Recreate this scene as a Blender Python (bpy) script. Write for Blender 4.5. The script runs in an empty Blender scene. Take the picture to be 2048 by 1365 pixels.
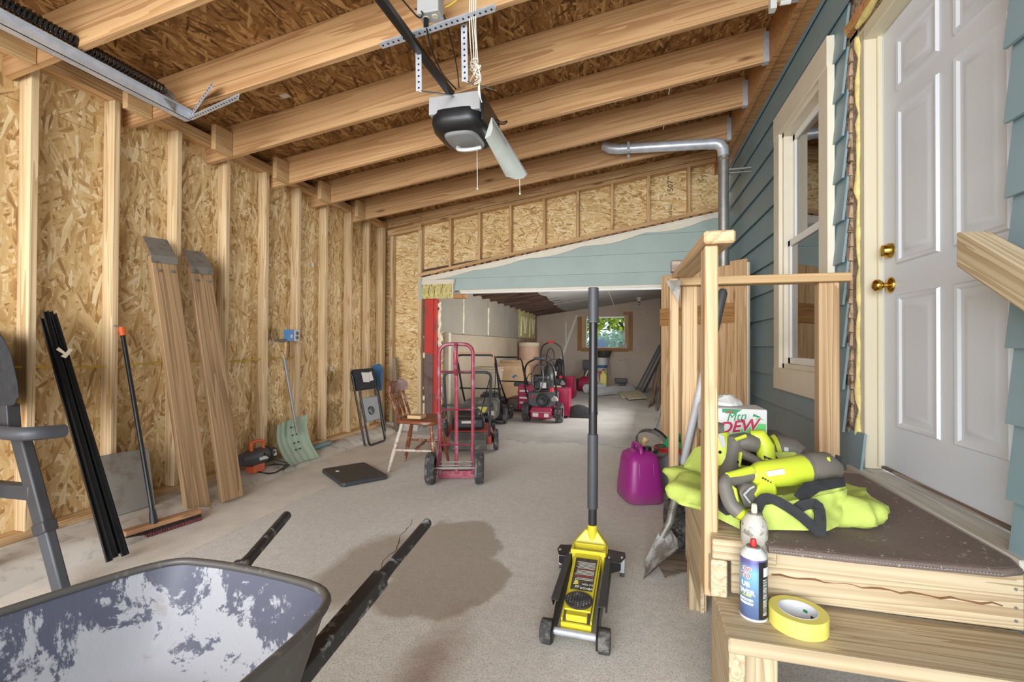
import bpy, bmesh, math, random
from mathutils import Vector, Matrix, Euler
random.seed(7)
sc = bpy.context.scene
COL = sc.collection
PI = math.pi
V = Vector

# ------------------------------------------------------------------ camera
H = 1.12
YAW, PITCH, ROLL = math.radians(14.65), math.radians(0.5), math.radians(0.25)
FW = V((-math.sin(YAW)*math.cos(PITCH), math.cos(YAW)*math.cos(PITCH), math.sin(PITCH)))
RT0 = V((math.cos(YAW), math.sin(YAW), 0)); UP0 = RT0.cross(FW)
RT = RT0*math.cos(ROLL) + UP0*math.sin(ROLL); UP = UP0*math.cos(ROLL) - RT0*math.sin(ROLL)
CAM = V((0, 0, H))
cd = bpy.data.cameras.new('camera'); cam = bpy.data.objects.new('camera', cd); COL.objects.link(cam)
cd.sensor_width = 36; cd.lens = 16.0; cd.clip_start = 0.02; cd.clip_end = 200
cam.matrix_world = Matrix(((RT.x, UP.x, -FW.x, 0), (RT.y, UP.y, -FW.y, 0), (RT.z, UP.z, -FW.z, H), (0, 0, 0, 1)))
sc.camera = cam
FPX = 16/36*2048

def at(px, py, x=None, y=None, z=None):
    """world point on the plane x=, y= or z= that was measured at this pixel of the photograph"""
    d = FW + RT*((px-1024)/FPX) + UP*((682.5-py)/FPX)
    t = x/d.x if x is not None else y/d.y if y is not None else (z-H)/d.z
    return CAM + d*t

# ------------------------------------------------------------------ world, lights, exposure
sc.view_settings.view_transform = 'Standard'; sc.view_settings.look = 'None'
sc.view_settings.gamma = 1.0; sc.view_settings.use_curve_mapping = False
sc.view_settings.exposure = 0.38
w = bpy.data.worlds.new('sky'); sc.world = w; w.use_nodes = True
nt = w.node_tree; bg = nt.nodes['Background']
bg.inputs['Color'].default_value = (0.80, 0.89, 1.0, 1); bg.inputs['Strength'].default_value = 1.35

def area(name, loc, direction, sx, sy, power, color=(1, 1, 1)):
    l = bpy.data.lights.new(name, 'AREA'); l.shape = 'RECTANGLE'; l.size = sx; l.size_y = sy
    l.energy = power; l.color = color
    o = bpy.data.objects.new(name, l); COL.objects.link(o); o.location = loc
    o.rotation_euler = V(direction).to_track_quat('-Z', 'Y').to_euler()
    return o
# daylight entering by the big open garage door behind the camera
area('garage_door_daylight', (-1.0, -3.4, 1.7), (0.0, 1, -0.0), 5.4, 3.0, 440, (0.95, 0.975, 1.0))
# added fill lamp, out of view at the closed right wall, brightens the rear room
area('rear_room_fill', (0.73, 7.0, 1.35), (-1, 0.05, 0.5), 2.2, 1.7, 125, (0.97, 0.98, 1.0))

# ------------------------------------------------------------------ materials
def hexc(h):
    r = []
    for i in (0, 2, 4):
        c = int(h[i:i+2], 16)/255
        r.append(c/12.92 if c <= 0.04045 else ((c+0.055)/1.055)**2.4)
    return (r[0], r[1], r[2], 1)
MATS = {}
class NB:
    def __init__(self, name):
        self.m = bpy.data.materials.new(name); self.m.use_nodes = True
        self.t = self.m.node_tree; self.b = self.t.nodes['Principled BSDF']; MATS[name] = self.m
    def n(self, typ, **kw):
        nd = self.t.nodes.new(typ)
        for k, v in kw.items():
            if k in nd.inputs.keys() if not hasattr(nd, k) else False: nd.inputs[k].default_value = v
            elif hasattr(nd, k): setattr(nd, k, v)
        return nd
    def l(self, a, b): self.t.links.new(a, b)
    def coord(self, scale=(1, 1, 1), rot=(0, 0, 0), rnd=0.0, src='Object'):
        tc = self.n('ShaderNodeTexCoord'); mp = self.n('ShaderNodeMapping')
        mp.inputs['Scale'].default_value = scale; mp.inputs['Rotation'].default_value = rot
        o = tc.outputs[src]
        if rnd:
            oi = self.n('ShaderNodeObjectInfo'); vm = self.n('ShaderNodeVectorMath', operation='MULTIPLY_ADD')
            cx = self.n('ShaderNodeCombineXYZ'); self.l(oi.outputs['Random'], cx.inputs[0]); self.l(oi.outputs['Random'], cx.inputs[1]); self.l(oi.outputs['Random'], cx.inputs[2])
            vm.inputs[1].default_value = (rnd, rnd*0.61, rnd*0.37); self.l(cx.outputs[0], vm.inputs[0]); self.l(o, vm.inputs[2]); o = vm.outputs[0]
        self.l(o, mp.inputs['Vector']); return mp.outputs['Vector']
    def noise(self, vec, scale, detail=4, rough=0.55, dist=0.0):
        nd = self.n('ShaderNodeTexNoise'); nd.inputs['Scale'].default_value = scale; nd.inputs['Detail'].default_value = detail
        nd.inputs['Roughness'].default_value = rough; nd.inputs['Distortion'].default_value = dist
        self.l(vec, nd.inputs['Vector']); return nd.outputs['Fac']
    def ramp(self, fac, stops, interp='LINEAR'):
        r = self.n('ShaderNodeValToRGB'); r.color_ramp.interpolation = interp; e = r.color_ramp.elements
        while len(e) < len(stops): e.new(0.5)
        for el, (p, c) in zip(e, stops):
            el.position = p; el.color = hexc(c) if isinstance(c, str) else (c, c, c, 1)
        self.l(fac, r.inputs['Fac']); return r.outputs['Color']
    def math(self, op, a, b=None, clamp=False):
        m = self.n('ShaderNodeMath', operation=op); m.use_clamp = clamp
        for i, v in enumerate((a, b)):
            if v is None: continue
            if isinstance(v, (int, float)): m.inputs[i].default_value = v
            else: self.l(v, m.inputs[i])
        return m.outputs[0]
    def mix(self, fac, a, b, mode='MIX'):
        m = self.n('ShaderNodeMix', data_type='RGBA', blend_type=mode)
        for s, v in ((m.inputs['Factor'], fac), (m.inputs[6], a), (m.inputs[7], b)):
            if isinstance(v, str): s.default_value = hexc(v)
            elif isinstance(v, (int, float)): s.default_value = v
            elif isinstance(v, tuple): s.default_value = v
            else: self.l(v, s)
        return m.outputs[2]
    def bump(self, h, strength=0.3, dist=0.01):
        b = self.n('ShaderNodeBump'); b.inputs['Strength'].default_value = strength; b.inputs['Distance'].default_value = dist
        self.l(h, b.inputs['Height']); self.l(b.outputs['Normal'], self.b.inputs['Normal'])
    def out(self, col, rough=0.6, metal=0.0, spec=None):
        if isinstance(col, str): self.b.inputs['Base Color'].default_value = hexc(col)
        else: self.l(col, self.b.inputs['Base Color'])
        if isinstance(rough, (int, float)): self.b.inputs['Roughness'].default_value = rough
        else: self.l(rough, self.b.inputs['Roughness'])
        self.b.inputs['Metallic'].default_value = metal
        if spec is not None: self.b.inputs['Specular IOR Level'].default_value = spec
        return self.m

def plain(name, col, rough=0.5, metal=0.0, var=0.12, scale=9, spec=None, bump=0.0):
    """one paint or plastic with faint mottling"""
    b = NB(name); v = b.coord(rnd=7); f = b.noise(v, scale, 5, 0.6)
    c = hexc(col); lo = tuple(x*(1-var) for x in c[:3])+(1,); hi = tuple(min(1, x*(1+var)) for x in c[:3])+(1,)
    m = b.mix(b.ramp(f, [(0.3, 0.0), (0.7, 1.0)]), lo, hi)
    if bump: b.bump(b.noise(v, scale*12, 3), bump, 0.003)
    return b.out(m, rough, metal, spec)

def worn(name, col, wear, amt=0.5, scale=14, rough=0.5, metal=0.0, stretch=(1, 1, 1)):
    """paint with patches of dirt, rust or bare metal"""
    b = NB(name); v = b.coord(stretch, rnd=5); f = b.noise(v, scale, 8, 0.68, 0.3)
    t = 0.72-amt*0.4
    m = b.mix(b.ramp(f, [(t-0.06, 0.0), (t+0.08, 1.0)]), col, wear)
    b.bump(f, 0.15, 0.003)
    return b.out(m, rough, metal)

def wood(name, light, dark, knot='6b4524', grain=1.0, knots=True, rough=0.65, streak=1.0, axis='X', bump=0.15):
    b = NB(name); s = {'X': (0.28, 9, 9), 'Y': (9, 0.28, 9), 'Z': (9, 9, 0.28)}[axis]
    sv = {'X': (1.0, 55, 55), 'Y': (55, 1.0, 55), 'Z': (55, 55, 1.0)}[axis]
    v = b.coord(s, rnd=37); fib = b.noise(b.coord(sv, rnd=37), 2.2, 3, 0.6)
    n1 = b.noise(v, 1.3*grain, 3, 0.5, 0.35)
    ring = b.math('FRACT', b.math('MULTIPLY', n1, 9.0*streak))
    ring = b.math('MULTIPLY', b.math('POWER', ring, 1.6), b.math('ADD', b.noise(v, 0.8, 2, 0.5), 0.35))
    f = b.math('ADD', b.math('MULTIPLY', ring, 0.8), b.math('MULTIPLY', fib, 0.35))
    c = b.mix(b.ramp(f, [(0.14, 0.0), (0.82, 1.0)]), light, dark)
    oi = b.n('ShaderNodeObjectInfo')
    c = b.mix(b.math('MULTIPLY', b.math('ADD', oi.outputs['Random'], -0.5), 0.28, ), c, dark, 'MIX') if False else c
    hs = b.n('ShaderNodeHueSaturation'); b.l(c, hs.inputs['Color']); b.l(b.math('ADD', b.math('MULTIPLY', oi.outputs['Random'], 0.18), 0.91), hs.inputs['Value']); hs.inputs['Saturation'].default_value = 0.92; hs.inputs['Hue'].default_value = 0.502; c = hs.outputs['Color']
    if knots:
        ks = {'X': (1.9, 9, 9), 'Y': (9, 1.9, 9), 'Z': (9, 9, 1.9)}[axis]
        vo = b.n('ShaderNodeTexVoronoi'); b.l(b.coord(ks, rnd=91), vo.inputs['Vector']); vo.inputs['Scale'].default_value = 0.85
        k = b.ramp(vo.outputs['Distance'], [(0.05, 1.0), (0.13, 0.0)])
        c = b.mix(b.math('MULTIPLY', k, 0.8), c, knot)
    b.bump(f, bump, 0.004)
    return b.out(c, rough)

def osb(name, tints, axes, dark=1.0, scale=1.0, vert=False):
    """oriented strand board: overlapping strands, four layers at different angles"""
    b = NB(name); tc = b.n('ShaderNodeTexCoord'); sx = b.n('ShaderNodeSeparateXYZ'); b.l(tc.outputs['Object'], sx.inputs[0])
    cx = b.n('ShaderNodeCombineXYZ'); b.l(sx.outputs['XYZ'.index(axes[0])], cx.inputs[0]); b.l(sx.outputs['XYZ'.index(axes[1])], cx.inputs[1])
    wn = b.n('ShaderNodeTexNoise'); wn.inputs['Scale'].default_value = 5; b.l(cx.outputs[0], wn.inputs['Vector'])
    wa = b.n('ShaderNodeVectorMath', operation='MULTIPLY_ADD'); wa.inputs[1].default_value = (0.035, 0.035, 0); b.l(wn.outputs['Color'], wa.inputs[0]); b.l(cx.outputs[0], wa.inputs[2])
    top = None; best = None
    base = PI/2 if vert else 0
    for i, (a, sc_) in enumerate(((0.25, 1.0), (-0.45, 1.15), (0.95, 1.3), (-1.2, 0.9), (0.03, 1.4))):
        mp = b.n('ShaderNodeMapping'); mp.inputs['Rotation'].default_value = (0, 0, a+base); mp.inputs['Location'].default_value = (i*3.7, i*1.9, 0)
        b.l(wa.outputs[0], mp.inputs['Vector'])
        ms = b.n('ShaderNodeMapping'); ms.inputs['Scale'].default_value = (6.5*sc_*scale, 42*sc_*scale, 1); b.l(mp.outputs[0], ms.inputs['Vector'])
        vo = b.n('ShaderNodeTexVoronoi', voronoi_dimensions='2D'); vo.inputs['Scale'].default_value = 1.0; b.l(ms.outputs[0], vo.inputs['Vector'])
        sp = b.n('ShaderNodeSeparateColor'); b.l(vo.outputs['Color'], sp.inputs[0])
        h = b.math('MULTIPLY', sp.outputs[0], (1.0, 0.96, 0.9, 0.84, 1.0)[i]); edge = vo.outputs['Distance']
        tone = b.math('ADD', sp.outputs[1], b.math('MULTIPLY', b.math('SUBTRACT', edge, 0.4), 0.22))
        if best is None: best, top = h, tone
        else:
            g = b.math('GREATER_THAN', h, best)
            mx = b.n('ShaderNodeMix', data_type='FLOAT'); b.l(g, mx.inputs[0]); b.l(top, mx.inputs[2]); b.l(tone, mx.inputs[3]); top = mx.outputs[0]
            best = b.math('MAXIMUM', h, best)
    fine = b.noise(cx.outputs[0], 60, 3, 0.6)
    t = b.math('ADD', b.math('MULTIPLY', top, 0.86), b.math('MULTIPLY', fine, 0.16))
    n = len(tints)
    c = b.ramp(t, [((i+0.5)/n*1.0, k) for i, k in enumerate(tints)])
    big = b.noise(cx.outputs[0], 1.1, 3, 0.6)
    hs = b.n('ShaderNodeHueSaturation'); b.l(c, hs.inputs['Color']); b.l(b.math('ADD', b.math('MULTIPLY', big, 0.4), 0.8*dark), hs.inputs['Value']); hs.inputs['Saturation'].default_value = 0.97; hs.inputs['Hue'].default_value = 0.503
    b.bump(t, 0.25, 0.004)
    return b.out(hs.outputs['Color'], 0.7, spec=0.25)

M = {}
M['stud'] = wood('stud_pine', 'e2c69a', 'bd9562', 'a06a38', rough=0.7)
M['plate'] = wood('plate_pine', 'd9b27c', 'b1804a', rough=0.7)
M['rafter'] = wood('rafter_fir', 'd2a36c', 'b07d49', '4d2c14', rough=0.6, grain=0.8)
M['ledger'] = wood('ledger_fir', 'c98f4e', 'a1662c', axis='Y')
M['treated'] = wood('treated_pine', 'c9b592', 'a38762', '8f5226', grain=1.0, streak=1.5)
M['sillwood'] = wood('pale_sill_wood', 'cfcbbf', 'aea593', knots=False)
M['post'] = wood('post_spruce', 'd0ae80', 'aa8052', 'a5653a', rough=0.6)
M['rail'] = wood('rail_pine', 'd0aa76', 'b48b55', '7a5028')
M['ramp'] = wood('ramp_weathered', 'b08a5e', '84623e', '4b3524', streak=1.3, grain=0.7)
M['chairwood'] = worn('chair_stain', '7d4526', 'c9b6a2', 0.28, 12, 0.4)
M['chairworn'] = worn('worn_chair_paint', 'c4b4a6', '84492b', 0.35, 16, 0.5)
M['panelpine'] = wood('door_pine', 'd6b082', 'b0844f', '7c4a24')
M['oakstreak'] = plain('bark_brown', '7a5236', 0.9, var=0.25)
M['oldwood'] = wood('old_grey_wood', 'a59381', '6d5a49', '3c2c20')
M['darkwood'] = wood('dark_roof_wood', '6b4a35', '3a261a', '20120a')
M['batten'] = wood('amber_batten', 'b5803f', '8f5e28', '5e3a18')
M['osb'] = osb('wall_strand_board', ['a57c4e', 'c49c66', 'd1ac77', 'd7b47f', 'dfbf8c', 'edd8b0'], 'YZ', vert=True, scale=1.12)
M['osbgable'] = osb('gable_strand_board', ['a57a48', 'cba36a', 'd9b47a', 'e0be88', 'e7c996', 'f2dfb8'], 'XZ', scale=1.4)
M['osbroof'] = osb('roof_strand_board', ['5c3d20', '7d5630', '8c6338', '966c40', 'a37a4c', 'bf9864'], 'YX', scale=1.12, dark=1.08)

def concrete():
    b = NB('concrete'); v = b.coord()
    a = b.noise(v, 1.1, 5, 0.6); f = b.noise(v, 22, 6, 0.7); g = b.noise(v, 140, 2, 0.6)
    c = b.mix(b.ramp(a, [(0.3, 0.0), (0.7, 1.0)]), 'd6d2ca', 'e4e0d8')
    c = b.mix(b.math('MULTIPLY', b.ramp(f, [(0.35, 1.0), (0.6, 0.0)]), 0.35), c, 'b3aea5')
    c = b.mix(b.math('MULTIPLY', b.ramp(g, [(0.36, 1.0), (0.50, 0.0)]), 0.6), c, '9a968f')
    # wet stain in the middle of the slab, with a rusty tail (blobs in metres on the floor)
    sx = b.n('ShaderNodeSeparateXYZ'); tc = b.n('ShaderNodeTexCoord'); b.l(tc.outputs['Object'], sx.inputs[0])
    wob = b.math('MULTIPLY', b.math('SUBTRACT', b.noise(v, 5, 5, 0.6), 0.5), 0.75)
    def blob(x, y, rx, ry, soft):
        dx = b.math('DIVIDE', b.math('SUBTRACT', sx.outputs[0], x), rx); dy = b.math('DIVIDE', b.math('SUBTRACT', sx.outputs[1], y), ry)
        d = b.math('ADD', b.math('SQRT', b.math('ADD', b.math('MULTIPLY', dx, dx), b.math('MULTIPLY', dy, dy))), wob)
        return b.ramp(d, [(1-soft, 1.0), (1.0, 0.0)])
    m = None
    for q in ((-0.98, 2.33, 0.30, 0.44, 0.1), (-0.78, 2.08, 0.24, 0.26, 0.1), (-0.9, 1.87, 0.26, 0.2, 0.2), (-1.3, 2.05, 0.2, 0.5, 0.35)):
        k = blob(*q); m = k if m is None else b.math('MAXIMUM', m, k)
    c = b.mix(b.math('MULTIPLY', m, 0.62), c, '8f8170')
    r = b.math('MAXIMUM', blob(-0.68, 1.38, 0.14, 0.5, 0.8), blob(-0.72, 1.15, 0.2, 0.26, 0.7))
    c = b.mix(b.math('MULTIPLY', r, 0.6), c, '7a5038')
    # hairline cracks
    vo = b.n('ShaderNodeTexVoronoi', feature='DISTANCE_TO_EDGE'); vo.inputs['Scale'].default_value = 0.36
    wv = b.n('ShaderNodeVectorMath', operation='MULTIPLY_ADD'); wn = b.n('ShaderNodeTexNoise'); wn.inputs['Scale'].default_value = 2.4; wn.inputs['Detail'].default_value = 6; b.l(v, wn.inputs['Vector'])
    wv.inputs[1].default_value = (0.5, 0.5, 0.5); b.l(wn.outputs['Color'], wv.inputs[0]); b.l(v, wv.inputs[2]); b.l(wv.outputs[0], vo.inputs['Vector'])
    c = b.mix(b.math('MULTIPLY', b.ramp(vo.outputs['Distance'], [(0.0, 1.0), (0.004, 0.0)]), 0.0), c, '5f574e')
    b.bump(b.math('ADD', f, b.math('MULTIPLY', g, 0.4)), 0.25, 0.006)
    return b.out(c, 0.85)
M['concrete'] = concrete()
M['curb'] = worn('curb_concrete', 'ccc4b8', 'aba296', 0.4, 10, 0.9)
M['lightconcrete'] = plain('apron_concrete', 'dcd5ca', 0.9, var=0.1, scale=6, bump=0.3)
M['slab2'] = plain('rear_concrete', 'bdbab4', 0.85, var=0.16, scale=2.2, bump=0.3)
M['siding'] = plain('blue_siding', '839aa1', 0.45, var=0.06, scale=3)
M['sidinghdr'] = plain('pale_blue_siding', 'a9b9b4', 0.5, var=0.06, scale=3)
M['trim'] = plain('cream_trim', 'e3dac6', 0.45, var=0.04)
M['jamb'] = worn('cream_jamb', 'd3c9b0', '8d7c66', 0.02, 8, 0.5)
M['door'] = plain('door_white', 'd3d7dd', 0.3, var=0.02, scale=3)
M['white'] = plain('white_vinyl', 'efefec', 0.35, var=0.03)
M['brass'] = plain('brass', 'c9a24a', 0.18, 1.0, var=0.1)
M['foam'] = plain('spray_foam', 'e2d08a', 0.9, var=0.2, scale=25, bump=0.6)
M['palefoam'] = plain('pale_foam', 'e9e1c0', 0.9, var=0.15, scale=25, bump=0.6)
M['sheath'] = worn('cut_sheathing', 'b79c80', '5c4432', 0.45, 20, 0.9)
M['fiber'] = plain('fiberglass', 'd9cb8a', 0.95, var=0.35, scale=30, bump=0.8)
M['redpaint'] = worn('red_jamb_paint', 'c8372c', '6f4a42', 0.25, 5, 0.55)
M['mauve'] = worn('faded_jamb_paint', '75605a', '5d4038', 0.35, 6, 0.7)
M['greyboard'] = plain('grey_foam_board', 'a29a8a', 0.8, var=0.08, scale=2)
M['tanboard'] = plain('tan_wall_board', 'b4a48d', 0.8, var=0.1, scale=2)
M['rearwall'] = plain('rear_wall_board', 'c9b7a6', 0.8, var=0.1, scale=1.4)
M['drywall'] = plain('ceiling_drywall', 'b7b6b0', 0.8, var=0.1, scale=2)
M['galv'] = plain('galvanised_steel', 'c3c7cf', 0.38, 0.35, var=0.14, scale=18)
M['galvdull'] = plain('dull_galvanised', 'a5a49f', 0.45, 0.7, var=0.25, scale=9)
M['steel'] = plain('bright_steel', 'cfcfd2', 0.22, 1.0, var=0.1)
M['dullsteel'] = worn('dull_steel', '918d86', '6d665d', 0.4, 10, 0.5, 0.5)
M['black'] = plain('black_paint', '1e1e20', 0.35, var=0.2)
M['blackplastic'] = plain('black_plastic', '2a2a2c', 0.45, var=0.2)
M['blackcloth'] = plain('black_cloth', '2b2b2d', 0.9, var=0.3, scale=30)
M['rubber'] = worn('dusty_rubber', '3b3b3b', '77736e', 0.45, 20, 0.85)
M['darkgrey'] = plain('dark_grey_plastic', '46474c', 0.5, var=0.1)
M['slate'] = plain('slate_paint', '3c3c3f', 0.5, var=0.12)
M['greyplastic'] = plain('grey_plastic', '8f9092', 0.45, var=0.08)
M['lightgrey'] = plain('light_grey_plastic', 'b4b4b6', 0.4, var=0.05)
M['whiteplastic'] = plain('white_plastic', 'cdcdca', 0.4, var=0.05)
M['lens'] = plain('frosted_lens', 'c4c9c2', 0.12, var=0.06)
M['yellow'] = plain('jack_yellow', 'd9cb35', 0.35, var=0.04)
M['lime'] = plain('lime_plastic', 'c6d43a', 0.42, var=0.04)
M['limecloth'] = plain('lime_cloth', 'b3c25e', 0.85, var=0.1, scale=20, bump=0.3)
M['toolgrey'] = plain('tool_grey_rubber', '6a655d', 0.55, var=0.08)
M['magentared'] = plain('magenta_red', 'a01743', 0.35, var=0.1)
M['truckred'] = worn('hand_truck_red', '98404f', 'a57482', 0.42, 11, 0.45, 0.2)
M['mowerred'] = worn('mower_red', 'a83a2a', '6e4a3a', 0.35, 10, 0.6)
M['mowergrey'] = worn('dusty_grey_plastic', '55544f', '7e776c', 0.45, 8, 0.7)
M['dkred'] = plain('dark_red_paint', '5e1220', 0.4, var=0.15)
M['orange'] = plain('orange_plastic', 'dd6430', 0.45, var=0.1)
M['paleorange'] = plain('pale_orange_bar', 'd99a7c', 0.5)
M['gas'] = None
M['carpet'] = None
M['snowgreen'] = worn('sage_green_plastic', '9fb39b', 'b7b2a2', 0.25, 7, 0.6)
M['teal'] = plain('teal_tube', '6d8a90', 0.5)
M['cardboard'] = plain('cardboard', 'b59673', 0.85, var=0.1)
M['drum'] = plain('fibre_drum', 'd0a98c', 0.6, var=0.07)
M['cloth'] = plain('off_white_cloth', 'd8cbae', 0.9, var=0.12)
M['sheetw'] = plain('grey_white_sheet', 'dddee3', 0.7, var=0.08)
M['paper'] = plain('paper_white', 'ddd6d0', 0.7, var=0.05)
M['bluebox'] = plain('outlet_blue', '4e82b8', 0.5)
M['bluecloth'] = plain('blue_cloth', '3f6a94', 0.8, var=0.2)
M['romex'] = plain('yellow_cable', 'cfae36', 0.5)
M['rope'] = plain('white_rope', 'e0dbcd', 0.9)
M['shovelsteel'] = worn('plastered_steel', '86817a', 'cfd3d6', 0.5, 9, 0.6, 0.3)
M['stone'] = worn('grey_sheet', 'a29d96', '8a7d6c', 0.3, 6, 0.55, 0.25)
M['green'] = plain('green_plastic', '2f9a63', 0.5, var=0.2)
M['greendk'] = plain('dark_green', '3f5a44', 0.7)
M['red'] = plain('red_plastic', 'c02a2a', 0.4)
M['tapeyellow'] = plain('tape_yellow', 'e2d668', 0.5, var=0.04)
M['core'] = plain('tape_core', 'd9dade', 0.6, var=0.06, scale=30)
M['bristle'] = plain('bristle', '2a2020', 0.95, var=0.4, scale=80)
M['bristlered'] = plain('bristle_tip', '6b3a38', 0.95, var=0.4, scale=80)
M['broomwood'] = wood('broom_block', 'c08c5c', '8d5f38')
M['lettering'] = plain('white_ink', 'e6e4da', 0.6)
M['ink'] = plain('black_ink', '33271d', 0.8)
M['crimson'] = plain('crimson_ink', 'b3123f', 0.5)
M['greenink'] = plain('green_ink', '1f8a55', 0.5)
M['popgreen'] = plain('carton_green', '62c268', 0.45, var=0.1)
M['redink'] = plain('red_ink', 'b3484c', 0.5)
M['labelblack'] = worn('worn_label', '3c3a33', '5d594c', 0.4, 25, 0.5)
M['canblue'] = None
M['lawn'] = plain('lawn_green', '5f7c35', 0.95, var=0.4, scale=5)
M['leafyellow'] = plain('leaf_yellowgreen', 'c3cf4a', 0.7, var=0.4, scale=2)
M['leafteal'] = plain('leaf_green', '5c9a78', 0.7, var=0.4, scale=2)
M['tarpblue'] = plain('blue_tarp', '6fa9e0', 0.6, var=0.1)
M['drive'] = plain('driveway', 'b5b0a8', 0.9)
M['bark'] = plain('bark', '6b5848', 0.9)

def gasm():
    b = NB('gas_can_magenta'); v = b.coord(); sx = b.n('ShaderNodeSeparateXYZ'); tc = b.n('ShaderNodeTexCoord'); b.l(tc.outputs['Object'], sx.inputs[0])
    f = b.math('ADD', b.math('MULTIPLY', sx.outputs[2], -5.0), b.noise(v, 14, 6, 0.7))
    c = b.mix(b.math('MULTIPLY', b.ramp(f, [(0.0, 0.0), (0.5, 1.0)]), 0.6), '98267e', '7d5a62')
    return b.out(c, 0.38)
M['gas'] = gasm()
def carpetm():
    b = NB('brown_carpet'); v = b.coord(); f = b.noise(v, 260, 2, 0.7); g = b.noise(v, 3, 4, 0.6); s = b.noise(v, 34, 6, 0.75, 0.4)
    c = b.mix(f, '60504a', '86756c'); c = b.mix(b.math('MULTIPLY', b.ramp(g, [(0.4, 0.0), (0.7, 1.0)]), 0.3), c, '94857a')
    c = b.mix(b.ramp(s, [(0.61, 0.0), (0.645, 0.8)]), c, 'cfc4b8')
    b.bump(f, 0.6, 0.006); return b.out(c, 0.95)
M['carpet'] = carpetm()
def tray():
    b = NB('barrow_tray_paint'); v = b.coord((1, 1, 1)); w_ = b.n('ShaderNodeMapping'); b.l(v, w_.inputs['Vector']); w_.inputs['Rotation'].default_value = (0, 0, 0.7); w_.inputs['Scale'].default_value = (1.0, 2.1, 1.0)
    f = b.noise(w_.outputs[0], 6.5, 14, 0.74, 0.5); g = b.noise(v, 30, 8, 0.7)
    sx = b.n('ShaderNodeSeparateXYZ'); b.l(v, sx.inputs[0])
    h = b.math('MULTIPLY', b.math('SUBTRACT', 0.54, sx.outputs[2]), 0.75)
    k = b.math('ADD', b.math('ADD', f, b.math('MULTIPLY', b.math('SUBTRACT', g, 0.5), 0.40)), b.math('MINIMUM', h, 0.06))
    c = b.mix(b.ramp(k, [(0.47, 0.0), (0.505, 1.0)]), '474856', '98979a')
    c = b.mix(b.math('MULTIPLY', b.ramp(b.noise(v, 7, 8, 0.7), [(0.6, 0.0), (0.68, 1.0)]), 0.5), c, '7d6048')
    b.bump(k, 0.25, 0.006)
    return b.out(c, b.ramp(k, [(0.50, 0.5), (0.55, 0.9)]))
M['tray'] = tray()
M['trayout'] = worn('barrow_outside', '4f4b47', '7a746b', 0.2, 20, 0.45, 0.1)
M['handle'] = worn('barrow_handle', '2c2a2b', 'b9b9bc', 0.3, 16, 0.5)
def glass(nm='window_glass', ior=2.5, least=.42):
    b = NB(nm); t = b.t
    tr = b.n('ShaderNodeBsdfTransparent'); gl = b.n('ShaderNodeBsdfGlossy'); gl.inputs['Roughness'].default_value = 0.02
    tr.inputs['Color'].default_value = (0.85, 0.88, 0.87, 1)
    fr = b.n('ShaderNodeFresnel'); fr.inputs['IOR'].default_value = ior
    mx = b.n('ShaderNodeMixShader'); b.l(b.math('MAXIMUM', fr.outputs[0], least), mx.inputs[0]); b.l(tr.outputs[0], mx.inputs[1]); b.l(gl.outputs[0], mx.inputs[2])
    b.l(mx.outputs[0], t.nodes['Material Output'].inputs['Surface']); return b.m
M['glass'] = glass(); M['clearglass'] = glass('clear_glass', 1.18, 0.0)
def canm():
    b = NB('spray_can_blue'); v = b.coord(); sx = b.n('ShaderNodeSeparateXYZ'); b.l(v, sx.inputs[0])
    f = b.noise(v, 18, 3, 0.5)
    c = b.mix(b.ramp(b.math('ADD', b.math('MULTIPLY', sx.outputs[2], 4.5), b.math('MULTIPLY', f, 0.3)), [(0.2, 0.0), (0.75, 1.0)]), '5d6b98', '7fb4d8')
    c = b.mix(b.ramp(b.math('MULTIPLY', sx.outputs[2], 5.0), [(0.66, 0.0), (0.8, 1.0)]), c, '6a6396')
    return b.out(c, 0.28, 0.3)
M['canblue'] = canm()
def canold():
    b = NB('old_can_print'); v = b.coord((1, 1, 1)); sx = b.n('ShaderNodeSeparateXYZ'); b.l(v, sx.inputs[0])
    f = b.noise(v, 45, 6, 0.7)
    c = b.mix(b.ramp(f, [(0.54, 0.0), (0.62, 0.8)]), 'b9b4aa', '6f675c')
    z = b.math('ABSOLUTE', b.math('SUBTRACT', sx.outputs[2], 0.135))
    c = b.mix(b.math('MULTIPLY', b.ramp(z, [(0.012, 1.0), (0.016, 0.0)]), b.ramp(f, [(0.4, 1.0), (0.6, 0.5)])), c, '79c0a0')
    return b.out(c, 0.35)
M['canold'] = canold()

# ------------------------------------------------------------------ mesh helpers
def frame(d, up=(0, 0, 1)):
    d = V(d).normalized(); up = V(up)
    if abs(d.dot(up.normalized())) > 0.98: up = V((0, 1, 0)) if abs(d.y) < 0.9 else V((1, 0, 0))
    s = d.cross(up).normalized(); u = s.cross(d)
    return d, s, u

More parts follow.
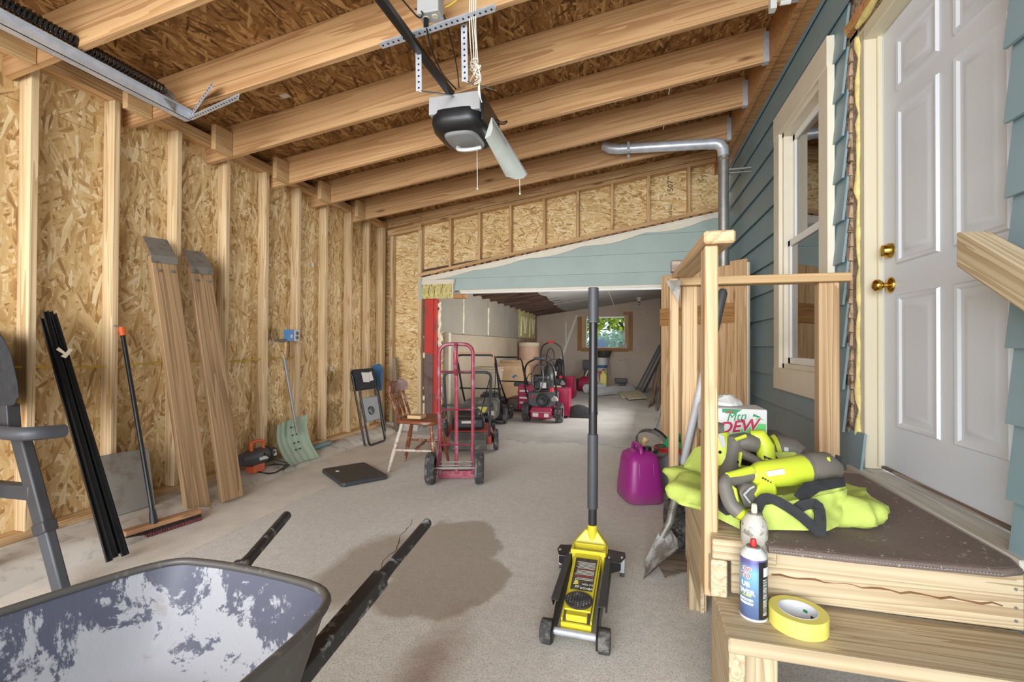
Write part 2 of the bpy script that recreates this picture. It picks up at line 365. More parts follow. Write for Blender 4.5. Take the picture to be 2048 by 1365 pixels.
class MB:
    def __init__(self): self.v = []; self.f = []
    def add(self, vs, fs):
        o = len(self.v); self.v += [V(p) for p in vs]; self.f += [tuple(i+o for i in f) for f in fs]; return self
    def box(self, lo, hi, Mx=None):
        (a, b, c), (d, e, f) = lo, hi
        vs = [V((x, y, z)) for x in (a, d) for y in (b, e) for z in (c, f)]
        if Mx: vs = [Mx @ p for p in vs]
        return self.add(vs, [(0, 1, 3, 2), (4, 6, 7, 5), (0, 4, 5, 1), (2, 3, 7, 6), (0, 2, 6, 4), (1, 5, 7, 3)])
    def beam(self, p0, p1, w_, h, up=(0, 0, 1)):
        p0, p1 = V(p0), V(p1); d, s, u = frame(p1-p0, up)
        vs = [p + s*a*w_/2 + u*b*h/2 for p in (p0, p1) for a in (-1, 1) for b in (-1, 1)]
        return self.add(vs, [(0, 2, 3, 1), (4, 5, 7, 6), (0, 1, 5, 4), (2, 6, 7, 3), (0, 4, 6, 2), (1, 3, 7, 5)])
    def loft(self, rings, cap=True, closed=False):
        n = len(rings[0]); vs = [p for r in rings for p in r]; fs = []
        m = len(rings)
        for i in range(m if closed else m-1):
            for j in range(n):
                a, b = i*n+j, i*n+(j+1) % n; k = (i+1) % m
                fs.append((a, b, k*n+(j+1) % n, k*n+j))
        if cap and not closed: fs += [tuple(range(n))[::-1], tuple((m-1)*n+j for j in range(n))]
        return self.add(vs, fs)
    def tube(self, pts, r, n=8, closed=False, flat=1.0):
        pts = [V(p) for p in pts]; m = len(pts); rings = []; prev = None
        for i, p in enumerate(pts):
            a = pts[i-1] if (i or closed) else p; c = pts[(i+1) % m] if (i < m-1 or closed) else p
            d = (c-a).normalized()
            if prev is None: _, s, u = frame(d)
            else:
                s = (prev - d*prev.dot(d)).normalized(); u = s.cross(d)
            prev = s; rr = r[i] if isinstance(r, (list, tuple)) else r
            rings.append([p + s*math.cos(2*PI*k/n)*rr + u*math.sin(2*PI*k/n)*rr*flat for k in range(n)])
        return self.loft(rings, True, closed)
    def lathe(self, prof, Mx=None, n=24, cap=True):
        rings = [[V((r*math.cos(2*PI*k/n), r*math.sin(2*PI*k/n), z)) for k in range(n)] for r, z in prof]
        if Mx: rings = [[Mx @ p for p in q] for q in rings]
        return self.loft(rings, cap)
    def ring(self, prof, Mx=None, n=24):
        rings = [[V((r*math.cos(2*PI*k/n), r*math.sin(2*PI*k/n), z)) for r, z in prof] for k in range(n)]
        if Mx: rings = [[Mx @ p for p in q] for q in rings]
        return self.loft(rings, False, True)
    def cyl(self, p0, p1, r, n=16, r2=None):
        return self.tube([p0, p1], [r, r if r2 is None else r2], n)
    def prism(self, poly, z0, z1, Mx=None):
        a = [V((x, y, z0)) for x, y in poly]; b = [V((x, y, z1)) for x, y in poly]
        if Mx: a = [Mx @ p for p in a]; b = [Mx @ p for p in b]
        return self.loft([a, b])
    def slab(self, pts, off):
        """polygon of world points given a thickness vector"""
        a = [V(p) for p in pts]; return self.loft([a, [p+V(off) for p in a]])
    def ball(self, c, r, n=12, m=8, Mx=None):
        r = (r, r, r) if isinstance(r, (int, float)) else r; c = V(c); rings = []
        for i in range(m+1):
            t = PI*(0.02+0.96*i/m); rings.append([c + V((r[0]*math.sin(t)*math.cos(2*PI*k/n), r[1]*math.sin(t)*math.sin(2*PI*k/n), -r[2]*math.cos(t))) for k in range(n)])
        if Mx: rings = [[Mx @ p for p in q] for q in rings]
        return self.loft(rings)
    def build(self, name, mat, parent=None, smooth=0, bevel=0, seg=2, sub=0, origin=None):
        me = bpy.data.meshes.new(name)
        if origin is None:
            if parent is None:
                origin = V((sum(p.x for p in self.v)/len(self.v), sum(p.y for p in self.v)/len(self.v), min(p.z for p in self.v)))
            else: origin = V((0, 0, 0))
        origin = V(origin)
        me.from_pydata([p-origin for p in self.v], [], self.f)
        bm = bmesh.new(); bm.from_mesh(me); bmesh.ops.recalc_face_normals(bm, faces=bm.faces); bm.to_mesh(me); bm.free()
        me.materials.append(M[mat] if isinstance(mat, str) else mat)
        o = bpy.data.objects.new(name, me); COL.objects.link(o); o.location = origin
        if bevel:
            bv = o.modifiers.new('bevel', 'BEVEL'); bv.width = bevel; bv.segments = seg; bv.limit_method = 'ANGLE'; bv.angle_limit = math.radians(40)
        if sub:
            s = o.modifiers.new('sub', 'SUBSURF'); s.levels = sub; s.render_levels = sub
        if smooth or sub or bevel:
            for p in me.polygons: p.use_smooth = True
            if not sub: me.set_sharp_from_angle(angle=math.radians(smooth or 35))
        if parent: par(o, parent)
        return o

def wm(o):
    return (wm(o.parent) @ o.matrix_parent_inverse @ o.matrix_basis) if o.parent else o.matrix_basis.copy()
def par(o, p):
    o.parent = p; o.matrix_parent_inverse = wm(p).inverted()
def tag(o, label=None, cat=None, group=None, kind=None):
    if label: o['label'] = label
    if cat: o['category'] = cat
    if group: o['group'] = group
    if kind: o['kind'] = kind
    return o
def thing(name, loc, label, cat, group=None, kind=None):
    o = bpy.data.objects.new(name, None); COL.objects.link(o); o.location = loc; o.empty_display_size = 0.1
    return tag(o, label, cat, group, kind)
BCACHE = {}
def board(name, p0, p1, w_, h, mat, parent=None, up=(0, 0, 1), bevel=0.003):
    """a plank as its own object, its length along local X so the grain runs along it"""
    p0, p1 = V(p0), V(p1); L = (p1-p0).length; d, s, u = frame(p1-p0, up)
    key = (round(L, 3), w_, h, mat, bevel)
    me = BCACHE.get(key)
    if me is None:
        mb = MB().box((-L/2, -w_/2, -h/2), (L/2, w_/2, h/2)); me = bpy.data.meshes.new(name)
        me.from_pydata(mb.v, [], mb.f); me.materials.append(M[mat])
        bm = bmesh.new(); bm.from_mesh(me)
        if bevel: bmesh.ops.bevel(bm, geom=bm.edges[:], offset=min(bevel, w_*0.4, h*0.4), segments=1, affect='EDGES')
        bmesh.ops.recalc_face_normals(bm, faces=bm.faces)
        bm.to_mesh(me); bm.free(); BCACHE[key] = me
    o = bpy.data.objects.new(name, me); COL.objects.link(o)
    y = u.cross(d)
    o.matrix_basis = Matrix(((d.x, y.x, u.x, 0), (d.y, y.y, u.y, 0), (d.z, y.z, u.z, 0), (0, 0, 0, 1)))
    o.location = (p0+p1)/2
    if parent: par(o, parent)
    return o
def dup(root, move, rotz=0, group=None, label=None):
    def rec(o, p):
        c = o.copy(); COL.objects.link(c)
        if p: c.parent = p
        for ch in list(o.children): rec(ch, c)
        return c
    r = rec(root, None); r.location = V(root.location)+V(move); r.rotation_euler.z += rotz
    if label: r['label'] = label
    return r
def lettering(body, origin, right, upv, size, mat, parent, name='lettering', wrap=None, shear=0.0, thick=0.0006, bold=0.0):
    """text as a thin mesh lying on a surface; wrap=(axis point, radius) bends it round a can"""
    cu = bpy.data.curves.new(name, 'FONT'); cu.body = body; cu.size = size; cu.align_x = 'CENTER'; cu.align_y = 'CENTER'; cu.extrude = thick; cu.shear = shear; cu.offset = bold
    cu.resolution_u = 3
    tmp = bpy.data.objects.new('tmp', cu); COL.objects.link(tmp)
    dg = bpy.context.evaluated_depsgraph_get(); me = bpy.data.meshes.new_from_object(tmp.evaluated_get(dg))
    COL.objects.unlink(tmp); bpy.data.objects.remove(tmp)
    r, u = V(right).normalized(), V(upv).normalized(); n = r.cross(u); o0 = V(origin)
    for vt in me.vertices:
        x, y, z = vt.co
        if wrap:
            c, R = wrap; a0 = math.atan2(o0.y-c[1], o0.x-c[0]); a = a0 + x/R
            vt.co = V((c[0]+(R+z)*math.cos(a), c[1]+(R+z)*math.sin(a), o0.z+y))
        else: vt.co = o0 + r*x + u*y + n*z
    me.materials.clear(); me.materials.append(M[mat])
    o = bpy.data.objects.new(name, me); COL.objects.link(o)
    if parent: par(o, parent)
    return o
def grain(o, d):
    """turn the mesh's own axes so that local X (the grain) runs along d, leaving it where it stands"""
    d, s, u = frame(d); y = u.cross(d); R3 = Matrix(((d.x, y.x, u.x), (d.y, y.y, u.y), (d.z, y.z, u.z))).to_4x4()
    W = o.matrix_basis.copy(); o.data.transform(R3.inverted() @ Matrix.Translation(W.translation*0)); o.matrix_basis = W @ R3
def arc(c, r, a0, a1, n, ax=(1, 0, 0), ay=(0, 0, 1)):
    c = V(c); ax, ay = V(ax), V(ay)
    return [c + ax*r*math.cos(a0+(a1-a0)*i/n) + ay*r*math.sin(a0+(a1-a0)*i/n) for i in range(n+1)]
def rotz(loc, a): return Matrix.Translation(V(loc)) @ Matrix.Rotation(a, 4, 'Z')
def bend(pts, r=0.06, n=4):
    """round the corners of a polyline"""
    pts = [V(p) for p in pts]; out = [pts[0]]
    for a, b, c in zip(pts, pts[1:], pts[2:]):
        p = b+(a-b).normalized()*min(r, (a-b).length*0.45); q = b+(c-b).normalized()*min(r, (c-b).length*0.45)
        for i in range(n+1):
            t = i/n; out.append(p*(1-t)**2 + b*2*t*(1-t) + q*t*t)
    return out+[pts[-1]]

# ================================================================== STRUCTURE
def struct(name, loc=(0, 0, 0)):
    o = bpy.data.objects.new(name, None); COL.objects.link(o); o.location = loc; o.empty_display_size = 0.1; o['kind'] = 'structure'; return o
XL, XR, YB = -3.10, 1.03, 5.40           # stud face of the left wall, siding face of the right wall, stud face of the gable wall
LAPZ, LAP = 1.117, 0.212

# ---- floor
fl = MB().box((-2.30, -1.6, -0.12), (1.3, 5.18, 0)).build('floor', 'concrete', origin=(0, 0, 0)); fl['kind'] = 'structure'
MB().box((-3.3, -1.6, -0.12), (-2.306, 5.18, -0.002)).build('slab', 'lightconcrete', fl)
MB().box((-3.3, 5.19, -0.12), (1.3, 12.9, 0.004)).build('slab', 'slab2', fl)
# broken lip between the two slabs
mb = MB()
for i in range(26):
    x = -2.5+i*0.125+random.uniform(-.03, .03); y = 5.17+random.uniform(-.06, .06)+0.05*math.sin(i*0.9)
    mb.ball((x, y, 0.0), (random.uniform(.05, .11), random.uniform(.02, .06), random.uniform(.006, .018)), 7, 4)
o = mb.build('broken_lip', 'slab2', fl, smooth=60); o['kind'] = 'stuff'
ca, cb_ = at(826, 1040, z=.0), at(700, 1236, z=.0); pts = []
for i in range(31):
    p = ca.lerp(cb_, i/30); pts.append((p.x+random.uniform(-.008, .008)+.012*math.sin(i*.7), p.y, .0))
MB().tube(pts, [random.uniform(.0008, .0026) for _ in pts], 4).build('crack', 'ink', fl)
# ---- concrete curb under the left and back walls
rows = []
ys = [-1.5+0.13*i for i in range(54)]
def curb_x(y):
    e = -2.66-0.028*(y+1) if y < 2.2 else -2.75-0.20*min(1, (y-2.2)/1.1)
    return e
for y in ys:
    j = random.uniform(-.018, .018); e = curb_x(y)
    rows.append([V((-3.4, y, -0.02)), V((e+0.05+j, y, -0.02)), V((e+0.03+j, y, 0.022+j*.3)), V((e-0.05+j*.6, y, 0.062+j*.3)), V((e-0.1, y, 0.075)), V((-3.4, y, 0.08))])
cb = MB().loft(rows).build('curb_concrete', 'curb', smooth=50, origin=(-3.0, 2, 0)); cb['kind'] = 'structure'; cb.name = 'trim_1'
MB().box((-3.3, 5.36, -0.02), (-2.66, 5.72, 0.10)).build('curb_return', 'curb', cb, bevel=0.02)

# ---- left wall: strand board, plates and studs
wl = struct('wall_left', (-3.19, 2, 0))
pb = [-1.3, -0.08, 1.14, 2.36, 3.58, 4.80, 5.50]
for a, b in zip(pb, pb[1:]):
    MB().box((-3.205, a+0.002, 0.078), (-3.19, b-0.002, 2.42)).build('sheathing_panel', 'osb', wl, origin=(0, 0, 0))
    MB().box((-3.205, a+0.6, 2.424), (-3.19, b+0.596, 2.78)).build('sheathing_panel', 'osb', wl, origin=(0, 0, 0))
board('bottom_plate', (-3.145, -1.3, 0.097), (-3.145, 5.44, 0.097), 0.089, 0.038, 'plate', wl)
for zz in (2.652, 2.692): board('top_plate', (-3.145, -1.3, zz), (-3.145, 5.45, zz), 0.089, 0.038, 'plate', wl)
for k in range(-6, 9):
    y = 1.706+0.405*k+(0.03 if k == 7 else 0)
    board('stud', (-3.145, y, 0.117), (-3.145, y, 2.632), 0.038, 0.089, 'stud', wl, up=(1, 0, 0))
for y in (5.26, 5.30): board('stud', (-3.145, y, 0.117), (-3.145, y, 2.632), 0.038, 0.089, 'stud', wl, up=(1, 0, 0))

# ---- ceiling: roof deck, rafters, ledger, hangers
RZ = lambda x: 2.55+0.13*(x+2.95)       # underside of the rafters
ce = struct('ceiling', (-1, 2, 2.9))
sl = V((1, 0, 0.13))
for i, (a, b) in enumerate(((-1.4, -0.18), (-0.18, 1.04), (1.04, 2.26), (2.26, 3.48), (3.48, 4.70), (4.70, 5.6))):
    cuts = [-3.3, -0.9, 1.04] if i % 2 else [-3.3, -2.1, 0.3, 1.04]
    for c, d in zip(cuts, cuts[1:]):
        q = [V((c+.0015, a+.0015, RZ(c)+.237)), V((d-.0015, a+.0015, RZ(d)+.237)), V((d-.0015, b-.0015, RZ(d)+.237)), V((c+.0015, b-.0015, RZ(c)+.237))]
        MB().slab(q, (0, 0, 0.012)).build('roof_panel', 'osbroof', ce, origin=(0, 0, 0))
RY = [-0.72, -0.13, 0.46, 1.05, 1.64, 2.22, 2.82, 3.41, 3.99, 4.61]
for y in RY:
    board('rafter', (-3.2, y, RZ(-3.2)+.1175), (0.895, y, RZ(0.895)+.1175), 0.038, 0.235, 'rafter', ce)
    board('rafter_block', (-2.955, y-.17, RZ(-2.955)+.085), (-2.955, y-.021, RZ(-2.955)+.085), 0.04, 0.185, 'rail', ce)
    MB().box((0.862, y-.0225, RZ(.87)-.004), (0.898, y-.0195, RZ(.87)+.2)).box((0.862, y+.0195, RZ(.87)-.004), (0.898, y+.0225, RZ(.87)+.2)).box((0.862, y-.0225, RZ(.87)-.006), (0.898, y+.0225, RZ(.87)-.003)).build('joist_hanger', 'galv', ce)
board('ledger', (0.92, -1.3, 3.165), (0.92, 5.6, 3.165), 0.04, 0.26, 'ledger', ce, bevel=.002)
board('ledger_spacer', (0.985, -1.3, 3.175), (0.985, 5.6, 3.175), 0.088, 0.235, 'ledger', ce, bevel=.002)
for (x, y, s) in ((-1.9, 2.4, .11), (-0.55, 1.8, .1), (0.15, 2.4, .1), (0.3, 3.0, .1), (-2.2, 1.8, .1)):   # grading stamps printed on the deck
    for k, t in enumerate(('APA', '24/16')):
        lettering(t, (x, y-k*.12, RZ(x)+.2362), (1, 0, 0.13), (0, -1, 0), s, 'ink', ce, 'stamp', thick=.0003)

# ---- gable wall over the opening
wb = struct('wall_back', (-1, YB, 0))
PT = lambda x: 2.684+0.136*(x+2.582)     # lower edge of the sloping top plate
PB = lambda x: 1.981+0.171*(x+2.67)      # upper edge of the header siding
YO = YB+.089
def gp(x, z, y=YO): return V((x, y, z))
MB().slab([gp(-3.19, .1), gp(-2.672, .1), gp(-2.672, 2.68), gp(-3.19, 2.64)], (0, .012, 0)).build('sheathing_panel', 'osbgable', wb, origin=(0, 0, 0))
gx = [-2.66, -1.44, -0.22, 1.0]
for a, b in zip(gx, gx[1:]):
    MB().slab([gp(a+.001, PB(a)+.03), gp(b-.001, PB(b)+.03), gp(b-.001, PT(b)+.1), gp(a+.001, PT(a)+.1)], (0, .012, 0)).build('sheathing_panel', 'osbgable', wb, origin=(0, 0, 0))
board('stud', (-2.655, YB+.045, .1), (-2.655, YB+.045, 2.66), .05, .089, 'stud', wb, up=(0, -1, 0))
board('stud', (-3.06, YB+.045, .1), (-3.06, YB+.045, 2.60), .038, .089, 'stud', wb, up=(0, -1, 0))
for px in (900, 958, 1020, 1088, 1155, 1224, 1297, 1378):
    x = at(px, 450, y=YB).x; board('stud', (x, YB+.045, PB(x)+.05), (x, YB+.045, PT(x)), .034, .089, 'plate', wb, up=(0, -1, 0))
board('sloping_plate', (-2.75, YB+.045, PT(-2.75)+.021), (1.02, YB+.045, PT(1.02)+.021), .1, .04, 'plate', wb)
board('sloping_plate', (-3.15, YB+.03, PT(-3.15)+.10), (1.02, YB+.03, PT(1.02)+.10), .1, .11, 'plate', wb)
board('sloping_plate', (-3.1, YB-.01, 2.585), (-2.62, YB-.01, 2.65), .05, .075, 'plate', wb)
board('sloping_plate', (-3.05, YB-.03, 2.70), (-2.62, YB-.03, 2.76), .03, .04, 'plate', wb)
board('sill_plate', (-2.67, YB+.04, PB(-2.67)+.04), (1.02, YB+.04, PB(1.02)+.04), .1, .04, 'plate', wb)
# blocks and gaps below the sill plate
mb = MB()
for i in range(34):
    x = -2.5+i*.102; L = random.uniform(.03, .09)
    mb.slab([gp(x, PB(x)-.002, YB+.01), gp(x+L, PB(x+L)-.002, YB+.01), gp(x+L, PB(x+L)+.018, YB+.01), gp(x, PB(x)+.018, YB+.01)], (0, .06, 0))
mb.build('shim', 'batten', wb)['kind'] = 'stuff'
# header siding: lapped planks cut along the roof slope
HB = 1.782
zs = [HB+.03, 1.965, 2.18, 2.395, 2.61]
for a, b in zip(zs, zs[1:]):
    def xz(z): return (z-1.955)/0.171-2.67
    xa, xb = max(-2.62, xz(a)), max(-2.62, xz(b)); pts = []
    if xa < 1.02:
        pts = [gp(xa, a, YB+.03), gp(1.02, a, YB+.03)]
        if xb < 1.02: pts += [gp(1.02, b+.0, YB+.045), gp(xb, b, YB+.045)]
        else: pts += [gp(1.02, 1.955+.171*3.69, YB+.045)]
        if xa == -2.62 and xb > -2.62: pts += [gp(-2.62, 1.955+.171*.05, YB+.045)]
        MB().slab(pts, (0, .012, 0)).build('plank', 'sidinghdr', wb)
MB().box((-2.64, YB+.058, HB+.02), (1.02, YB+.12, 2.0)).build('backing', 'sheath', wb)
MB().slab([gp(-2.64, 1.9, YB+.07), gp(1.02, 1.9, YB+.07), gp(1.02, PB(1.02), YB+.07), gp(-2.64, PB(-2.64), YB+.07)], (0, .05, 0)).build('backing', 'sheath', wb)
# cream paint edge with white cut line along the slope
n = 30; top = []; bot = []
for i in range(n+1):
    x = -2.66+i*3.68/n; top.append(gp(x, PB(x)-.004, YB+.022)); bot.append(gp(x, PB(x)-.045-.035*abs(math.sin(i*.55))*(0.5+i/n), YB+.022))
MB().slab(bot+top[::-1], (0, .008, 0)).build('cut_edge', 'trim', wb)
board('cut_lip', (-2.66, YB+.012, PB(-2.66)-.006), (1.02, YB+.012, PB(1.02)-.006), .01, .012, 'white', wb)
board('header_trim', (-2.10, YB+.02, HB+.016), (.46, YB+.02, HB+.016), .05, .03, 'trim', wb)
board('header_trim', (-2.08, YB+.02, HB-.008), (.46, YB+.02, HB-.008), .07, .018, 'white', wb)
# insulation pocket at the left end of the header
MB().box((-2.66, YB+.0, 1.70), (-2.62, YB+.06, 1.955)).build('corner_board', 'sidinghdr', wb)
board('pocket_frame', (-2.62, YB+.005, 1.925), (-2.17, YB+.005, 1.925), .02, .06, 'trim', wb)
board('pocket_frame', (-2.19, YB+.005, 1.72), (-2.19, YB+.005, 1.95), .02, .05, 'trim', wb, up=(0, -1, 0))
mb = MB()
for i in range(46):
    x = -2.61+i*.0092+random.uniform(-.004, .004); mb.tube([(x, YB+.01, 1.715), (x+random.uniform(-.02, .02), YB-.012+random.uniform(-.02, .02), 1.80), (x+random.uniform(-.01, .01), YB+.01, 1.9)], random.uniform(.006, .013), 5)
mb.build('insulation', 'fiber', wb, smooth=60)['kind'] = 'stuff'
board('pocket_block', (-2.19, YB+.03, 1.735), (-2.02, YB+.03, 1.735), .09, .05, 'ledger', wb)
# right of the opening, hidden behind the plank door
MB().box((.47, YB+.06, 0), (1.03, YB+.13, 1.9)).build('side_board', 'greyboard', wb)

for t_, py, sz in (('APA RATED', 432, .05), ("507'''", 368, .085)): lettering(t_, at(1341, py, y=YO-.0005), (0, 0, 1), (-1, 0, 0), sz, 'ink', wb, 'stamp', thick=.0003)
# ---- jamb at the left of the opening
j = struct('trim_2', (-2.55, YB+.1, 0))
MB().box((-2.672, YB+.09, .1), (-2.595, YB+.14, 1.72)).build('jamb_board', 'mauve', j)
MB().box((-2.597, YB+.05, .09), (-2.49, YB+.15, 1.0)).build('jamb_post', 'mauve', j)
MB().box((-2.597, YB+.05, 1.0), (-2.49, YB+.15, 1.72)).build('jamb_post', 'redpaint', j)
MB().box((-2.49, YB+.08, .09), (-2.455, YB+.17, 1.72)).build('jamb_stop', 'redpaint', j)
mb = MB(); e = []
pts = []
for i in range(40):
    z = .1+i*.0405; pts.append((-2.44+random.uniform(-.022, .022), YB+.16, z))
mb.tube(pts, [random.uniform(.012, .034) for _ in pts], 7, flat=1)
mb.build('foam_bead', 'palefoam', j, smooth=60)
mb = MB()
for (x, z, r) in ((-2.63, .98, .035), (-2.64, 1.22, .018), (-2.62, .3, .05), (-2.635, .2, .06), (-2.62, .42, .03), (-2.64, .55, .02), (-2.63, .13, .05)): mb.ball((x, YB+.085, z), (r, .02, r*1.2), 9, 6)
mb.build('foam_blob', 'palefoam', j, smooth=60)

# ---- rear room
XB, YR = -2.55, 12.6
rwl = struct('wall_left_rear', (XB, 9, 0))
RC = lambda x: 1.93+.136*(x-XB)
ys2 = [5.62, at(926, 640, x=XB).y, at(976, 640, x=XB).y, at(1012, 640, x=XB).y, at(1037, 660, x=XB).y]
for a, b in zip(ys2, ys2[1:]): MB().box((XB-.05, a+.012, 1.285), (XB, b-.012, 1.97)).build('foam_board', 'greyboard', rwl, bevel=.004)
for y, r, z1 in ((ys2[1], .018, 1.86), (ys2[2], .018, 1.8)): MB().tube([(XB+.003, y, 1.30+i*(z1-1.30)/8) for i in range(9)], [r*random.uniform(.7, 1.3) for _ in range(9)], 6).build('foam_seam', 'palefoam', rwl, smooth=60)
ys3 = [6.12, at(993, 760, x=XB).y, YR-2.0]
for a, b in zip(ys3, ys3[1:]): MB().box((XB-.05, a+.006, .02), (XB+.012, b-.006, 1.275)).build('wall_board', 'tanboard', rwl, bevel=.004)
MB().box((XB-.06, 5.56, .02), (XB-.02, YR, 2.0)).build('backing', 'sheath', rwl)
MB().box((XB-.02, 6.02, .02), (XB+.05, 6.1, 1.29)).build('stud', 'trim', rwl)
mb = MB()
for k in range(14):     # squiggles of spray foam in the open bay
    z0 = .15+k*.085; pts = [(XB-.015, 5.70+.12*math.sin(i*1.1+k*1.7)+.12, z0+.03*i*math.cos(k)) for i in range(7)]
    mb.tube(pts, [random.uniform(.008, .022) for _ in pts], 6)
mb.build('foam_squiggle', 'foam', rwl, smooth=60)['kind'] = 'stuff'
for i in range(2):
    y0 = ys2[4]+.03+i*.95
    MB().box((XB-.04, y0, 1.30), (XB+.005, y0+.9, 1.98)).build('foam_bay', 'fiber', rwl)
    mb = MB(); mb.tube(bend([(XB+.012, y0+.15, 1.33), (XB+.012, y0+.2, 1.8), (XB+.012, y0+.45, 1.85), (XB+.012, y0+.6, 1.35), (XB+.012, y0+.75, 1.8)], .12), .022, 6)
    mb.build('foam_squiggle', 'palefoam', rwl, smooth=60)
# rear wall with its window hole
rw = struct('wall_rear', (-1, YR, 0))
X0, X1, Z0, Z1 = -1.20, -0.15, 1.06, 1.90
for lo, hi in (((XB-.05, YR, 0), (-1.75, YR+.02, 2.6)), ((-1.745, YR, 0), (X0, YR+.02, 2.6)), ((X1, YR, 0), (.78, YR+.02, 2.6)), ((X0, YR, 0), (X1, YR+.02, Z0)), ((X0, YR, Z1), (X1, YR+.02, 2.6))):
    MB().box(lo, hi).build('wall_board', 'rearwall', rw, origin=(0, 0, 0))
MB().slab([(-2.05, YR-.012, .35), (-1.97, YR-.012, .35), (-1.42, YR-.012, 1.95), (-1.47, YR-.012, 1.95)], (0, .01, 0)).build('torn_seam', 'trim', rw)
MB().tube([(-.55+.02*math.sin(i), YR-.006, .3+.08*i) for i in range(9)], .006, 5).build('wire', 'oldwood', rw)
for x, z in ((-.27, .72), (-.16, .73), (.42, 2.0), (-.3, 2.1)): MB().ball((x, YR-.005, z), (.014, .006, .014), 8, 5).build('stain_plug', 'oldwood', rw)
w2 = struct('window_2', (-.68, YR, 1.0))
for p0, p1 in (((-1.37, YR-.01, .97), (-1.37, YR-.01, 1.90)), ((-.01, YR-.01, .97), (-.01, YR-.01, 2.02))): board('trim_board', p0, p1, .11, .022, 'batten', w2, up=(0, -1, 0))
board('trim_board', (-1.32, YR-.01, .985), (-.06, YR-.01, .985), .022, .07, 'batten', w2)
board('trim_board', (-.2, YR-.012, 1.985), (.045, YR-.012, 1.985), .024, .08, 'batten', w2)
for p0, p1 in (((-1.26, YR+.04, 1.0), (-1.26, YR+.04, 1.92)), ((-.11, YR+.04, 1.0), (-.11, YR+.04, 1.92))): board('jamb_board', p0, p1, .1, .12, 'plate', w2, up=(0, -1, 0))
board('sill_board', (-1.3, YR+.03, 1.035), (-.06, YR+.03, 1.035), .16, .035, 'batten', w2)
MB().box((X0, YR+.08, Z0-.01), (X1, YR+.09, Z1)).build('pane', 'clearglass', w2)
for lo, hi in (((X0-.01, YR+.07, Z0-.01), (X0+.025, YR+.1, Z1)), ((X1-.025, YR+.07, Z0-.01), (X1+.01, YR+.1, Z1)), ((X0, YR+.07, Z1-.03), (X1, YR+.1, Z1+.01)), ((X0, YR+.07, Z0-.02), (X1, YR+.1, Z0+.01))):
    MB().box(lo, hi).build('sash', 'white', w2)
rr = struct('wall_right_rear', (.78, 9, 0)); MB().box((.745, 5.55, 0), (.8, YR+.05, 2.6)).build('wall_board', 'rearwall', rr)
# rear ceiling
rc = struct('ceiling_rear', (-1, 9, 2.1))
MB().slab([(XB-.1, 5.45, RC(XB-.1)+.16), (-1.5, 5.45, RC(-1.5)+.16), (-1.5, YR, RC(-1.5)+.16), (XB-.1, YR, RC(XB-.1)+.16)], (0, 0, .02)).build('roof_panel', 'darkwood', rc)
for i in range(15):
    y = 5.75+i*.48; board('rafter', (XB-.08, y, RC(XB-.08)+.07), (-1.45, y, RC(-1.45)+.07), .04, .14, 'darkwood', rc)
for i in range(3):
    a = 5.5+i*2.37; b = min(a+2.36, YR); x0 = -1.62-.1*(i == 2)
    n = 6; l = [V((x0+random.uniform(-.05, .05)+(-.12 if k == n and i == 2 else 0), a+(b-a)*k/n, RC(x0))) for k in range(n+1)]
    MB().slab([V((-.45, a, RC(-.45))), V((-.45, b, RC(-.45)))]+l[::-1], (0, 0, .012)).build('drywall_sheet', 'drywall', rc)
    MB().slab([V((-.442, a, RC(-.442))), V((.76, a, RC(.76))), V((.76, b, RC(.76))), V((-.442, b, RC(-.442)))], (0, 0, .012)).build('drywall_sheet', 'drywall', rc)

# ---- right wall: lapped siding, with window and door
wr = struct('wall_right', (XR, 2, 0))
def plank(k, y0, y1):
    z = LAPZ+LAP*k
    MB().slab([(XR-.010, y0, z), (XR-.010, y1, z), (XR+.014, y1, z+LAP+.02), (XR+.014, y0, z+LAP+.02)], (.011, 0, 0)).build('plank', 'siding', wr)
for k in range(-5, 11):
    if k <= 6: plank(k, -1.2, 1.595)
    if -1 <= k <= 6: plank(k, 3.64, YB+.1); plank(k, 2.615, 2.75)
    elif k == -2: plank(k, 2.615, YB+.1)
    elif k < -2: plank(k, 2.45 if k > -4 else 2.5, YB+.1)
    else: plank(k, -1.2 if k > 7 else 2.6, YB+.1)
    if k == 7: plank(k, -1.2, 1.6)
# house wall behind the siding
for lo, hi in (((1.06, 3.58, 0), (1.2, 5.6, 3.4)), ((1.06, 2.68, 0), (1.2, 3.6, .86)), ((1.06, 2.68, 2.7), (1.2, 3.6, 3.4)), ((1.06, -1.2, 2.64), (1.2, 2.7, 3.4)), ((1.06, -1.2, 0), (1.2, 1.58, 2.65)), ((1.2, 1.5, 0), (1.25, 2.6, .5))):
    MB().box(lo, hi).build('backing', 'sheath', wr)
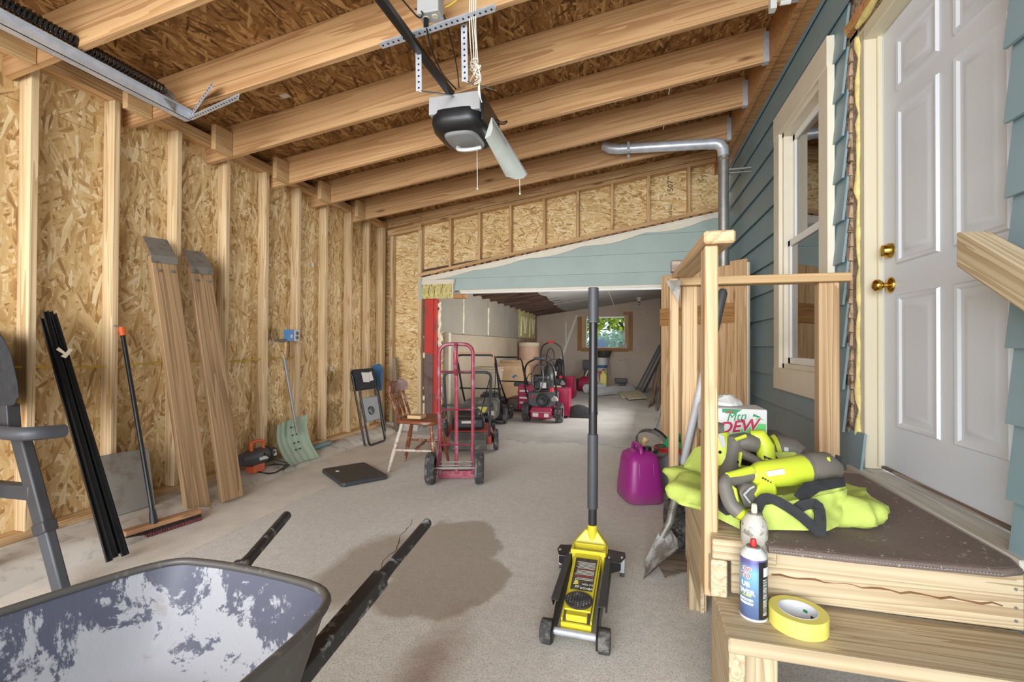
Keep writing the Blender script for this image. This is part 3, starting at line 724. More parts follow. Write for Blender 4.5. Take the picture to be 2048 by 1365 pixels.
# cut edge left of the door: layers of old cladding, brown stud and foam
MB().box((1.060, 2.545, .54), (1.16, 2.625, 2.66)).build('cut_stud', 'oldwood', wr)
mb = MB()
for k in range(-2, 7):
    z = LAPZ+LAP*k
    for q in range(3):
        zz = z+q*.07; t = .0+random.uniform(0, .012)
        mb.slab([(XR+.01+random.uniform(0, .008), 2.60-t, zz+.006), (XR+.042, 2.595-t, zz+.0), (XR+.05, 2.60-t*.5, zz+.068), (XR+.022, 2.60-t*.5, zz+.072)], (0, .04, 0))
mb.build('old_shingle', 'sheath', wr)['kind'] = 'stuff'
mb = MB(); pts = [(1.062+random.uniform(-.006, .006), 2.538+random.uniform(-.008, .008), .55+i*.053) for i in range(40)]
mb.tube(pts, [random.uniform(.008, .02) for _ in pts], 7); mb.build('foam_bead', 'foam', wr, smooth=60)
mb = MB()
for c, r in (((1.035, 2.08, 2.64), .035), ((1.03, 2.1, 2.60), .02), ((1.05, 2.05, 2.67), .03), ((1.033, 2.06, 2.595), .016), ((1.04, 2.11, 2.66), .03)): mb.ball(c, (r, r, r*1.2), 9, 6)
mb.tube([(1.045, 1.7+.09*i, 2.655+.006*math.sin(i*2)) for i in range(10)], [.012, .02, .013, .016, .02, .012, .018, .015, .02, .012], 6)
mb.build('foam_drip', 'foam', wr, smooth=60)
board('header_stud', (1.06, 1.5, 2.69), (1.06, 2.62, 2.69), .06, .05, 'ledger', wr)
# door frame
for y in (2.503, 1.587): board('door_jamb', (1.10, y, .55), (1.10, y, 2.62), .045, .08, 'jamb', wr, up=(-1, 0, 0), bevel=.004)
board('door_jamb', (1.10, 1.53, 2.60), (1.10, 2.545, 2.60), .08, .07, 'jamb', wr, bevel=.004)
for y in (2.474, 1.612): board('door_stop', (1.118, y, .56), (1.118, y, 2.57), .018, .02, 'jamb', wr, up=(-1, 0, 0))
sill = board('door_sill', (1.075, 1.53, .533), (1.075, 2.55, .533), .13, .03, 'sillwood', wr)
# door
d1 = struct('door_1', (1.14, 2.04, .57))
MB().box((1.125, 1.62, .572), (1.165, 2.455, 2.562)).build('door_slab', 'door', d1, bevel=.003)
for (y0, y1) in ((2.083, 2.316), (1.745, 1.953)):
    for (z0, z1) in ((2.26, 2.44), (1.50, 2.135), (.79, 1.325)):
        f = MB()
        for e, dx in ((0, 0), ):
            a = [(1.125, y0, z0), (1.125, y1, z0), (1.125, y1, z1), (1.125, y0, z1)]
        def rect(x, g): return [V((x, y0+g, z0+g)), V((x, y1-g, z0+g)), V((x, y1-g, z1-g)), V((x, y0+g, z1-g))]
        f.loft([rect(1.126, -.022), rect(1.115, -.016), rect(1.117, -.004), rect(1.1245, .004), rect(1.1245, .02), rect(1.119, .034), rect(1.119, .05)], True)
        f.build('door_panel', 'door', d1, smooth=25)
kn = MB().lathe([(.0, 0), (.036, 0), (.036, .006), (.03, .012), (.012, .016), (.011, .03), (.022, .038), (.028, .05), (.026, .062), (.014, .07), (.0, .072)], Matrix.Translation((1.124, 2.395, 1.395)) @ Matrix.Rotation(-PI/2, 4, 'Y'), 20, False).build('door_knob', 'brass', d1, smooth=50)
MB().lathe([(0, 0), (.034, 0), (.034, .008), (.026, .03), (.024, .034), (.012, .036), (0, .036)], Matrix.Translation((1.124, 2.395, 1.55)) @ Matrix.Rotation(-PI/2, 4, 'Y'), 20, False).build('deadbolt', 'brass', d1, smooth=40)
board('door_sweep', (1.122, 1.62, .567), (1.122, 2.455, .567), .02, .014, 'oldwood', d1)
# window
w1 = struct('window_1', (XR, 3.2, .82))
ya, yb_, za, zb = 2.725, 3.66, .82, 2.76
T = .12
board('trim_board', (1.015, ya+T/2, za), (1.015, ya+T/2, zb), T, .035, 'trim', w1, up=(-1, 0, 0))
board('trim_board', (1.015, yb_-T/2, za), (1.015, yb_-T/2, zb), T, .035, 'trim', w1, up=(-1, 0, 0))
board('trim_board', (1.014, ya, zb-.08), (1.014, yb_, zb-.08), .038, .16, 'trim', w1)
board('trim_board', (1.014, ya, za+.075), (1.014, yb_, za+.075), .038, .15, 'trim', w1)
iy0, iy1, iz0, iz1 = ya+T, yb_-T, za+.15, zb-.16
for lo, hi in (((1.02, iy0-.01, iz0), (1.10, iy0+.03, iz1)), ((1.02, iy1-.03, iz0), (1.10, iy1+.01, iz1)), ((1.02, iy0, iz1-.03), (1.10, iy1, iz1+.01)), ((1.02, iy0, iz0-.01), (1.10, iy1, iz0+.03))):
    MB().box(lo, hi).build('window_frame', 'trim', w1)
zm = 1.82
def sash(x, z0, z1):
    for lo, hi in (((x, iy0+.03, z0), (x+.03, iy0+.075, z1)), ((x, iy1-.075, z0), (x+.03, iy1-.03, z1)), ((x, iy0+.03, z1-.045), (x+.03, iy1-.03, z1)), ((x, iy0+.03, z0), (x+.03, iy1-.03, z0+.045))):
        MB().box(lo, hi).build('sash', 'white', w1, bevel=.004)
    MB().box((x+.012, iy0+.07, z0+.04), (x+.018, iy1-.07, z1-.04)).build('pane', 'glass', w1)
sash(1.075, zm-.02, iz1-.03); sash(1.045, iz0+.03, zm+.025)
rings = []
for i in range(61):
    y = iy0+.02+(iy1-iy0-.04)*i/60; x = 1.17+.018*math.sin(i*1.25)
    rings.append([V((x, y, iz0)), V((x, y, iz1)), V((x+.004, y, iz1)), V((x+.004, y, iz0))])
MB().loft(rings).build('curtain', 'white', w1, smooth=60)
MB().box((1.20, iy0-.1, iz0-.1), (1.22, iy1+.1, iz1+.1)).build('backing', 'sheath', w1)
# outlet cover low on the siding
ob = MB().box((XR-.03, 4.48, 1.21), (XR, 4.56, 1.40)).build('outdoor_outlet', 'lightgrey', bevel=.01); tag(ob, 'small round-cornered grey outdoor outlet on blue siding by plank door', 'outlet')

# ---- outside: driveway behind the camera and yard behind the window
for nm, lo, hi, m_ in (('driveway', (-3.6, -14, -.2), (1.3, -1.6, -.02), 'drive'), ('lawn', (-25, -40, -.25), (25, -1.6, -.06), 'lawn'), ('yard', (-25, 12.95, -.3), (25, 60, -.05), 'lawn')):
    o = MB().box(lo, hi).build(nm, m_, origin=(0, 0, 0)); o['kind'] = 'structure'

# ================================================================== LANDING, STAIRS, RAILS
ZL, ZT = .53, .35
st = thing('entry_stairs', (.6, 2, 0), 'raw wooden landing and step with post railing below the white door', 'stairs')
for i in range(7):
    y0 = 1.53+i*.14; board('deck_board', (.245, y0+.068, ZL-.0125), (1.02, y0+.068, ZL-.0125), .136, .025, 'treated', st)
board('fascia', (.243, 1.527, ZL-.032), (.42, 1.527, ZL-.032), .036, .062, 'treated', st)
board('riser', (.30, 1.545, .435), (1.02, 1.545, .435), .03, .15, 'treated', st)
mb = MB(); sp_a, sp_b = at(1543, 1150, y=1.5285), at(2006, 1212, y=1.5285); pts = []
for i in range(25):
    p = sp_a.lerp(sp_b, i/24); pts.append((p.x, 1.5295, p.z+.003*math.sin(i*1.7)+.002*math.sin(i*3.1)))
mb.tube(pts, [(.0012+.0020*abs(math.sin(i*.9+.6)))*(.3 if 6 < i < 10 else 1) for i in range(25)], 6); mb.build('bark_streak', 'oakstreak', st, smooth=60)
board('corner_block', (.262, 1.51, .408), (.262, 1.60, .408), .046, .112, 'treated', st)
board('rim_joist', (.262, 1.60, .448), (.262, 2.50, .448), .036, .13, 'treated', st)
board('rim_joist', (.29, 2.50, .448), (1.0, 2.50, .448), .036, .13, 'treated', st)
for x, y in ((.275, 2.1), (.40, 2.44), (.98, 2.46), (.98, 1.62)): board('leg', (x, y, 0), (x, y, .385), .07, .07, 'treated', st, up=(0, 1, 0))
board('skirt_board', (.2425, 1.70, .32), (.2425, 2.16, .32), .014, .26, 'treated', st)
tp = [(.25, 1.575), (.25, 1.315), (1.022, 1.315), (1.022, 1.575)]
board('tread', (.25, 1.43, ZT-.02), (1.024, 1.43, ZT-.02), .245, .04, 'treated', st, bevel=.005)
MB().prism([(0, 0), (1.56, 0), (1.56, .31), (1.30, .31), (1.30, .135), (1.03, .135), (1.03, 0)], 0, .038, Matrix(((0, 0, 1, .252), (1, 0, 0, 0), (0, 1, 0, 0), (0, 0, 0, 1)))) if False else None
for x in (.255, .965):
    o = MB().slab([(x, 1.60, 0), (x, 1.60, .309), (x, 1.33, .309), (x, 1.33, .134), (x, 1.07, .134), (x, 1.07, 0)], (.04, 0, 0)).build('stringer', 'treated', st, bevel=.003); grain(o, (0, 1, .6))
board('tread', (.25, 1.18, .155), (1.02, 1.18, .155), .255, .04, 'treated', st, bevel=.005)
board('step_block', (.34, 1.42, .0), (.34, 1.42, .308), .09, .09, 'treated', st, up=(0, 1, 0))
board('post', (.248, 1.605, .325), (.248, 1.605, 1.441), .089, .040, 'post', st, up=(1, 0, 0), bevel=.004)
board('cap_rail', (.268, 1.535, 1.462), (.252, 2.52, 1.480), .092, .040, 'post', st, bevel=.006)
board('post', (.208, 2.43, .36), (.208, 2.43, 1.455), .089, .042, 'post', st, up=(1, 0, 0), bevel=.004)
board('post', (.285, 2.455, .36), (.285, 2.455, 1.42), .075, .038, 'post', st, up=(0, 1, 0), bevel=.004)
board('post', (.895, 2.455, .532), (.895, 2.455, 1.42), .085, .06, 'post', st, up=(0, 1, 0), bevel=.004)
board('cross_rail', (.23, 2.44, 1.440), (.978, 2.44, 1.440), .089, .040, 'rail', st, bevel=.004)
MB().slab([(.165, 2.36, 1.44), (.235, 2.34, 1.44), (.222, 2.33, 1.33)], (0, .004, 0)).build('metal_strap', 'dullsteel', st)
MB().box((.20, 2.46, 1.50), (.25, 2.52, 1.56)).build('end_block', 'oldwood', st, bevel=.006)
for x, z in ((1.0, .47), (1.0, .42), (1.0, .385)): MB().cyl((x, 1.531, z), (x, 1.527, z), .004, 8).build('screw', 'galvdull', st)

# carpet on the landing
cp = [(.385, 1.47), (.60, 1.462), (.93, 1.475), (.985, 1.50), (1.003, 1.565), (1.004, 2.40), (.385, 2.40)]
mb = MB().prism(cp, ZL+.001, ZL+.013); cpo = mb.build('doormat', 'carpet', smooth=30, bevel=.004, origin=(.7, 1.9, ZL)); tag(cpo, 'worn brown carpet mat with bound front edge on the landing', 'carpet')
mb = MB(); mb.tube([(x, y-.002, ZL+.002) for x, y in cp[:5]], .011, 8); mb.build('binding', 'carpet', cpo, smooth=60)
mb = MB()
for i in range(70):
    a = .39+i*.0077; mb.box((a, 1.4495+(.004 if a > .8 else 0)+.002*abs(a-.6), ZL+.004), (a+.004, 1.4535+(.004 if a > .8 else 0)+.002*abs(a-.6), ZL+.006))
mb.build('stitching', 'greyplastic', cpo)['kind'] = 'stuff'

# handrail on the wall by the steps
hr = thing('handrail', (.97, 1.2, 1.2), 'sloping square-cut timber handrail beside the steps, right of the door', 'handrail')
a = V((.945, 1.575, 1.405)); dn = V((0, -1, -.62)).normalized()
MB().loft([[V((x, 1.59, z)) for x, z in ((.905, 1.352), (.985, 1.352), (.985, 1.452), (.905, 1.452))], [V((x, .35, z-.80)) for x, z in ((.905, 1.352), (.985, 1.352), (.985, 1.452), (.905, 1.452))]]).build('rail', M['treated'], hr, bevel=.006); grain(hr.children[0], (0, -1, -.645))
for y in (1.35, .6): MB().box((.98, y-.02, 1.352-.645*(1.59-y)+.02), (1.035, y+.02, 1.352-.645*(1.59-y)+.07)).build('bracket', 'galv', hr)

# ================================================================== THINGS ON THE LANDING
# tool bag
BX, BY, BZ = .49, 1.87, ZL+.014
bag = thing('tool_bag', (BX, BY, BZ), 'open lime and black tool bag slumped on the landing carpet', 'bag')
from mathutils import noise as NZ
def bagring(sx, sy, z, amp, n=96):
    r = []
    for k in range(n):
        t = 2*PI*k/n; c, s_ = math.cos(t), math.sin(t); e = .55
        x = sx*math.copysign(abs(c)**e, c); y = sy*math.copysign(abs(s_)**e, s_)
        p = V((BX+x, BY+y, BZ+z)); q = V((p.x*7, p.y*7, z*4)); f_ = abs(NZ.noise(q))-.22+.5*(abs(NZ.noise(q*2.3+V((3, 1, 7))))-.22)
        o_ = V((c, s_, 0))*f_*amp; lift = (.35*NZ.noise(V((p.x*5, p.y*5, 3)))+.25*c*(.5 if s_ < 0 else 0))*amp*min(1, z/.06)
        r.append(p+o_+V((0, 0, lift)))
    return r
lv_ = [(.27, .19, 0, .02), (.315, .222, .006, .05), (.333, .235, .02, .09), (.333, .230, .036, .11), (.323, .218, .052, .12), (.308, .204, .066, .12), (.293, .188, .076, .11), (.278, .174, .080, .10), (.26, .158, .076, .09), (.24, .14, .066, .06), (.18, .1, .06, .03)]
MB().loft([bagring(*q_) for q_ in lv_]).build('shell', 'limecloth', bag, smooth=60)
# folded flaps, dark panels, straps
def sheet(pts, off=(0, .006, 0)): return MB().slab(pts, off)
def P(px, py, y): return at(px, py, y=y)
sheet([P(1362, 985, 1.99), P(1368, 930, 2.0), P(1388, 898, 2.0), P(1432, 880, 1.99), P(1432, 1020, 1.8), P(1400, 1018, 1.84)]).build('side_flap', 'limecloth', bag, bevel=.003)
sheet([P(1478, 1032, 1.60), P(1520, 1026, 1.595), P(1518, 1062, 1.60), P(1478, 1058, 1.61)]).build('end_panel', 'blackcloth', bag, bevel=.002)
sheet([P(1588, 992, 1.61), P(1608, 966, 1.63), P(1650, 960, 1.67), P(1690, 955, 1.72), P(1692, 974, 1.71), P(1640, 984, 1.61), P(1606, 1008, 1.585)]).build('end_panel', 'blackcloth', bag, bevel=.002)
sheet([P(1424, 984, 1.64), P(1440, 988, 1.63), P(1470, 1030, 1.60), P(1452, 1032, 1.60), P(1424, 1012, 1.62)]).build('end_panel', 'blackcloth', bag, bevel=.002)
sheet([P(1550, 918, 1.98), P(1590, 915, 1.98), P(1612, 930, 1.93), P(1560, 936, 1.93)]).build('end_panel', 'blackcloth', bag, bevel=.002)
sheet([P(1545, 905, 2.0), P(1590, 905, 2.0), P(1618, 926, 1.97), P(1560, 921, 1.98)]).build('side_flap', 'limecloth', bag, bevel=.002)
def crumple(name, mat, c4, amp, nn=14):
    A_, B_, C_, D_ = c4; m = MB(); top = []
    for i in range(nn+1):
        for k in range(nn+1):
            u, v = i/nn, k/nn; p = A_.lerp(B_, u).lerp(D_.lerp(C_, u), v); q = V((p.x*11, p.y*9, p.z*13))
            top.append(p+V((0, -1, .3))*amp*(abs(NZ.noise(q))*2.0+NZ.noise(q*2.7)*.5))
    W_ = nn+1; fs = [(i*W_+k, i*W_+k+1, (i+1)*W_+k+1, (i+1)*W_+k) for i in range(nn) for k in range(nn)]
    m.add(top, fs); m.add([p+V((0, .004, -.002)) for p in top], [f[::-1] for f in fs]); return m.build(name, mat, bag, smooth=55)
crumple('side_flap', 'limecloth', (P(1522, 1012, 1.60), P(1606, 998, 1.60), P(1652, 1062, 1.565), P(1528, 1060, 1.58)), .012)
crumple('side_flap', 'limecloth', (P(1606, 1000, 1.61), P(1693, 978, 1.72), P(1672, 1052, 1.62), P(1640, 1066, 1.57)), .016)
crumple('side_flap', 'limecloth', (P(1612, 986, 1.64), P(1688, 962, 1.735), P(1694, 1016, 1.70), P(1618, 1026, 1.60)), .014)
crumple('side_flap', 'limecloth', (P(1420, 1012, 1.625), P(1478, 1034, 1.60), P(1478, 1058, 1.60), P(1424, 1032, 1.625)), .008)
def strap(pts, w_=.03): 
    pts = bend(pts, .04, 3); m = MB(); rings = []
    for i, p in enumerate(pts):
        d = (pts[min(i+1, len(pts)-1)]-pts[max(i-1, 0)]).normalized(); s = d.cross(V((0, -1, .25))).normalized()*w_/2; n_ = V((0, -1, .2)).normalized()*.003
        rings.append([p-s-n_, p+s-n_, p+s+n_, p-s+n_])
    return m.loft(rings)
strap([P(1512, 1024, 1.575), P(1524, 996, 1.58), P(1548, 998, 1.575), P(1600, 1030, 1.555), P(1640, 1068, 1.54)]).build('strap', 'blackcloth', bag)
strap([P(1640, 1072, 1.538), P(1641, 1035, 1.555), P(1636, 1006, 1.585), P(1606, 1010, 1.585), P(1590, 1022, 1.57)]).build('strap', 'blackcloth', bag)
strap([P(1672, 960, 1.80), P(1674, 930, 1.83), P(1678, 912, 1.84)], .02).build('strap', 'blackcloth', bag)

# reciprocating saw lying across the bag
def X(px, py, y): return at(px, py, y=y)
saw = thing('reciprocating_saw', at(1560, 960, y=1.72), 'lime and grey cordless reciprocating saw lying across the open bag', 'saw')
ys_ = 1.70
def X(px, py, y): return at(px, py, y=y+(px-1560)*.00085)
ax0, ax1 = X(1500, 952, ys_), X(1617, 938, ys_); dsaw = (ax1-ax0).normalized()
MB().tube([ax0, X(1520, 950, ys_), X(1560, 946, ys_), X(1600, 941, ys_), ax1], [.024, .042, .046, .050, .046], 14).build('motor_housing', 'lime', saw, smooth=50)
MB().tube([X(1606, 940, ys_), X(1622, 937, ys_), X(1650, 933, ys_), X(1668, 942, ys_)], [.044, .052, .048, .036], 14).build('front_boot', 'toolgrey', saw, smooth=50)
MB().tube([X(1604, 940.5, ys_), X(1609, 940, ys_)], .053, 14).build('boot_ring', 'toolgrey', saw, smooth=50)
MB().tube(bend([X(1505, 948, ys_), X(1470, 958, ys_-.01), X(1448, 962, ys_-.02), X(1452, 985, ys_-.04), X(1462, 1012, ys_-.07), X(1478, 1026, ys_-.09)], .03), .0225, 10).build('handle', 'toolgrey', saw, smooth=50)
MB().tube([X(1455, 953, ys_-.025), X(1502, 942, ys_-.01)], [.012, .016], 8).build('top_grip', 'lime', saw, smooth=50)
MB().tube([X(1468, 1022, ys_-.08), X(1490, 1034, ys_-.08), X(1512, 1026, ys_-.07)], [.018, .02, .016], 8).build('battery_foot', 'lime', saw, smooth=50)
MB().slab([X(1478, 985, ys_-.06), X(1490, 970, ys_-.05), X(1512, 972, ys_-.05), X(1522, 985, ys_-.05), X(1512, 1018, ys_-.06), X(1490, 1020, ys_-.06)], (0, .07, .01)).build('battery', 'toolgrey', saw, bevel=.008)
MB().slab([X(1506, 988, ys_-.055), X(1522, 968, ys_-.05), X(1552, 962, ys_-.05), X(1556, 990, ys_-.05), X(1530, 1010, ys_-.055), X(1512, 1014, ys_-.055)], (0, .05, 0)).build('trigger_block', 'lime', saw, bevel=.008)
lb = [X(1532, 944, ys_-.052), X(1568, 938, ys_-.056), X(1572, 956, ys_-.056), X(1540, 962, ys_-.052)]
MB().slab(lb, (0, .003, 0)).build('rating_label', 'paper', saw)
for i in range(4):
    p = X(1526+i*5, 957+i*2.5, ys_-.049); MB().ball(p, .0035, 6, 4).build('vent_slot', 'black', saw)

def X(px, py, y): return at(px, py, y=y)
def X2(px, py, d): return at(px, py, y=ys_+(px-1560)*.00085+d)
MB().tube([X2(1456, 968, -.03), X2(1470, 980, -.055), X2(1474, 1005, -.075)], .006, 6).build('lime_trim', 'lime', saw, smooth=50)
MB().tube([X2(1488, 990, -.068), X2(1500, 978, -.06), X2(1508, 974, -.06)], .0035, 6).tube([X2(1488, 990, -.068), X2(1500, 1006, -.068)], .0035, 6).build('grey_trim', 'lightgrey', saw, smooth=50)
MB().tube([X2(1656, 915, -.045), X2(1664, 945, -.05)], .005, 6).build('nose_trim', 'lime', saw, smooth=50)
# drill / second tool at the back of the bag
dr = thing('cordless_drill', X(1480, 900, 1.93), 'grey and lime cordless tool with pivoting head deepest in the bag, behind the reciprocating saw', 'drill')
yd = 1.93
MB().tube([X(1432, 872, yd), X(1444, 905, yd-.02), X(1450, 935, yd-.05)], [.05, .047, .035], 12).build('motor_housing', 'lime', dr, smooth=50)
MB().tube([X(1434, 862, yd), X(1446, 862, yd)], [.035, .03], 12).build('end_cap', 'toolgrey', dr, smooth=50)
MB().tube([X(1470, 880, yd-.02), X(1460, 925, yd-.05), X(1456, 960, yd-.1)], [.04, .036, .028], 12).build('handle', 'toolgrey', dr, smooth=50)
MB().tube([X(1462, 888, yd-.02), X(1490, 884, yd-.03), X(1512, 890, yd-.02)], [.034, .036, .03], 12).build('gear_case', 'toolgrey', dr, smooth=50)
MB().tube([X(1500, 872, yd), X(1518, 872, yd), X(1530, 895, yd-.01), X(1534, 925, yd-.04)], [.022, .03, .034, .03], 12).build('battery', 'lime', dr, smooth=50)
MB().tube([X(1478, 905, yd-.05), X(1520, 925, yd-.06)], [.02, .014], 8).build('lever', 'toolgrey', dr, smooth=50)
MB().slab([X(1436, 868, yd-.055), X(1448, 872, yd-.055), X(1452, 898, yd-.06), X(1444, 898, yd-.06)], (0, .006, 0)).build('name_plate', 'lightgrey', dr)
MB().slab([X(1528, 912, yd-.06), X(1548, 920, yd-.07), X(1544, 930, yd-.07), X(1528, 926, yd-.06)], (0, .02, 0)).build('bit_clip', 'black', dr, bevel=.002)
for q0_, q1_, r_ in (((1446, 930), (1478, 934), .006), ((1478, 934), (1482, 905), .006), ((1470, 880), (1492, 872), .007), ((1452, 950), (1474, 956), .005)):
    MB().tube([X(*q0_, yd-.075), X(*q1_, yd-.07)], r_, 6).build('lime_trim', 'lime', dr, smooth=50)
for x_, y_ in ((1440, 905), (1452, 925), (1475, 925)): MB().ball(X(x_, y_, yd-.075), .006, 7, 5).build('screw', 'black', dr)
# vacuum head behind
vc = thing('hand_vacuum', X(1575, 905, 2.12), 'grey and lime tool nose poking out right of the black case', 'tool')
MB().tube([X(1545, 900, 2.10), X(1560, 898, 2.10), X(1590, 902, 2.08), X(1606, 910, 2.06)], [.046, .056, .045, .03], 12).build('body', 'toolgrey', vc, smooth=50)
MB().tube([X(1547, 899, 2.09), X(1555, 898, 2.09)], [.055, .06], 12).build('collar', 'lime', vc, smooth=50)
MB().slab([X(1568, 895, 2.038), X(1577, 896, 2.038), X(1577, 904, 2.036), X(1568, 903, 2.036)], (0, .006, 0)).build('badge', 'whiteplastic', vc)

# black case with the soda carton on it
case = thing('tool_case', (.62, 2.25, BZ), 'black plastic tool case under the soda carton against the blue siding', 'case')
MB().box((.33, 2.13, BZ), (.665, 2.385, BZ+.147)).build('case_body', 'blackplastic', case, bevel=.012)
MB().box((.325, 2.125, BZ+.149), (.67, 2.39, BZ+.182)).build('case_lid', 'black', case, bevel=.01)
MB().box((.55, 2.118, BZ+.13), (.60, 2.128, BZ+.165)).build('latch', 'darkgrey', case, bevel=.003)
ZC = BZ+.184
so = thing('soda_carton', (.58, 2.25, ZC), 'green and white twelve-pack soda carton on the black case', 'carton')
SX0, SX1, SY = .312, .565, 2.17
MB().box((SX0, SY, ZC), (SX1, SY+.17, ZC+.118)).build('carton_box', 'whiteplastic', so, bevel=.003)
f = SY-.0012
def fx(u, v): return (SX0+u*(SX1-SX0), f, ZC+v*.118)
for poly, m_ in (([(.72, 0.02), (.985, .02), (.985, .48), (.80, .5), (.72, .3)], 'popgreen'), ([(.42, .02), (.72, .02), (.72, .3), (.55, .25)], 'popgreen'), ([(.3, .98), (.62, .98), (.5, .8), (.3, .85)], 'greenink'), ([(.30, .02), (.42, .02), (.36, .2)], 'greenink'), ([(.86, .75), (.97, .62), (.82, .62)], 'popgreen'), ([(.80, .84), (.93, .70), (.78, .74)], 'greenink')):
    MB().slab([fx(u, v) for u, v in poly], (0, .001, 0)).build('printed_panel', m_, so)
MB().slab([fx(.985, .02), fx(1.0, .02), fx(1.0, .98), fx(.985, .98)], (0, .001, 0)).build('printed_panel', 'whiteplastic', so)
lettering('DEW', (SX0+.140, f-.001, ZC+.040), (1, 0, .16), (0, 0, 1), .068, 'whiteplastic', so, shear=.25, bold=.0045)
lettering('DEW', (SX0+.140, f-.002, ZC+.040), (1, 0, .16), (0, 0, 1), .068, 'crimson', so, shear=.25, bold=.0015)
lettering('Mtn', (SX0+.132, f-.001, ZC+.082), (1, 0, .16), (0, 0, 1), .050, 'greenink', so, shear=.25)
lettering('diet', (SX0+.105, f-.001, ZC+.104), (1, 0, .16), (0, 0, 1), .022, 'crimson', so, shear=.2)
pb_ = MB(); pb_.ball((.42, 2.28, ZC+.121), (.07, .05, .045), 14, 8)
for v_ in pb_.v: v_ += V((random.uniform(-.006, .006), random.uniform(-.006, .006), 0 if v_.z < ZC+.125 else random.uniform(-.006, .006)))
for v_ in pb_.v: v_.z = max(v_.z, ZC+.119)
tag(pb_.build('plastic_bag', 'whiteplastic', smooth=20), 'crumpled clear-white plastic wrap on top of the soda carton', 'wrap')

# spray cans and tape on the step
def can(name, cx, cy, h, r, mat, label, nozzle):
    t = thing(name, (cx, cy, ZT), label, 'spray can')
    b = MB().lathe([(0, 0), (r*.96, 0), (r, .004), (r, h*.80), (r*.985, h*.81)], None, 28, False).lathe([(r*.985, h*.81), (r*.98, h*.815), (r*.80, h*.90), (r*.45, h*.96)], None, 28, False)
    o = MB().lathe([(0, 0), (r*.96, 0), (r, .004), (r, h*.82), (r*.985, h*.83), (0, h*.83)], None, 28, False).build('body', mat, t, smooth=40, origin=(0, 0, 0)); o.matrix_basis = Matrix.Translation((cx, cy, ZT))
    Mx = Matrix.Translation((cx, cy, ZT))
    MB().lathe([(r*.99, h*.82), (r*.97, h*.835), (r*.85, h*.89), (r*.55, h*.945), (r*.5, h*.955), (0, h*.955)], Mx, 28, False).build('shoulder', 'canold' if mat == 'canold' else 'whiteplastic', t, smooth=40)
    MB().lathe([(r*.52, h*.95), (r*.52, h*.965), (r*.42, h*.97), (r*.40, h*.955), (0, h*.957)], Mx, 24, False).build('valve_cup', 'dullsteel', t, smooth=40)
    MB().lathe([(0, h*.955), (.0085, h*.955), (.0085, h*1.02), (.007, h*1.06), (0, h*1.06)], Mx, 12, False).build('nozzle', nozzle, t, smooth=40)
    MB().lathe([(r*.9, -.0005), (r*1.02, 0), (r*1.02, .005), (r*.99, .006)], Mx, 28, False).build('bottom_rim', 'whiteplastic', t, smooth=40)
    return t
CX, CY = at(1509, 1236, z=ZT).x, at(1509, 1236, z=ZT).y+.012; CR = .0355
c1 = can('spray_can', CX, CY, .205, CR, 'canblue', 'blue aerosol can with red nozzle beside the yellow tape roll', 'red')
can('spray_can', CX+.022, CY+.083, .275, .037, 'canold', 'paint-spattered white aerosol can directly behind the blue aerosol can', 'cloth')
fa = math.atan2(-CY, -CX)
def onr(a, z, dr_=.0006): return (CX+(CR+dr_)*math.cos(fa+a), CY+(CR+dr_)*math.sin(fa+a), ZT+z)
def tangent(a): return (-math.sin(fa+a), math.cos(fa+a), 0)
for txt, a, z, s, m_ in (('OP', -.55, .140, .019, 'lettering'), ('TO', -.62, .122, .019, 'lettering'), ('UB', -.6, .098, .020, 'lettering'), ('WER', -.5, .077, .020, 'lettering'), ('LOCATED', -.55, .056, .0085, 'lettering'), ('WINDOW', -.55, .046, .0085, 'lettering')):
    if z > .11: lettering(txt, onr(a, z, .0004), tangent(a), (0, 0, 1), s, 'lettering', c1, wrap=((CX, CY), CR+.0004), bold=.0014, shear=.15); lettering(txt, onr(a, z, .001), tangent(a), (0, 0, 1), s, 'crimson', c1, wrap=((CX, CY), CR+.001), shear=.15)
    else: lettering(txt, onr(a, z), tangent(a), (0, 0, 1), s, m_, c1, wrap=((CX, CY), CR+.0006), bold=.0006)
def canpatch(name, a0, a1, z0, z1, mat, dr_=.0005):
    n = 8; A = [V(onr(a0+(a1-a0)*i/n, z0, dr_)) for i in range(n+1)]; B = [V(onr(a0+(a1-a0)*i/n, z1, dr_)) for i in range(n+1)]
    m = MB(); m.add(A+B, [(i, i+1, n+2+i, n+1+i) for i in range(n)]); return m.build(name, mat, c1, smooth=60)
canpatch('back_label', .38, 1.75, .008, .166, 'black'); canpatch('lime_bar', -.9, -.15, .066, .069, 'lime', .0007); canpatch('pink_label', .75, 1.5, .125, .15, 'sheetw', .0008)
for i in range(26): 
    z = .018+i*.0039; canpatch('barcode_bar', .72, 1.15, z, z+random.choice((.0012, .0022)), 'whiteplastic', .0008)
tc = at(1596, 1236, z=ZT+.022); tr_ = thing('tape_roll', (tc.x, tc.y, ZT), 'yellow masking tape roll lying flat on the wooden step', 'tape')
Mx = Matrix.Translation((tc.x, tc.y, ZT))
MB().ring([(.0485, 0), (.0705, 0), (.0715, .001), (.0715, .044), (.0705, .045), (.0485, .045)], Mx, 48).build('tape', 'tapeyellow', tr_, smooth=40)
MB().ring([(.046, .001), (.0485, .001), (.0485, .0455), (.046, .0455)], Mx, 48).build('core', 'core', tr_, smooth=40)
for a, w_, z0, m_ in ((.3, .25, .012, 'ink'), (.75, .25, .02, 'greenink'), (1.3, .3, .026, 'core')):
    n = 6; A = [V((tc.x+.0455*math.cos(a+w_*i/n), tc.y+.0455*math.sin(a+w_*i/n), ZT+z0)) for i in range(n+1)]; MB().add(A+[p+V((0, 0, .008)) for p in A], [(i, i+1, n+2+i, n+1+i) for i in range(n)]).build('core_print', m_, tr_)

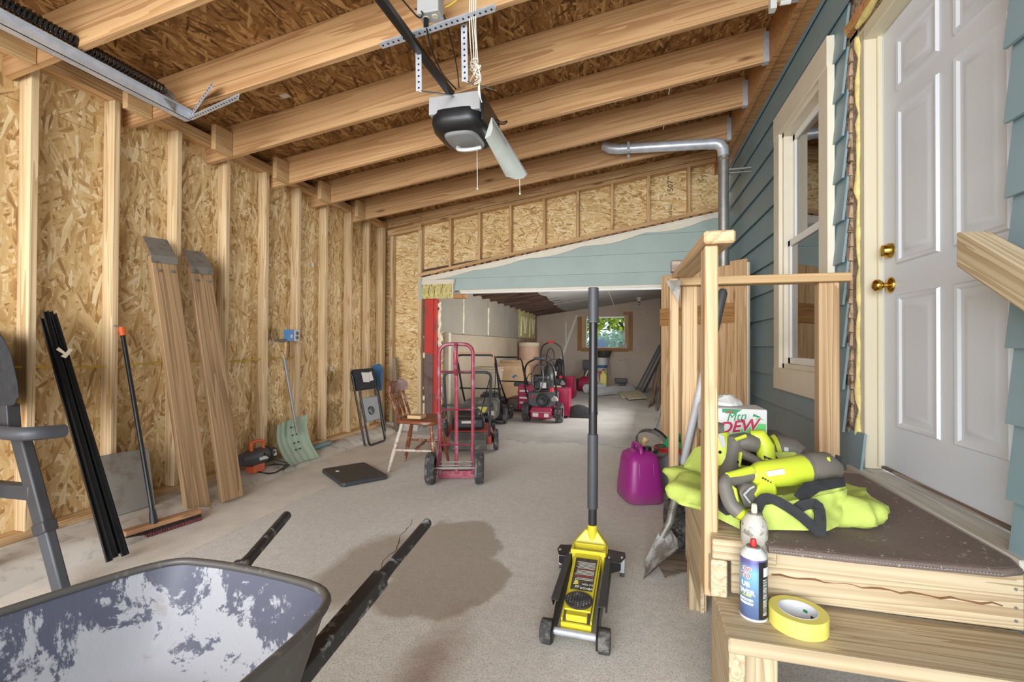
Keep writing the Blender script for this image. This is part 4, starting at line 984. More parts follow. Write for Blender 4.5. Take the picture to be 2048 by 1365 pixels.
# ================================================================== FLOOR JACK
jk = thing('floor_jack', (-.19, 1.95, 0), 'yellow and black trolley jack with upright black handle on the concrete', 'jack')
JM = rotz((-.198, 1.70, 0), -.02)
def J(x, y, z): return JM @ V((x, y, z))
for s in (-1, 1):
    MB().tube([J(s*.086, 0, .043), J(s*.128, 0, .043)], .043, 20).build('front_wheel', 'rubber', jk, smooth=40, bevel=.004)
    MB().slab([J(s*.078, -.03, .02), J(s*.078, -.03, .065), J(s*.078, .06, .115), J(s*.078, .47, .135), J(s*.078, .56, .10), J(s*.078, .50, .05), J(s*.078, .1, .03)], (s*.007, 0, 0)).build('side_plate', 'black', jk)
    MB().slab([J(s*.076, .07, .117), J(s*.108, .09, .114), J(s*.104, .43, .134), J(s*.076, .46, .137)], (0, 0, .006)).slab([J(s*.102, .09, .112), J(s*.102, .43, .132), J(s*.102, .43, .10), J(s*.102, .12, .075)], (s*.006, 0, 0)).build('side_rail', 'slate', jk, bevel=.003)
    # rear caster bracket
    MB().slab([J(s*.08, .46, .12), J(s*.145, .48, .11), J(s*.165, .55, .105), J(s*.16, .61, .10), J(s*.08, .58, .12)], (0, 0, .006)).slab([J(s*.09, .46, .117), J(s*.145, .48, .107), J(s*.145, .48, .075), J(s*.09, .46, .06)], (0, .005, 0)).build('caster_bracket', 'black', jk, bevel=.002)
    MB().slab([J(s*.135, .555, .10), J(s*.16, .555, .10), J(s*.158, .555, .03), J(s*.137, .555, .03)], (0, .004, 0)).build('caster_fork', 'galv', jk)
    MB().tube([J(s*.138, .585, .027), J(s*.158, .585, .027)], .027, 16).build('caster_wheel', 'rubber', jk, smooth=40)
    for x, y, z in ((.148, .535, .113), (.09, .49, .125), (.088, .40, .11)): MB().ball(J(s*x, y, z), (.010, .010, .007), 10, 6).build('bolt', 'steel', jk, smooth=60)
MB().tube([J(-.09, 0, .05), J(.09, 0, .05)], .013, 14).build('front_axle', 'galv', jk, smooth=40)
for s in (-1, 1): MB().tube([J(s*.092, 0, .05), J(s*.078, 0, .05)], .02, 12).build('axle_collar', 'black', jk, smooth=40)
# lift arm: folded yellow channel
MB().slab([J(-.05, .06, .098), J(.05, .06, .098), J(.056, .42, .150), J(-.056, .42, .150)], (0, 0, .008)).build('lift_arm', 'yellow', jk, bevel=.002)
for s in (-1, 1): MB().slab([J(s*.052, .03, .05), J(s*.052, .03, .085), J(s*.056, .42, .15), J(s*.056, .42, .09)], (s*.006, 0, 0)).build('lift_arm_side', 'yellow', jk, bevel=.001)
MB().box((-.058, .018, .045), (.058, .03, .075), JM).box((-.04, .03, .075), (.04, .06, .10), JM).build('arm_nose', 'yellow', jk, bevel=.003)
SP = Matrix.Translation(J(0, .105, .108)) @ Matrix.Rotation(.06, 4, 'X')
MB().lathe([(0, 0), (.045, 0), (.053, .006), (.055, .014), (.051, .016), (.047, .013), (0, .013)], SP, 28, False).build('saddle', 'slate', jk, smooth=40)
mb = MB()
for i in range(-4, 5):
    for k in range(-4, 5):
        if i*i+k*k < 18: mb.box((i*.0105-.004, k*.0105-.004, .0125), (i*.0105+.004, k*.0105+.004, .0165), SP)
mb.build('saddle_pad', 'rubber', jk)
def A(u, v, dz=.009): return J(u*.05*(1+.33*(v-.06)), v, .098+.052*(v-.06)/.36+dz)
MB().slab([A(-.86, .17), A(.86, .17), A(.86, .385), A(-.86, .385)], (0, 0, .0012)).build('label', 'labelblack', jk)
ru = A(-1, .2)-A(1, .2); up_ = A(0, .17)-A(0, .385); up_ = -up_ if False else up_
for txt, u, v, s, m_ in (('VEVOR', .38, .183, .017, 'lettering'), ('3.0 TON', .42, .207, .012, 'lettering'), ('CE', -.35, .19, .014, 'lettering')):
    lettering(txt, A(u, v, .0115), ru, up_, s, m_, jk)
for i in range(15):
    v = .235+i*.0085; a = random.uniform(.5, .78)
    MB().slab([A(-a, v, .0104), A(.78, v, .0104), A(.78, v+.0022, .0104), A(-a, v+.0022, .0104)], (0, 0, .0004)).build('label_line', 'redink' if i in (2, 3, 8) else 'lettering', jk)
MB().slab([A(-.7, .20, .0104), A(-.3, .205, .0104), A(-.35, .225, .0104), A(-.6, .23, .0104)], (0, 0, .0004)).build('label_mark', 'tapeyellow', jk)
# rear power unit
MB().box((-.075, .43, .07), (.075, .52, .15), JM).build('pump_housing', 'yellow', jk, bevel=.006)
mb = MB()
for lo, hi in (((-.08, .425, .15), (.08, .437, .172)), ((-.08, .50, .15), (.08, .512, .172)), ((-.08, .437, .15), (-.07, .50, .172)), ((.07, .437, .15), (.08, .50, .172)), ((-.07, .437, .148), (.07, .50, .153))): mb.box(lo, hi, JM)
mb.build('parts_tray', 'yellow', jk, bevel=.003)
MB().box((-.055, .45, .1535), (.055, .48, .1545), JM).build('tray_pad', 'dullsteel', jk)
MB().slab([J(-.082, .525, .12), J(.082, .525, .12), J(.082, .53, .155), J(.028, .56, .215), J(-.028, .56, .215), J(-.082, .53, .155)], (0, .03, 0)).build('handle_yoke', 'yellow', jk, bevel=.004)
MB().box((-.05, .516, .152), (.05, .53, .160), JM).build('spring_slot', 'black', jk)
zp = at(1187, 1070, y=2.265)
p0 = J(.006, .565, .16); pt = at(1187, 576, y=2.285)
d = (pt-p0)
MB().tube([J(.006, .565, .15), p0+d*.065], .024, 16).build('handle_socket', 'yellow', jk, smooth=40, bevel=.002)
MB().tube([p0, p0+d*.50], .0205, 18).build('lower_pole', 'blackplastic', jk, smooth=40)
MB().tube([p0+d*.128, p0+d*.42], .0255, 18).build('foam_sleeve', 'darkgrey', jk, smooth=40, bevel=.003)
MB().tube([p0+d*.50, p0+d*.505, p0+d*.90], [.0225, .0215, .0205], 18).build('upper_pole', 'black', jk, smooth=40)
MB().tube([p0+d*.497, p0+d*.51], .0232, 18).build('pole_collar', 'black', jk, smooth=40)
rp = []; 
for i in range(25):
    t = .865+.135*i/24; rp += [(t, .026 if i % 2 else .0245)]
MB().tube([p0+d*t for t, r in rp], [r for t, r in rp], 18).build('grip', 'darkgrey', jk, smooth=60)
MB().tube([p0+d*.86, p0+d*.868], .029, 18).build('grip_flange', 'darkgrey', jk, smooth=40)

# ================================================================== WHEELBARROW
wbw = thing('wheelbarrow', (-.85, .4, 0), 'dark steel wheelbarrow spattered with white plaster, in the near left corner', 'wheelbarrow')
RIM = [(-.548, .50), (-.552, .70), (-.60, .795), (-.75, .825), (-.93, .83), (-1.02, .805), (-1.09, .68), (-1.15, .50), (-1.19, .25), (-1.17, 0), (-1.05, -.2), (-.85, -.26), (-.68, -.2), (-.57, 0), (-.55, .25)]
def crv(pts, k=5):
    n = len(pts); out = []
    for i in range(n):
        p0_, p1, p2, p3 = (V((*pts[(i+j-1) % n], 0)) for j in range(4))
        for q in range(k):
            t = q/k; out.append(.5*((2*p1)+(p2-p0_)*t+(2*p0_-5*p1+4*p2-p3)*t*t+(3*p1-p0_-3*p2+p3)*t**3))
    return out
rim = crv(RIM); CC = V((-.85, .36, 0))
ZR = .62
def lay(f, z, dy=0): return [V((CC.x+(p.x-CC.x)*f, CC.y+(p.y-CC.y)*f+dy, z)) for p in rim]
lv = [(1, ZR), (.955, ZR-.06), (.90, ZR-.13), (.86, ZR-.17), (.80, ZR-.195), (.68, ZR-.205), (.4, ZR-.212), (.05, ZR-.214)]
m = MB(); m.loft([lay(f, z) for f, z in lv], False); n = len(rim); m.add(lay(.05, ZR-.214), [tuple(range(n))])
m.build('tray_inside', 'tray', wbw, smooth=50)
m = MB(); m.loft([lay(f+.006, z-.004) for f, z in lv], False); m.add(lay(.056, ZR-.218), [tuple(range(n))]); m.build('tray_outside', 'trayout', wbw, smooth=50)
MB().tube([p for p in lay(1.004, ZR)], .0085, 8, True).build('rolled_rim', 'trayout', wbw, smooth=60)
for x, y in ((-.86, .40), (-.80, .18), (-.95, .2)): MB().lathe([(0, 0), (.016, 0), (.014, .004), (0, .006)], Matrix.Translation((x, y, ZR-.215)), 12, False).build('bolt', 'dullsteel', wbw, smooth=40)
for tip, fx_ in ((at(855, 1046, z=.515), -.70), (at(574, 1031, z=.515), -.98)):
    inn = V((fx_, .62, .362)); dd = (inn-tip)
    mid = tip+dd*.30; q = tip+dd*.36
    MB().tube([tip, tip+dd*.02, mid, q], [.0155, .0165, .0165, .021], 14).build('handle_grip', 'handle', wbw, smooth=45)
    MB().tube([tip-dd*.001, tip+dd*.004], .0125, 12).build('grip_end', 'dullsteel', wbw)
    far = V((-.84+(.05 if fx_ > -.85 else -.05), -.55, .17))
    b = MB(); b.beam(q-dd*.02, inn, .04, .045); b.beam(inn, far, .035, .04); b.build('handle_shaft', 'handle', wbw, bevel=.004)
    foot = V((fx_+(.06 if fx_ > -.85 else -.06), .55, .012))
    MB().tube(bend([inn+V((0, -.05, 0)), foot+V((0, .06, 0)), foot+V((0, -.12, 0)), V((fx_, .25, .38))], .05), .013, 8).build('leg', 'trayout', wbw, smooth=50)
MB().lathe([(0, -.02), (.06, -.02), (.09, -.035), (.165, -.045), (.19, -.02), (.19, .02), (.165, .045), (.09, .035), (.06, .02), (0, .02)], Matrix.Translation((-.84, -.55, .19)) @ Matrix.Rotation(PI/2, 4, 'Y'), 24, False).build('wheel', 'rubber', wbw, smooth=50)
MB().tube([(-.90, -.55, .19), (-.78, -.55, .19)], .012, 8).build('axle', 'dullsteel', wbw)

# ================================================================== HAND TRUCK
ht = thing('hand_truck', (-1.37, 3.43, 0), 'faded red two-wheeled hand truck standing beside the wooden chair', 'hand truck')
HM = rotz((-1.372, 3.455, 0), .30)
def T(x, y, z): return HM @ V((x, y, z))
for s in (-1, 1):
    WMx = HM @ Matrix.Translation((s*.195, -.02, .127)) @ Matrix.Rotation(PI/2, 4, 'Y')
    MB().lathe([(.06, -.022), (.085, -.034), (.112, -.036), (.124, -.024), (.127, -.012), (.124, -.009), (.127, -.004), (.127, .004), (.124, .009), (.127, .012), (.124, .024), (.112, .036), (.085, .034), (.06, .022)], WMx, 28, False).build('tyre', 'rubber', ht, smooth=40)
    MB().lathe([(0, -.03), (.02, -.03), (.022, -.012), (.062, -.014), (.064, .0), (.062, .014), (.022, .012), (.02, .03), (0, .03)], WMx, 20, False).build('wheel_hub', 'dullsteel', ht, smooth=40)
    MB().slab([T(s*.145, -.03, .10), T(s*.145, -.03, .16), T(s*.135, .07, .34), T(s*.135, .07, .10)], (s*.005, 0, 0)).build('axle_bracket', 'truckred', ht)
MB().tube([T(-.22, -.02, .127), T(.22, -.02, .127)], .009, 10).build('axle', 'dullsteel', ht)
fr = [T(-.135, .10, .045), T(-.135, .085, .30), T(-.137, .06, .55), T(-.137, .03, .80), T(-.137, .02, 1.125), T(.137, .02, 1.125), T(.137, .03, .80), T(.137, .06, .55), T(.135, .085, .30), T(.135, .10, .045)]
MB().tube(bend(fr, .09, 6), .0155, 12).build('frame_tube', 'truckred', ht, smooth=60)
for z, y in ((.90, .026), (.585, .056), (.29, .086)):
    MB().tube([T(-.135, y, z), T(-.05, y+.012, z), T(.05, y+.012, z), T(.135, y, z)], .0155, 8, flat=.5).build('cross_bar', 'truckred', ht, smooth=60)
MB().tube([T(0, .098, .05), T(0, .10, .29), T(0, .07, .585), T(0, .038, .90)], .0165, 8, flat=.45).build('centre_strap', 'truckred', ht, smooth=60)
MB().tube(bend([T(0, .02, 1.13), T(0, -.045, 1.10), T(0, -.05, .96), T(0, .02, .875)], .06), .0175, 8, flat=.7).build('hand_grip', 'truckred', ht, smooth=60)
MB().tube([T(-.135, .03, .135), T(.135, .03, .135)], .006, 8).tube([T(-.135, .06, .155), T(.135, .06, .155)], .006, 8).build('brace_rod', 'dullsteel', ht)
MB().slab([T(-.15, .10, .012), T(.15, .10, .012), T(.14, .33, .012), T(-.14, .33, .012)], (0, 0, .006)).slab([T(-.15, .098, .012), T(.15, .098, .012), T(.15, .098, .07), T(-.15, .098, .07)], (0, .006, 0)).build('toe_plate', 'truckred', ht)

# ================================================================== WOODEN CHAIR
ch = thing('wooden_chair', (-1.9, 3.72, 0), 'small worn brown wooden chair with scalloped crest, facing the red hand truck', 'chair')
CM = rotz((-1.84, 3.80, 0), .12)      # chair faces local +x
def Cc(x, y, z): return CM @ V((x, y, z))
seat = crv([(.21, -.05), (.20, .17), (.10, .215), (-.08, .19), (-.185, .15), (-.2, 0), (-.185, -.15), (-.08, -.19), (.10, -.215), (.20, -.17)], 4)
MB().loft([[Cc(p.x*f, p.y*f, z) for p in seat] for f, z in ((.93, .425), (1, .432), (1, .452), (.96, .460), (.5, .452), (.05, .45))]).build('seat', 'chairwood', ch, smooth=50)
def turned(p, q, r, name, mat='chairwood'):
    p, q = V(p), V(q); ts = [0, .1, .2, .22, .25, .28, .31, .34, .5, .66, .7, .72, .75, .78, .81, .9, 1]
    rs = [.55, .75, .8, 1.1, .75, 1.1, .75, 1.1, 1.0, 1.15, .8, 1.1, .75, 1.1, .8, .9, .75]
    return MB().tube([p+(q-p)*t for t in ts], [r*k for k in rs], 10).build(name, mat, ch, smooth=60)
legs = {}
for sx, sy in ((1, 1), (1, -1), (-1, 1), (-1, -1)):
    a, b = Cc(sx*.13, sy*.13, .43), Cc(sx*.20+(-.03 if sx < 0 else 0), sy*.20, 0.002); legs[sx, sy] = (a, b)
    turned(b, a, .019, 'leg', 'chairworn' if (sx, sy) == (-1, -1) else 'chairwood')
def lerp(k, t): a, b = legs[k]; return a+(b-a)*t
turned(lerp((1, -1), .55), lerp((-1, -1), .55), .012, 'stretcher', 'chairworn'); turned(lerp((1, 1), .5), lerp((-1, 1), .5), .012, 'stretcher')
turned((lerp((1, -1), .55)+lerp((-1, -1), .55))/2, (lerp((1, 1), .5)+lerp((-1, 1), .5))/2, .012, 'stretcher')
for i, y in enumerate((-.13, -.045, .045, .13)):
    turned(Cc(-.155-.01*(abs(y) < .1), y, .455), Cc(-.245, y*1.25, .70), .0135, 'spindle')
cr = []
for i in range(25):
    t = -1+2*i/24; y = t*.205; x = -.255+.035*t*t; zt = .775+.022*abs(math.sin(t*PI))-.035*max(0, abs(t)-.8)*5*.5; zb_ = .675+.02*t*t
    cr.append([Cc(x-.011, y, zb_), Cc(x+.011, y, zb_), Cc(x+.011, y, zt), Cc(x-.011, y, zt)])
MB().loft(cr).build('crest_rail', 'chairwood', ch, smooth=40, bevel=.004)
o = MB().slab([Cc(-.08, -.15, .468), Cc(.05, -.17, .468), Cc(.06, -.05, .468), Cc(-.06, -.03, .468)], (0, 0, .03)).build('wood_offcut', 'rail', bevel=.003); tag(o, 'pale wood offcut lying on the wooden chair seat', 'offcut')

# ================================================================== FOLDING CHAIR, pad, stick
fc = thing('folding_chair', (-2.85, 4.6, 0), 'folded black padded chair leaning on the left wall studs', 'folding chair')
ba, bb = at(735, 895, z=0.004), at(772, 882, z=0.004)
ba = V((-2.80, 4.40, .012)); bb = V((-2.78, 4.78, .012)); lean = V((-.20, 0.03, .84)); sd = (bb-ba)
def Fp(u, v, n_=0): return ba+sd*u+lean*v+V((.9, -.05, .22))*n_
MB().tube(bend([Fp(0, .0), Fp(-.02, .97), Fp(1.02, .97), Fp(1, .0)], .05), .0115, 8).build('back_frame', 'black', fc, smooth=60)
MB().tube(bend([Fp(.10, .80, .03), Fp(.08, -.01, .035), Fp(.92, -.01, .035), Fp(.90, .80, .03)], .05), .0115, 8).build('front_frame', 'black', fc, smooth=60)
MB().tube([Fp(-.06, .30, .015), Fp(-.07, .9, .02)], .010, 8).build('rear_leg', 'black', fc, smooth=60); MB().tube([Fp(1.05, .1, .015), Fp(1.07, .8, .02)], .010, 8).build('rear_leg', 'black', fc, smooth=60)
MB().loft([[Fp(u, v, n_) for u, v in ((.03, .70), (.97, .70), (1.0, .98), (0, .98))] for n_ in (-.02, .045)]).build('backrest_pad', 'blackcloth', fc, bevel=.02, seg=3)
MB().loft([[Fp(u, v, n_) for u, v in ((.16, .28), (.84, .28), (.88, .60), (.12, .60))] for n_ in (.02, .045)]).build('seat_panel', 'greyplastic', fc, bevel=.012)
MB().lathe([(0, 0), (.05, 0), (.045, .012), (.02, .014), (0, .014)], Matrix.Translation(Fp(.42, .42, .046)) @ (V((.9, -.05, .22)).to_track_quat('Z', 'Y').to_matrix().to_4x4()), 18, False).build('seat_boss', 'black', fc, smooth=40)
MB().slab([Fp(.28, .80, .052), Fp(.58, .79, .052), Fp(.60, .92, .052), Fp(.26, .93, .052)], V((.9, -.05, .22))*.001).slab([Fp(.60, .80, .0525), Fp(.80, .81, .0525), Fp(.76, .93, .0525), Fp(.6, .92, .0525)], V((.9, -.05, .22))*.001).build('paper_tag', 'paper', fc)
bc = MB(); bc.loft([[at(px, py, y=5.0)+V((0, dy, 0)) for px, py in ((742, 733), (757, 728), (763, 738), (761, 782), (748, 782))] for dy in (0, .05)])
tag(bc.build('camp_chair_bag', 'bluecloth', bevel=.012, seg=2), 'blue folded cloth hung behind the folding chair', 'cloth')
pd = MB().prism([(-.27, -.17), (-.25, -.19), (.25, -.19), (.27, -.17), (.27, .17), (.25, .19), (-.25, .19), (-.27, .17)], 0, .035, rotz((-2.275, 3.415, 0.001), -.64))
pdo = pd.build('kneeling_pad', 'slate', bevel=.008); tag(pdo, 'square black rubber pad lying flat on the floor by the chair', 'pad')
MB().ball((-2.42, 3.39, .036), (.02, .012, .006), 8, 5).build('paint_fleck', 'paper', pdo)
MB().ball((-2.13, 3.50, .034), (.016, .016, .004), 8, 5).build('hole', 'black', pdo)
sp_ = board('wood_stake', at(793, 880, y=5.3)+V((0, 0, .02)), at(789, 716, y=5.33), .055, .03, 'oldwood', up=(0, 1, 0)); tag(sp_, 'dark weathered wooden stake upright behind the wooden chair', 'stake')

# ================================================================== LEFT WALL THINGS
# ramp planks
rampg = None
def ramp(base, top, label):
    t = thing('ramp_plank', base, label, 'ramp')
    base, top = V(base), V(top); d = (top-base).normalized(); side = V((.18, .98, 0)); side = (side-d*side.dot(d)).normalized(); nn = side.cross(d); nn = nn if nn.x > 0 else -nn
    board('plank', base, top, .150, .038, 'ramp', t, up=nn, bevel=.003)
    a = top-d*.05
    MB().slab([a-side*.078+nn*.022, a+side*.078+nn*.022, a+side*.078+d*.05+nn*.022, a-side*.078+d*.05+nn*.022], nn*.006).slab([a-side*.078+d*.05+nn*.022, a+side*.078+d*.05+nn*.022, a+side*.072+d*.19-nn*.05, a-side*.072+d*.19-nn*.05], nn*.006).build('metal_lip', 'dullsteel', t)
    for s in (-.04, .04): MB().tube([a-d*.05+side*s+nn*.018, a-d*.05+side*s+nn*.026], .011, 12).build('bolt', 'dullsteel', t)
ramp((-2.775, 2.40, .018), (-3.04, 2.35, 1.70), 'weathered brown ramp plank with grey metal lip on the left, nearer the push broom')
ramp((-2.735, 2.63, .018), (-3.035, 2.62, 1.67), 'weathered brown ramp plank with grey metal lip on the right, nearer the snow shovel')
gb = MB().box((-2.99, 2.52, .07), (-2.94, 2.58, .30)).build('green_block', 'greendk', bevel=.004); tag(gb, 'dark green board end standing between the two ramp planks', 'board')

# push broom
br = thing('push_broom', (-2.72, 2.14, 0), 'push broom with black handle and orange tip, head flat on the floor', 'broom')
h0, h1 = at(246, 1068, z=.055), at(398, 1022, z=.055); hd = (h1-h0).normalized()
board('broom_head', h0, h1, .06, .028, 'broomwood', br)
hs = MB(); n_ = V((hd.y, -hd.x, 0))
for lo, hi, nm, mt in ((.022, .042, 'bristles', 'bristle'), (.0, .022, 'bristle_tips', 'bristlered')):
    b = MB()
    for i in range(46):
        for k in range(4):
            p = h0+hd*((h1-h0).length*(i+.5)/46)+n_*(k-1.5)*.015+V((0, 0, hi-.055+.0)); q = p+V((0, 0, lo-hi))+n_*(k-1.5)*.004+hd*random.uniform(-.004, .004)
            b.tube([V((p.x, p.y, hi)), V((q.x, q.y, lo+.0005))], .0062, 4)
    o = b.build(nm, mt, br); o['kind'] = 'stuff'
hb0 = at(308, 1042, z=.08); ht1 = at(243, 656, x=-3.08)
MB().tube([hb0, hb0+(ht1-hb0)*.96], .0125, 10).build('handle', 'black', br, smooth=60)
MB().tube([hb0+(ht1-hb0)*.955, ht1], [.017, .0185], 12).build('handle_tip', 'orange', br, smooth=45)
MB().tube([ht1, ht1+V((-.02, -.03, .012))], .005, 6).build('hang_hook', 'dullsteel', br)
MB().tube([hb0-V((0, 0, .02)), hb0+(ht1-hb0)*.05], [.022, .016], 10).build('handle_socket', 'blackplastic', br, smooth=45)

# bundle of black edging
be = thing('garage_door_struts', (-2.5, 1.75, 0), 'tied bundle of long black metal channels leaning on the left wall', 'metal bars')
b0, b1 = at(236, 1122, z=.006), at(92, 622, x=-3.08)
dd = (b1-b0).normalized(); s1 = V((.25, .95, 0)); s1 = (s1-dd*s1.dot(dd)).normalized(); n1 = s1.cross(dd)
for i, (a, c, e) in enumerate(((-.035, 0, .0), (-.012, .008, .01), (.012, .004, .02), (.034, 0, .0), (-.022, .028, .03), (.018, .03, .0))):
    p, q = b0+s1*a+n1*c+dd*(e+.01), b1+s1*a*.7+n1*c-dd*random.uniform(0, .06)
    if p.z < .014: p += dd*((.014-p.z)/dd.z)
    m = MB(); m.beam(p, q, .020, .003, n1); m.beam(p+s1*.010+n1*.008, q+s1*.010+n1*.008, .003, .018, n1); m.beam(p-s1*.010+n1*.008, q-s1*.010+n1*.008, .003, .018, n1); m.build('channel', 'black', be)
tg = at(125, 712, x=-2.95)
MB().slab([at(112, 700, x=-2.90), at(117, 695, x=-2.90), at(131, 706, x=-2.90), at(138, 697, x=-2.90), at(145, 700, x=-2.90), at(131, 717, x=-2.90), at(121, 713, x=-2.90), at(127, 709, x=-2.90)], (.003, 0, 0)).build('paper_tag', 'cloth', be)

# grey metal sheet
gs = MB().slab([(-3.02, 1.98, .075), (-2.985, 2.27, .075), (-3.075, 2.29, .43), (-3.085, 1.96, .445)], (.025, -.004, .006)).build('metal_sheet', 'stone', bevel=.004); tag(gs, 'square grey slab leaning on the left wall behind the broom', 'slab')

# dark grey folding workbench at the frame edge
fw_ = thing('folding_workbench', (-1.85, 1.2, 0), 'dark grey folding stand with square leg and black cover, cut by the frame edge', 'stand')
yl = 1.45
l0, l1 = at(40, 868, y=yl), at(148, 1275, y=yl)
k = l0+(l1-l0)*.5
dn = (l1-l0).normalized(); fl_ = l1+dn*((l1.z-.004)/-dn.z)
MB().beam(l0, k, .07, .045, (0, -1, 0)).build('leg', 'slate', fw_, bevel=.008)
MB().beam(k-dn*.03, fl_, .064, .04, (0, -1, 0)).build('lower_leg', 'darkgrey', fw_, bevel=.008)
MB().beam(k-dn*.05, k+dn*.0, .080, .055, (0, -1, 0)).build('sleeve', 'slate', fw_, bevel=.006)
tb = at(72, 868, y=yl-.05); tb2 = V((tb.x-.36, tb.y-.02, tb.z-.0))
MB().tube(bend([tb2, tb+V((-.06, -.03, .0)), tb+V((0, .0, .0)), tb+V((.005, .10, -.005))], .05), .030, 8, flat=1.0).build('top_bracket', 'darkgrey', fw_, smooth=45)
MB().beam(at(70, 985, y=yl), at(-12, 977, y=yl), .05, .065).build('cross_brace', 'slate', fw_, bevel=.006)
l2 = tb2+V((.05, .02, -.02)); MB().beam(l2, V((l2.x-.06, l2.y, .004)), .07, .045, (0, -1, 0)).build('leg', 'slate', fw_, bevel=.008)
MB().beam(at(18, 810, y=yl), at(22, 870, y=yl), .06, .05, (0, -1, 0)).build('riser_tube', 'slate', fw_, bevel=.004)
cv = MB(); pr = [(8, 680), (20, 705), (30, 735), (36, 765), (38, 795), (33, 800), (30, 812), (0, 820), (-14, 822), (-20, 760), (-18, 690), (-5, 662)]
cv.loft([[at(px, py, y=yl-.02+dy)+V((random.uniform(-.004, .004), 0, random.uniform(-.004, .004))) for px, py in pr] for dy in (0, .03, .12, .2)])
cv.build('cover', 'blackcloth', fw_, smooth=35, bevel=.012)

# orange-grey tool with cord
ot = thing('corded_blower', (-3.0, 3.2, .08), 'orange and dark grey corded power tool on the curb beside the snow shovel', 'power tool')
pa, pb2 = at(482, 922, x=-2.98), at(545, 905, x=-3.02)
ad = (pb2-pa)
MB().tube([pa-ad*.05, pa+ad*.1, pa+ad*.25, pa+ad*.7, pa+ad*.8, pa+ad*1.02], [.05, .055, .07, .07, .05, .046], 16).build('motor_housing', 'darkgrey', ot, smooth=40)
MB().tube([pa+ad*.72, pa+ad*.78], .073, 16).build('band', 'black', ot)
MB().tube(bend([pa+ad*.25+V((.02, 0, .05)), pa+ad*.22+V((.02, 0, .13)), pa+ad*.62+V((.02, 0, .13)), pa+ad*.62+V((.02, 0, .06))], .03), .013, 8).build('handle', 'orange', ot, smooth=60)
MB().slab([pa+ad*.30+V((.03, 0, -.045)), pa+ad*.66+V((.03, 0, -.045)), pa+ad*.6+V((.05, 0, -.125)), pa+ad*.28+V((.05, 0, -.125))], (-.09, 0, 0)).build('base', 'orange', ot, bevel=.01)
for u0, u1 in ((.34, .62), (.86, .98)):
    r_ = .0715 if u0 < .8 else .049
    MB().slab([pa+ad*u0+V((r_+.002, 0, -.02)), pa+ad*u1+V((r_+.002, 0, -.02)), pa+ad*u1+V((r_-.01, 0, .03)), pa+ad*u0+V((r_-.01, 0, .03))], (.002, 0, 0)).build('label', 'whiteplastic', ot)
MB().tube([V((-2.93+.10*math.cos(t)*(1-.03*t), 3.23+.15*math.sin(t), .062+.012*math.sin(3*t)+.006*(t > 6.5))) for t in [i*.42 for i in range(20)]], .006, 6).build('cord', 'black', ot, smooth=60)
MB().tube(bend([pa+ad*.5+V((.07, 0, .03)), pa+ad*.7+V((.078, 0, -.03)), V((-2.9, 3.36, .08))], .04), .005, 6).build('cord', 'black', ot, smooth=60)

# snow shovel
ss = thing('snow_shovel', (-3.0, 3.75, .03), 'sage green ribbed plastic snow shovel leaning on the left wall', 'snow shovel')
c00, c10 = at(568, 930, x=-2.93), at(628, 906, x=-2.93)
c00 = V((-2.93, c00.y, .045)); c10 = V((-2.93, c10.y, .045))
yA, yBq = c00.y, c10.y; rows_ = []
NN = 12
for i in range(NN+1):
    v = i/NN; z = .045+.36*v; x = -2.905-.12*v+.09*math.sin(v*PI)*-.6; row = []
    for k in range(33):
        u = k/32; rib = .005*(1 if (k//3) % 2 else 0)
        row.append((x+.035*(2*u-1)**2+rib-.0, yA-.02*v+(yBq-yA+.0*v)*u, z+.02*u*v*2))
    rows_.append(row)
m = MB()
W = 33
fr_ = [V(p) for r in rows_ for p in r]; bk = [p+V((-.006, 0, 0)) for p in fr_]
fs = []
for i in range(NN):
    for k in range(W-1): fs += [(i*W+k, i*W+k+1, (i+1)*W+k+1, (i+1)*W+k)]
m.add(fr_, fs); m.add(bk, [f[::-1] for f in fs]); m.build('blade', 'snowgreen', ss, smooth=50)
yM = (yA+yBq)/2
s0, s1_ = V((-2.955, yM, .30)), V((-3.06, yM+.0, at(567, 712, x=-3.05).z))
s1_ = at(567, 710, x=-3.07)
MB().tube([s0, s1_], .015, 10).build('shaft', 'dullsteel', ss, smooth=60)
for i in range(2):
    for kk in (.07, .13, .2, .27): MB().ball(V((-2.935-.10*(kk/.36), yM-.02+.05*i, .045+kk+.04)), (.008, .008, .008), 8, 5).build('rivet', 'black', ss)
gtop = at(562, 682, x=-3.07); u_ = (gtop-s1_).normalized(); sv = V((.1, .99, 0))
MB().tube([s1_-u_*.08, s1_], .019, 10).build('ferrule', 'rail', ss, smooth=50)
for s in (-1, 1): MB().tube(bend([s1_-u_*.03, s1_+u_*.04+sv*s*.03, gtop+sv*s*.055], .03), .013, 8).build('grip_arm', 'rail', ss, smooth=50)
MB().tube([gtop-sv*.065, gtop+sv*.065], .015, 10).build('grip_bar', 'toolgrey', ss, smooth=50)
# grey-blue tube on the curb
ct = thing('caulking_tube', (-3.0, 4.15, .08), 'blue-grey sealant tube lying on the curb past the snow shovel', 'tube')
t0, t1 = at(618, 897, x=-3.02), at(655, 893, x=-3.02)
t0.z = t1.z = .098
MB().tube([t0-(t1-t0)*.3, t1], .025, 14).build('barrel', 'teal', ct, smooth=45); MB().tube([t1, t1+(t1-t0)*.12, t1+(t1-t0)*.2, t1+(t1-t0)*.7], [.028, .028, .012, .007], 10).build('nozzle', 'dullsteel', ct, smooth=45)

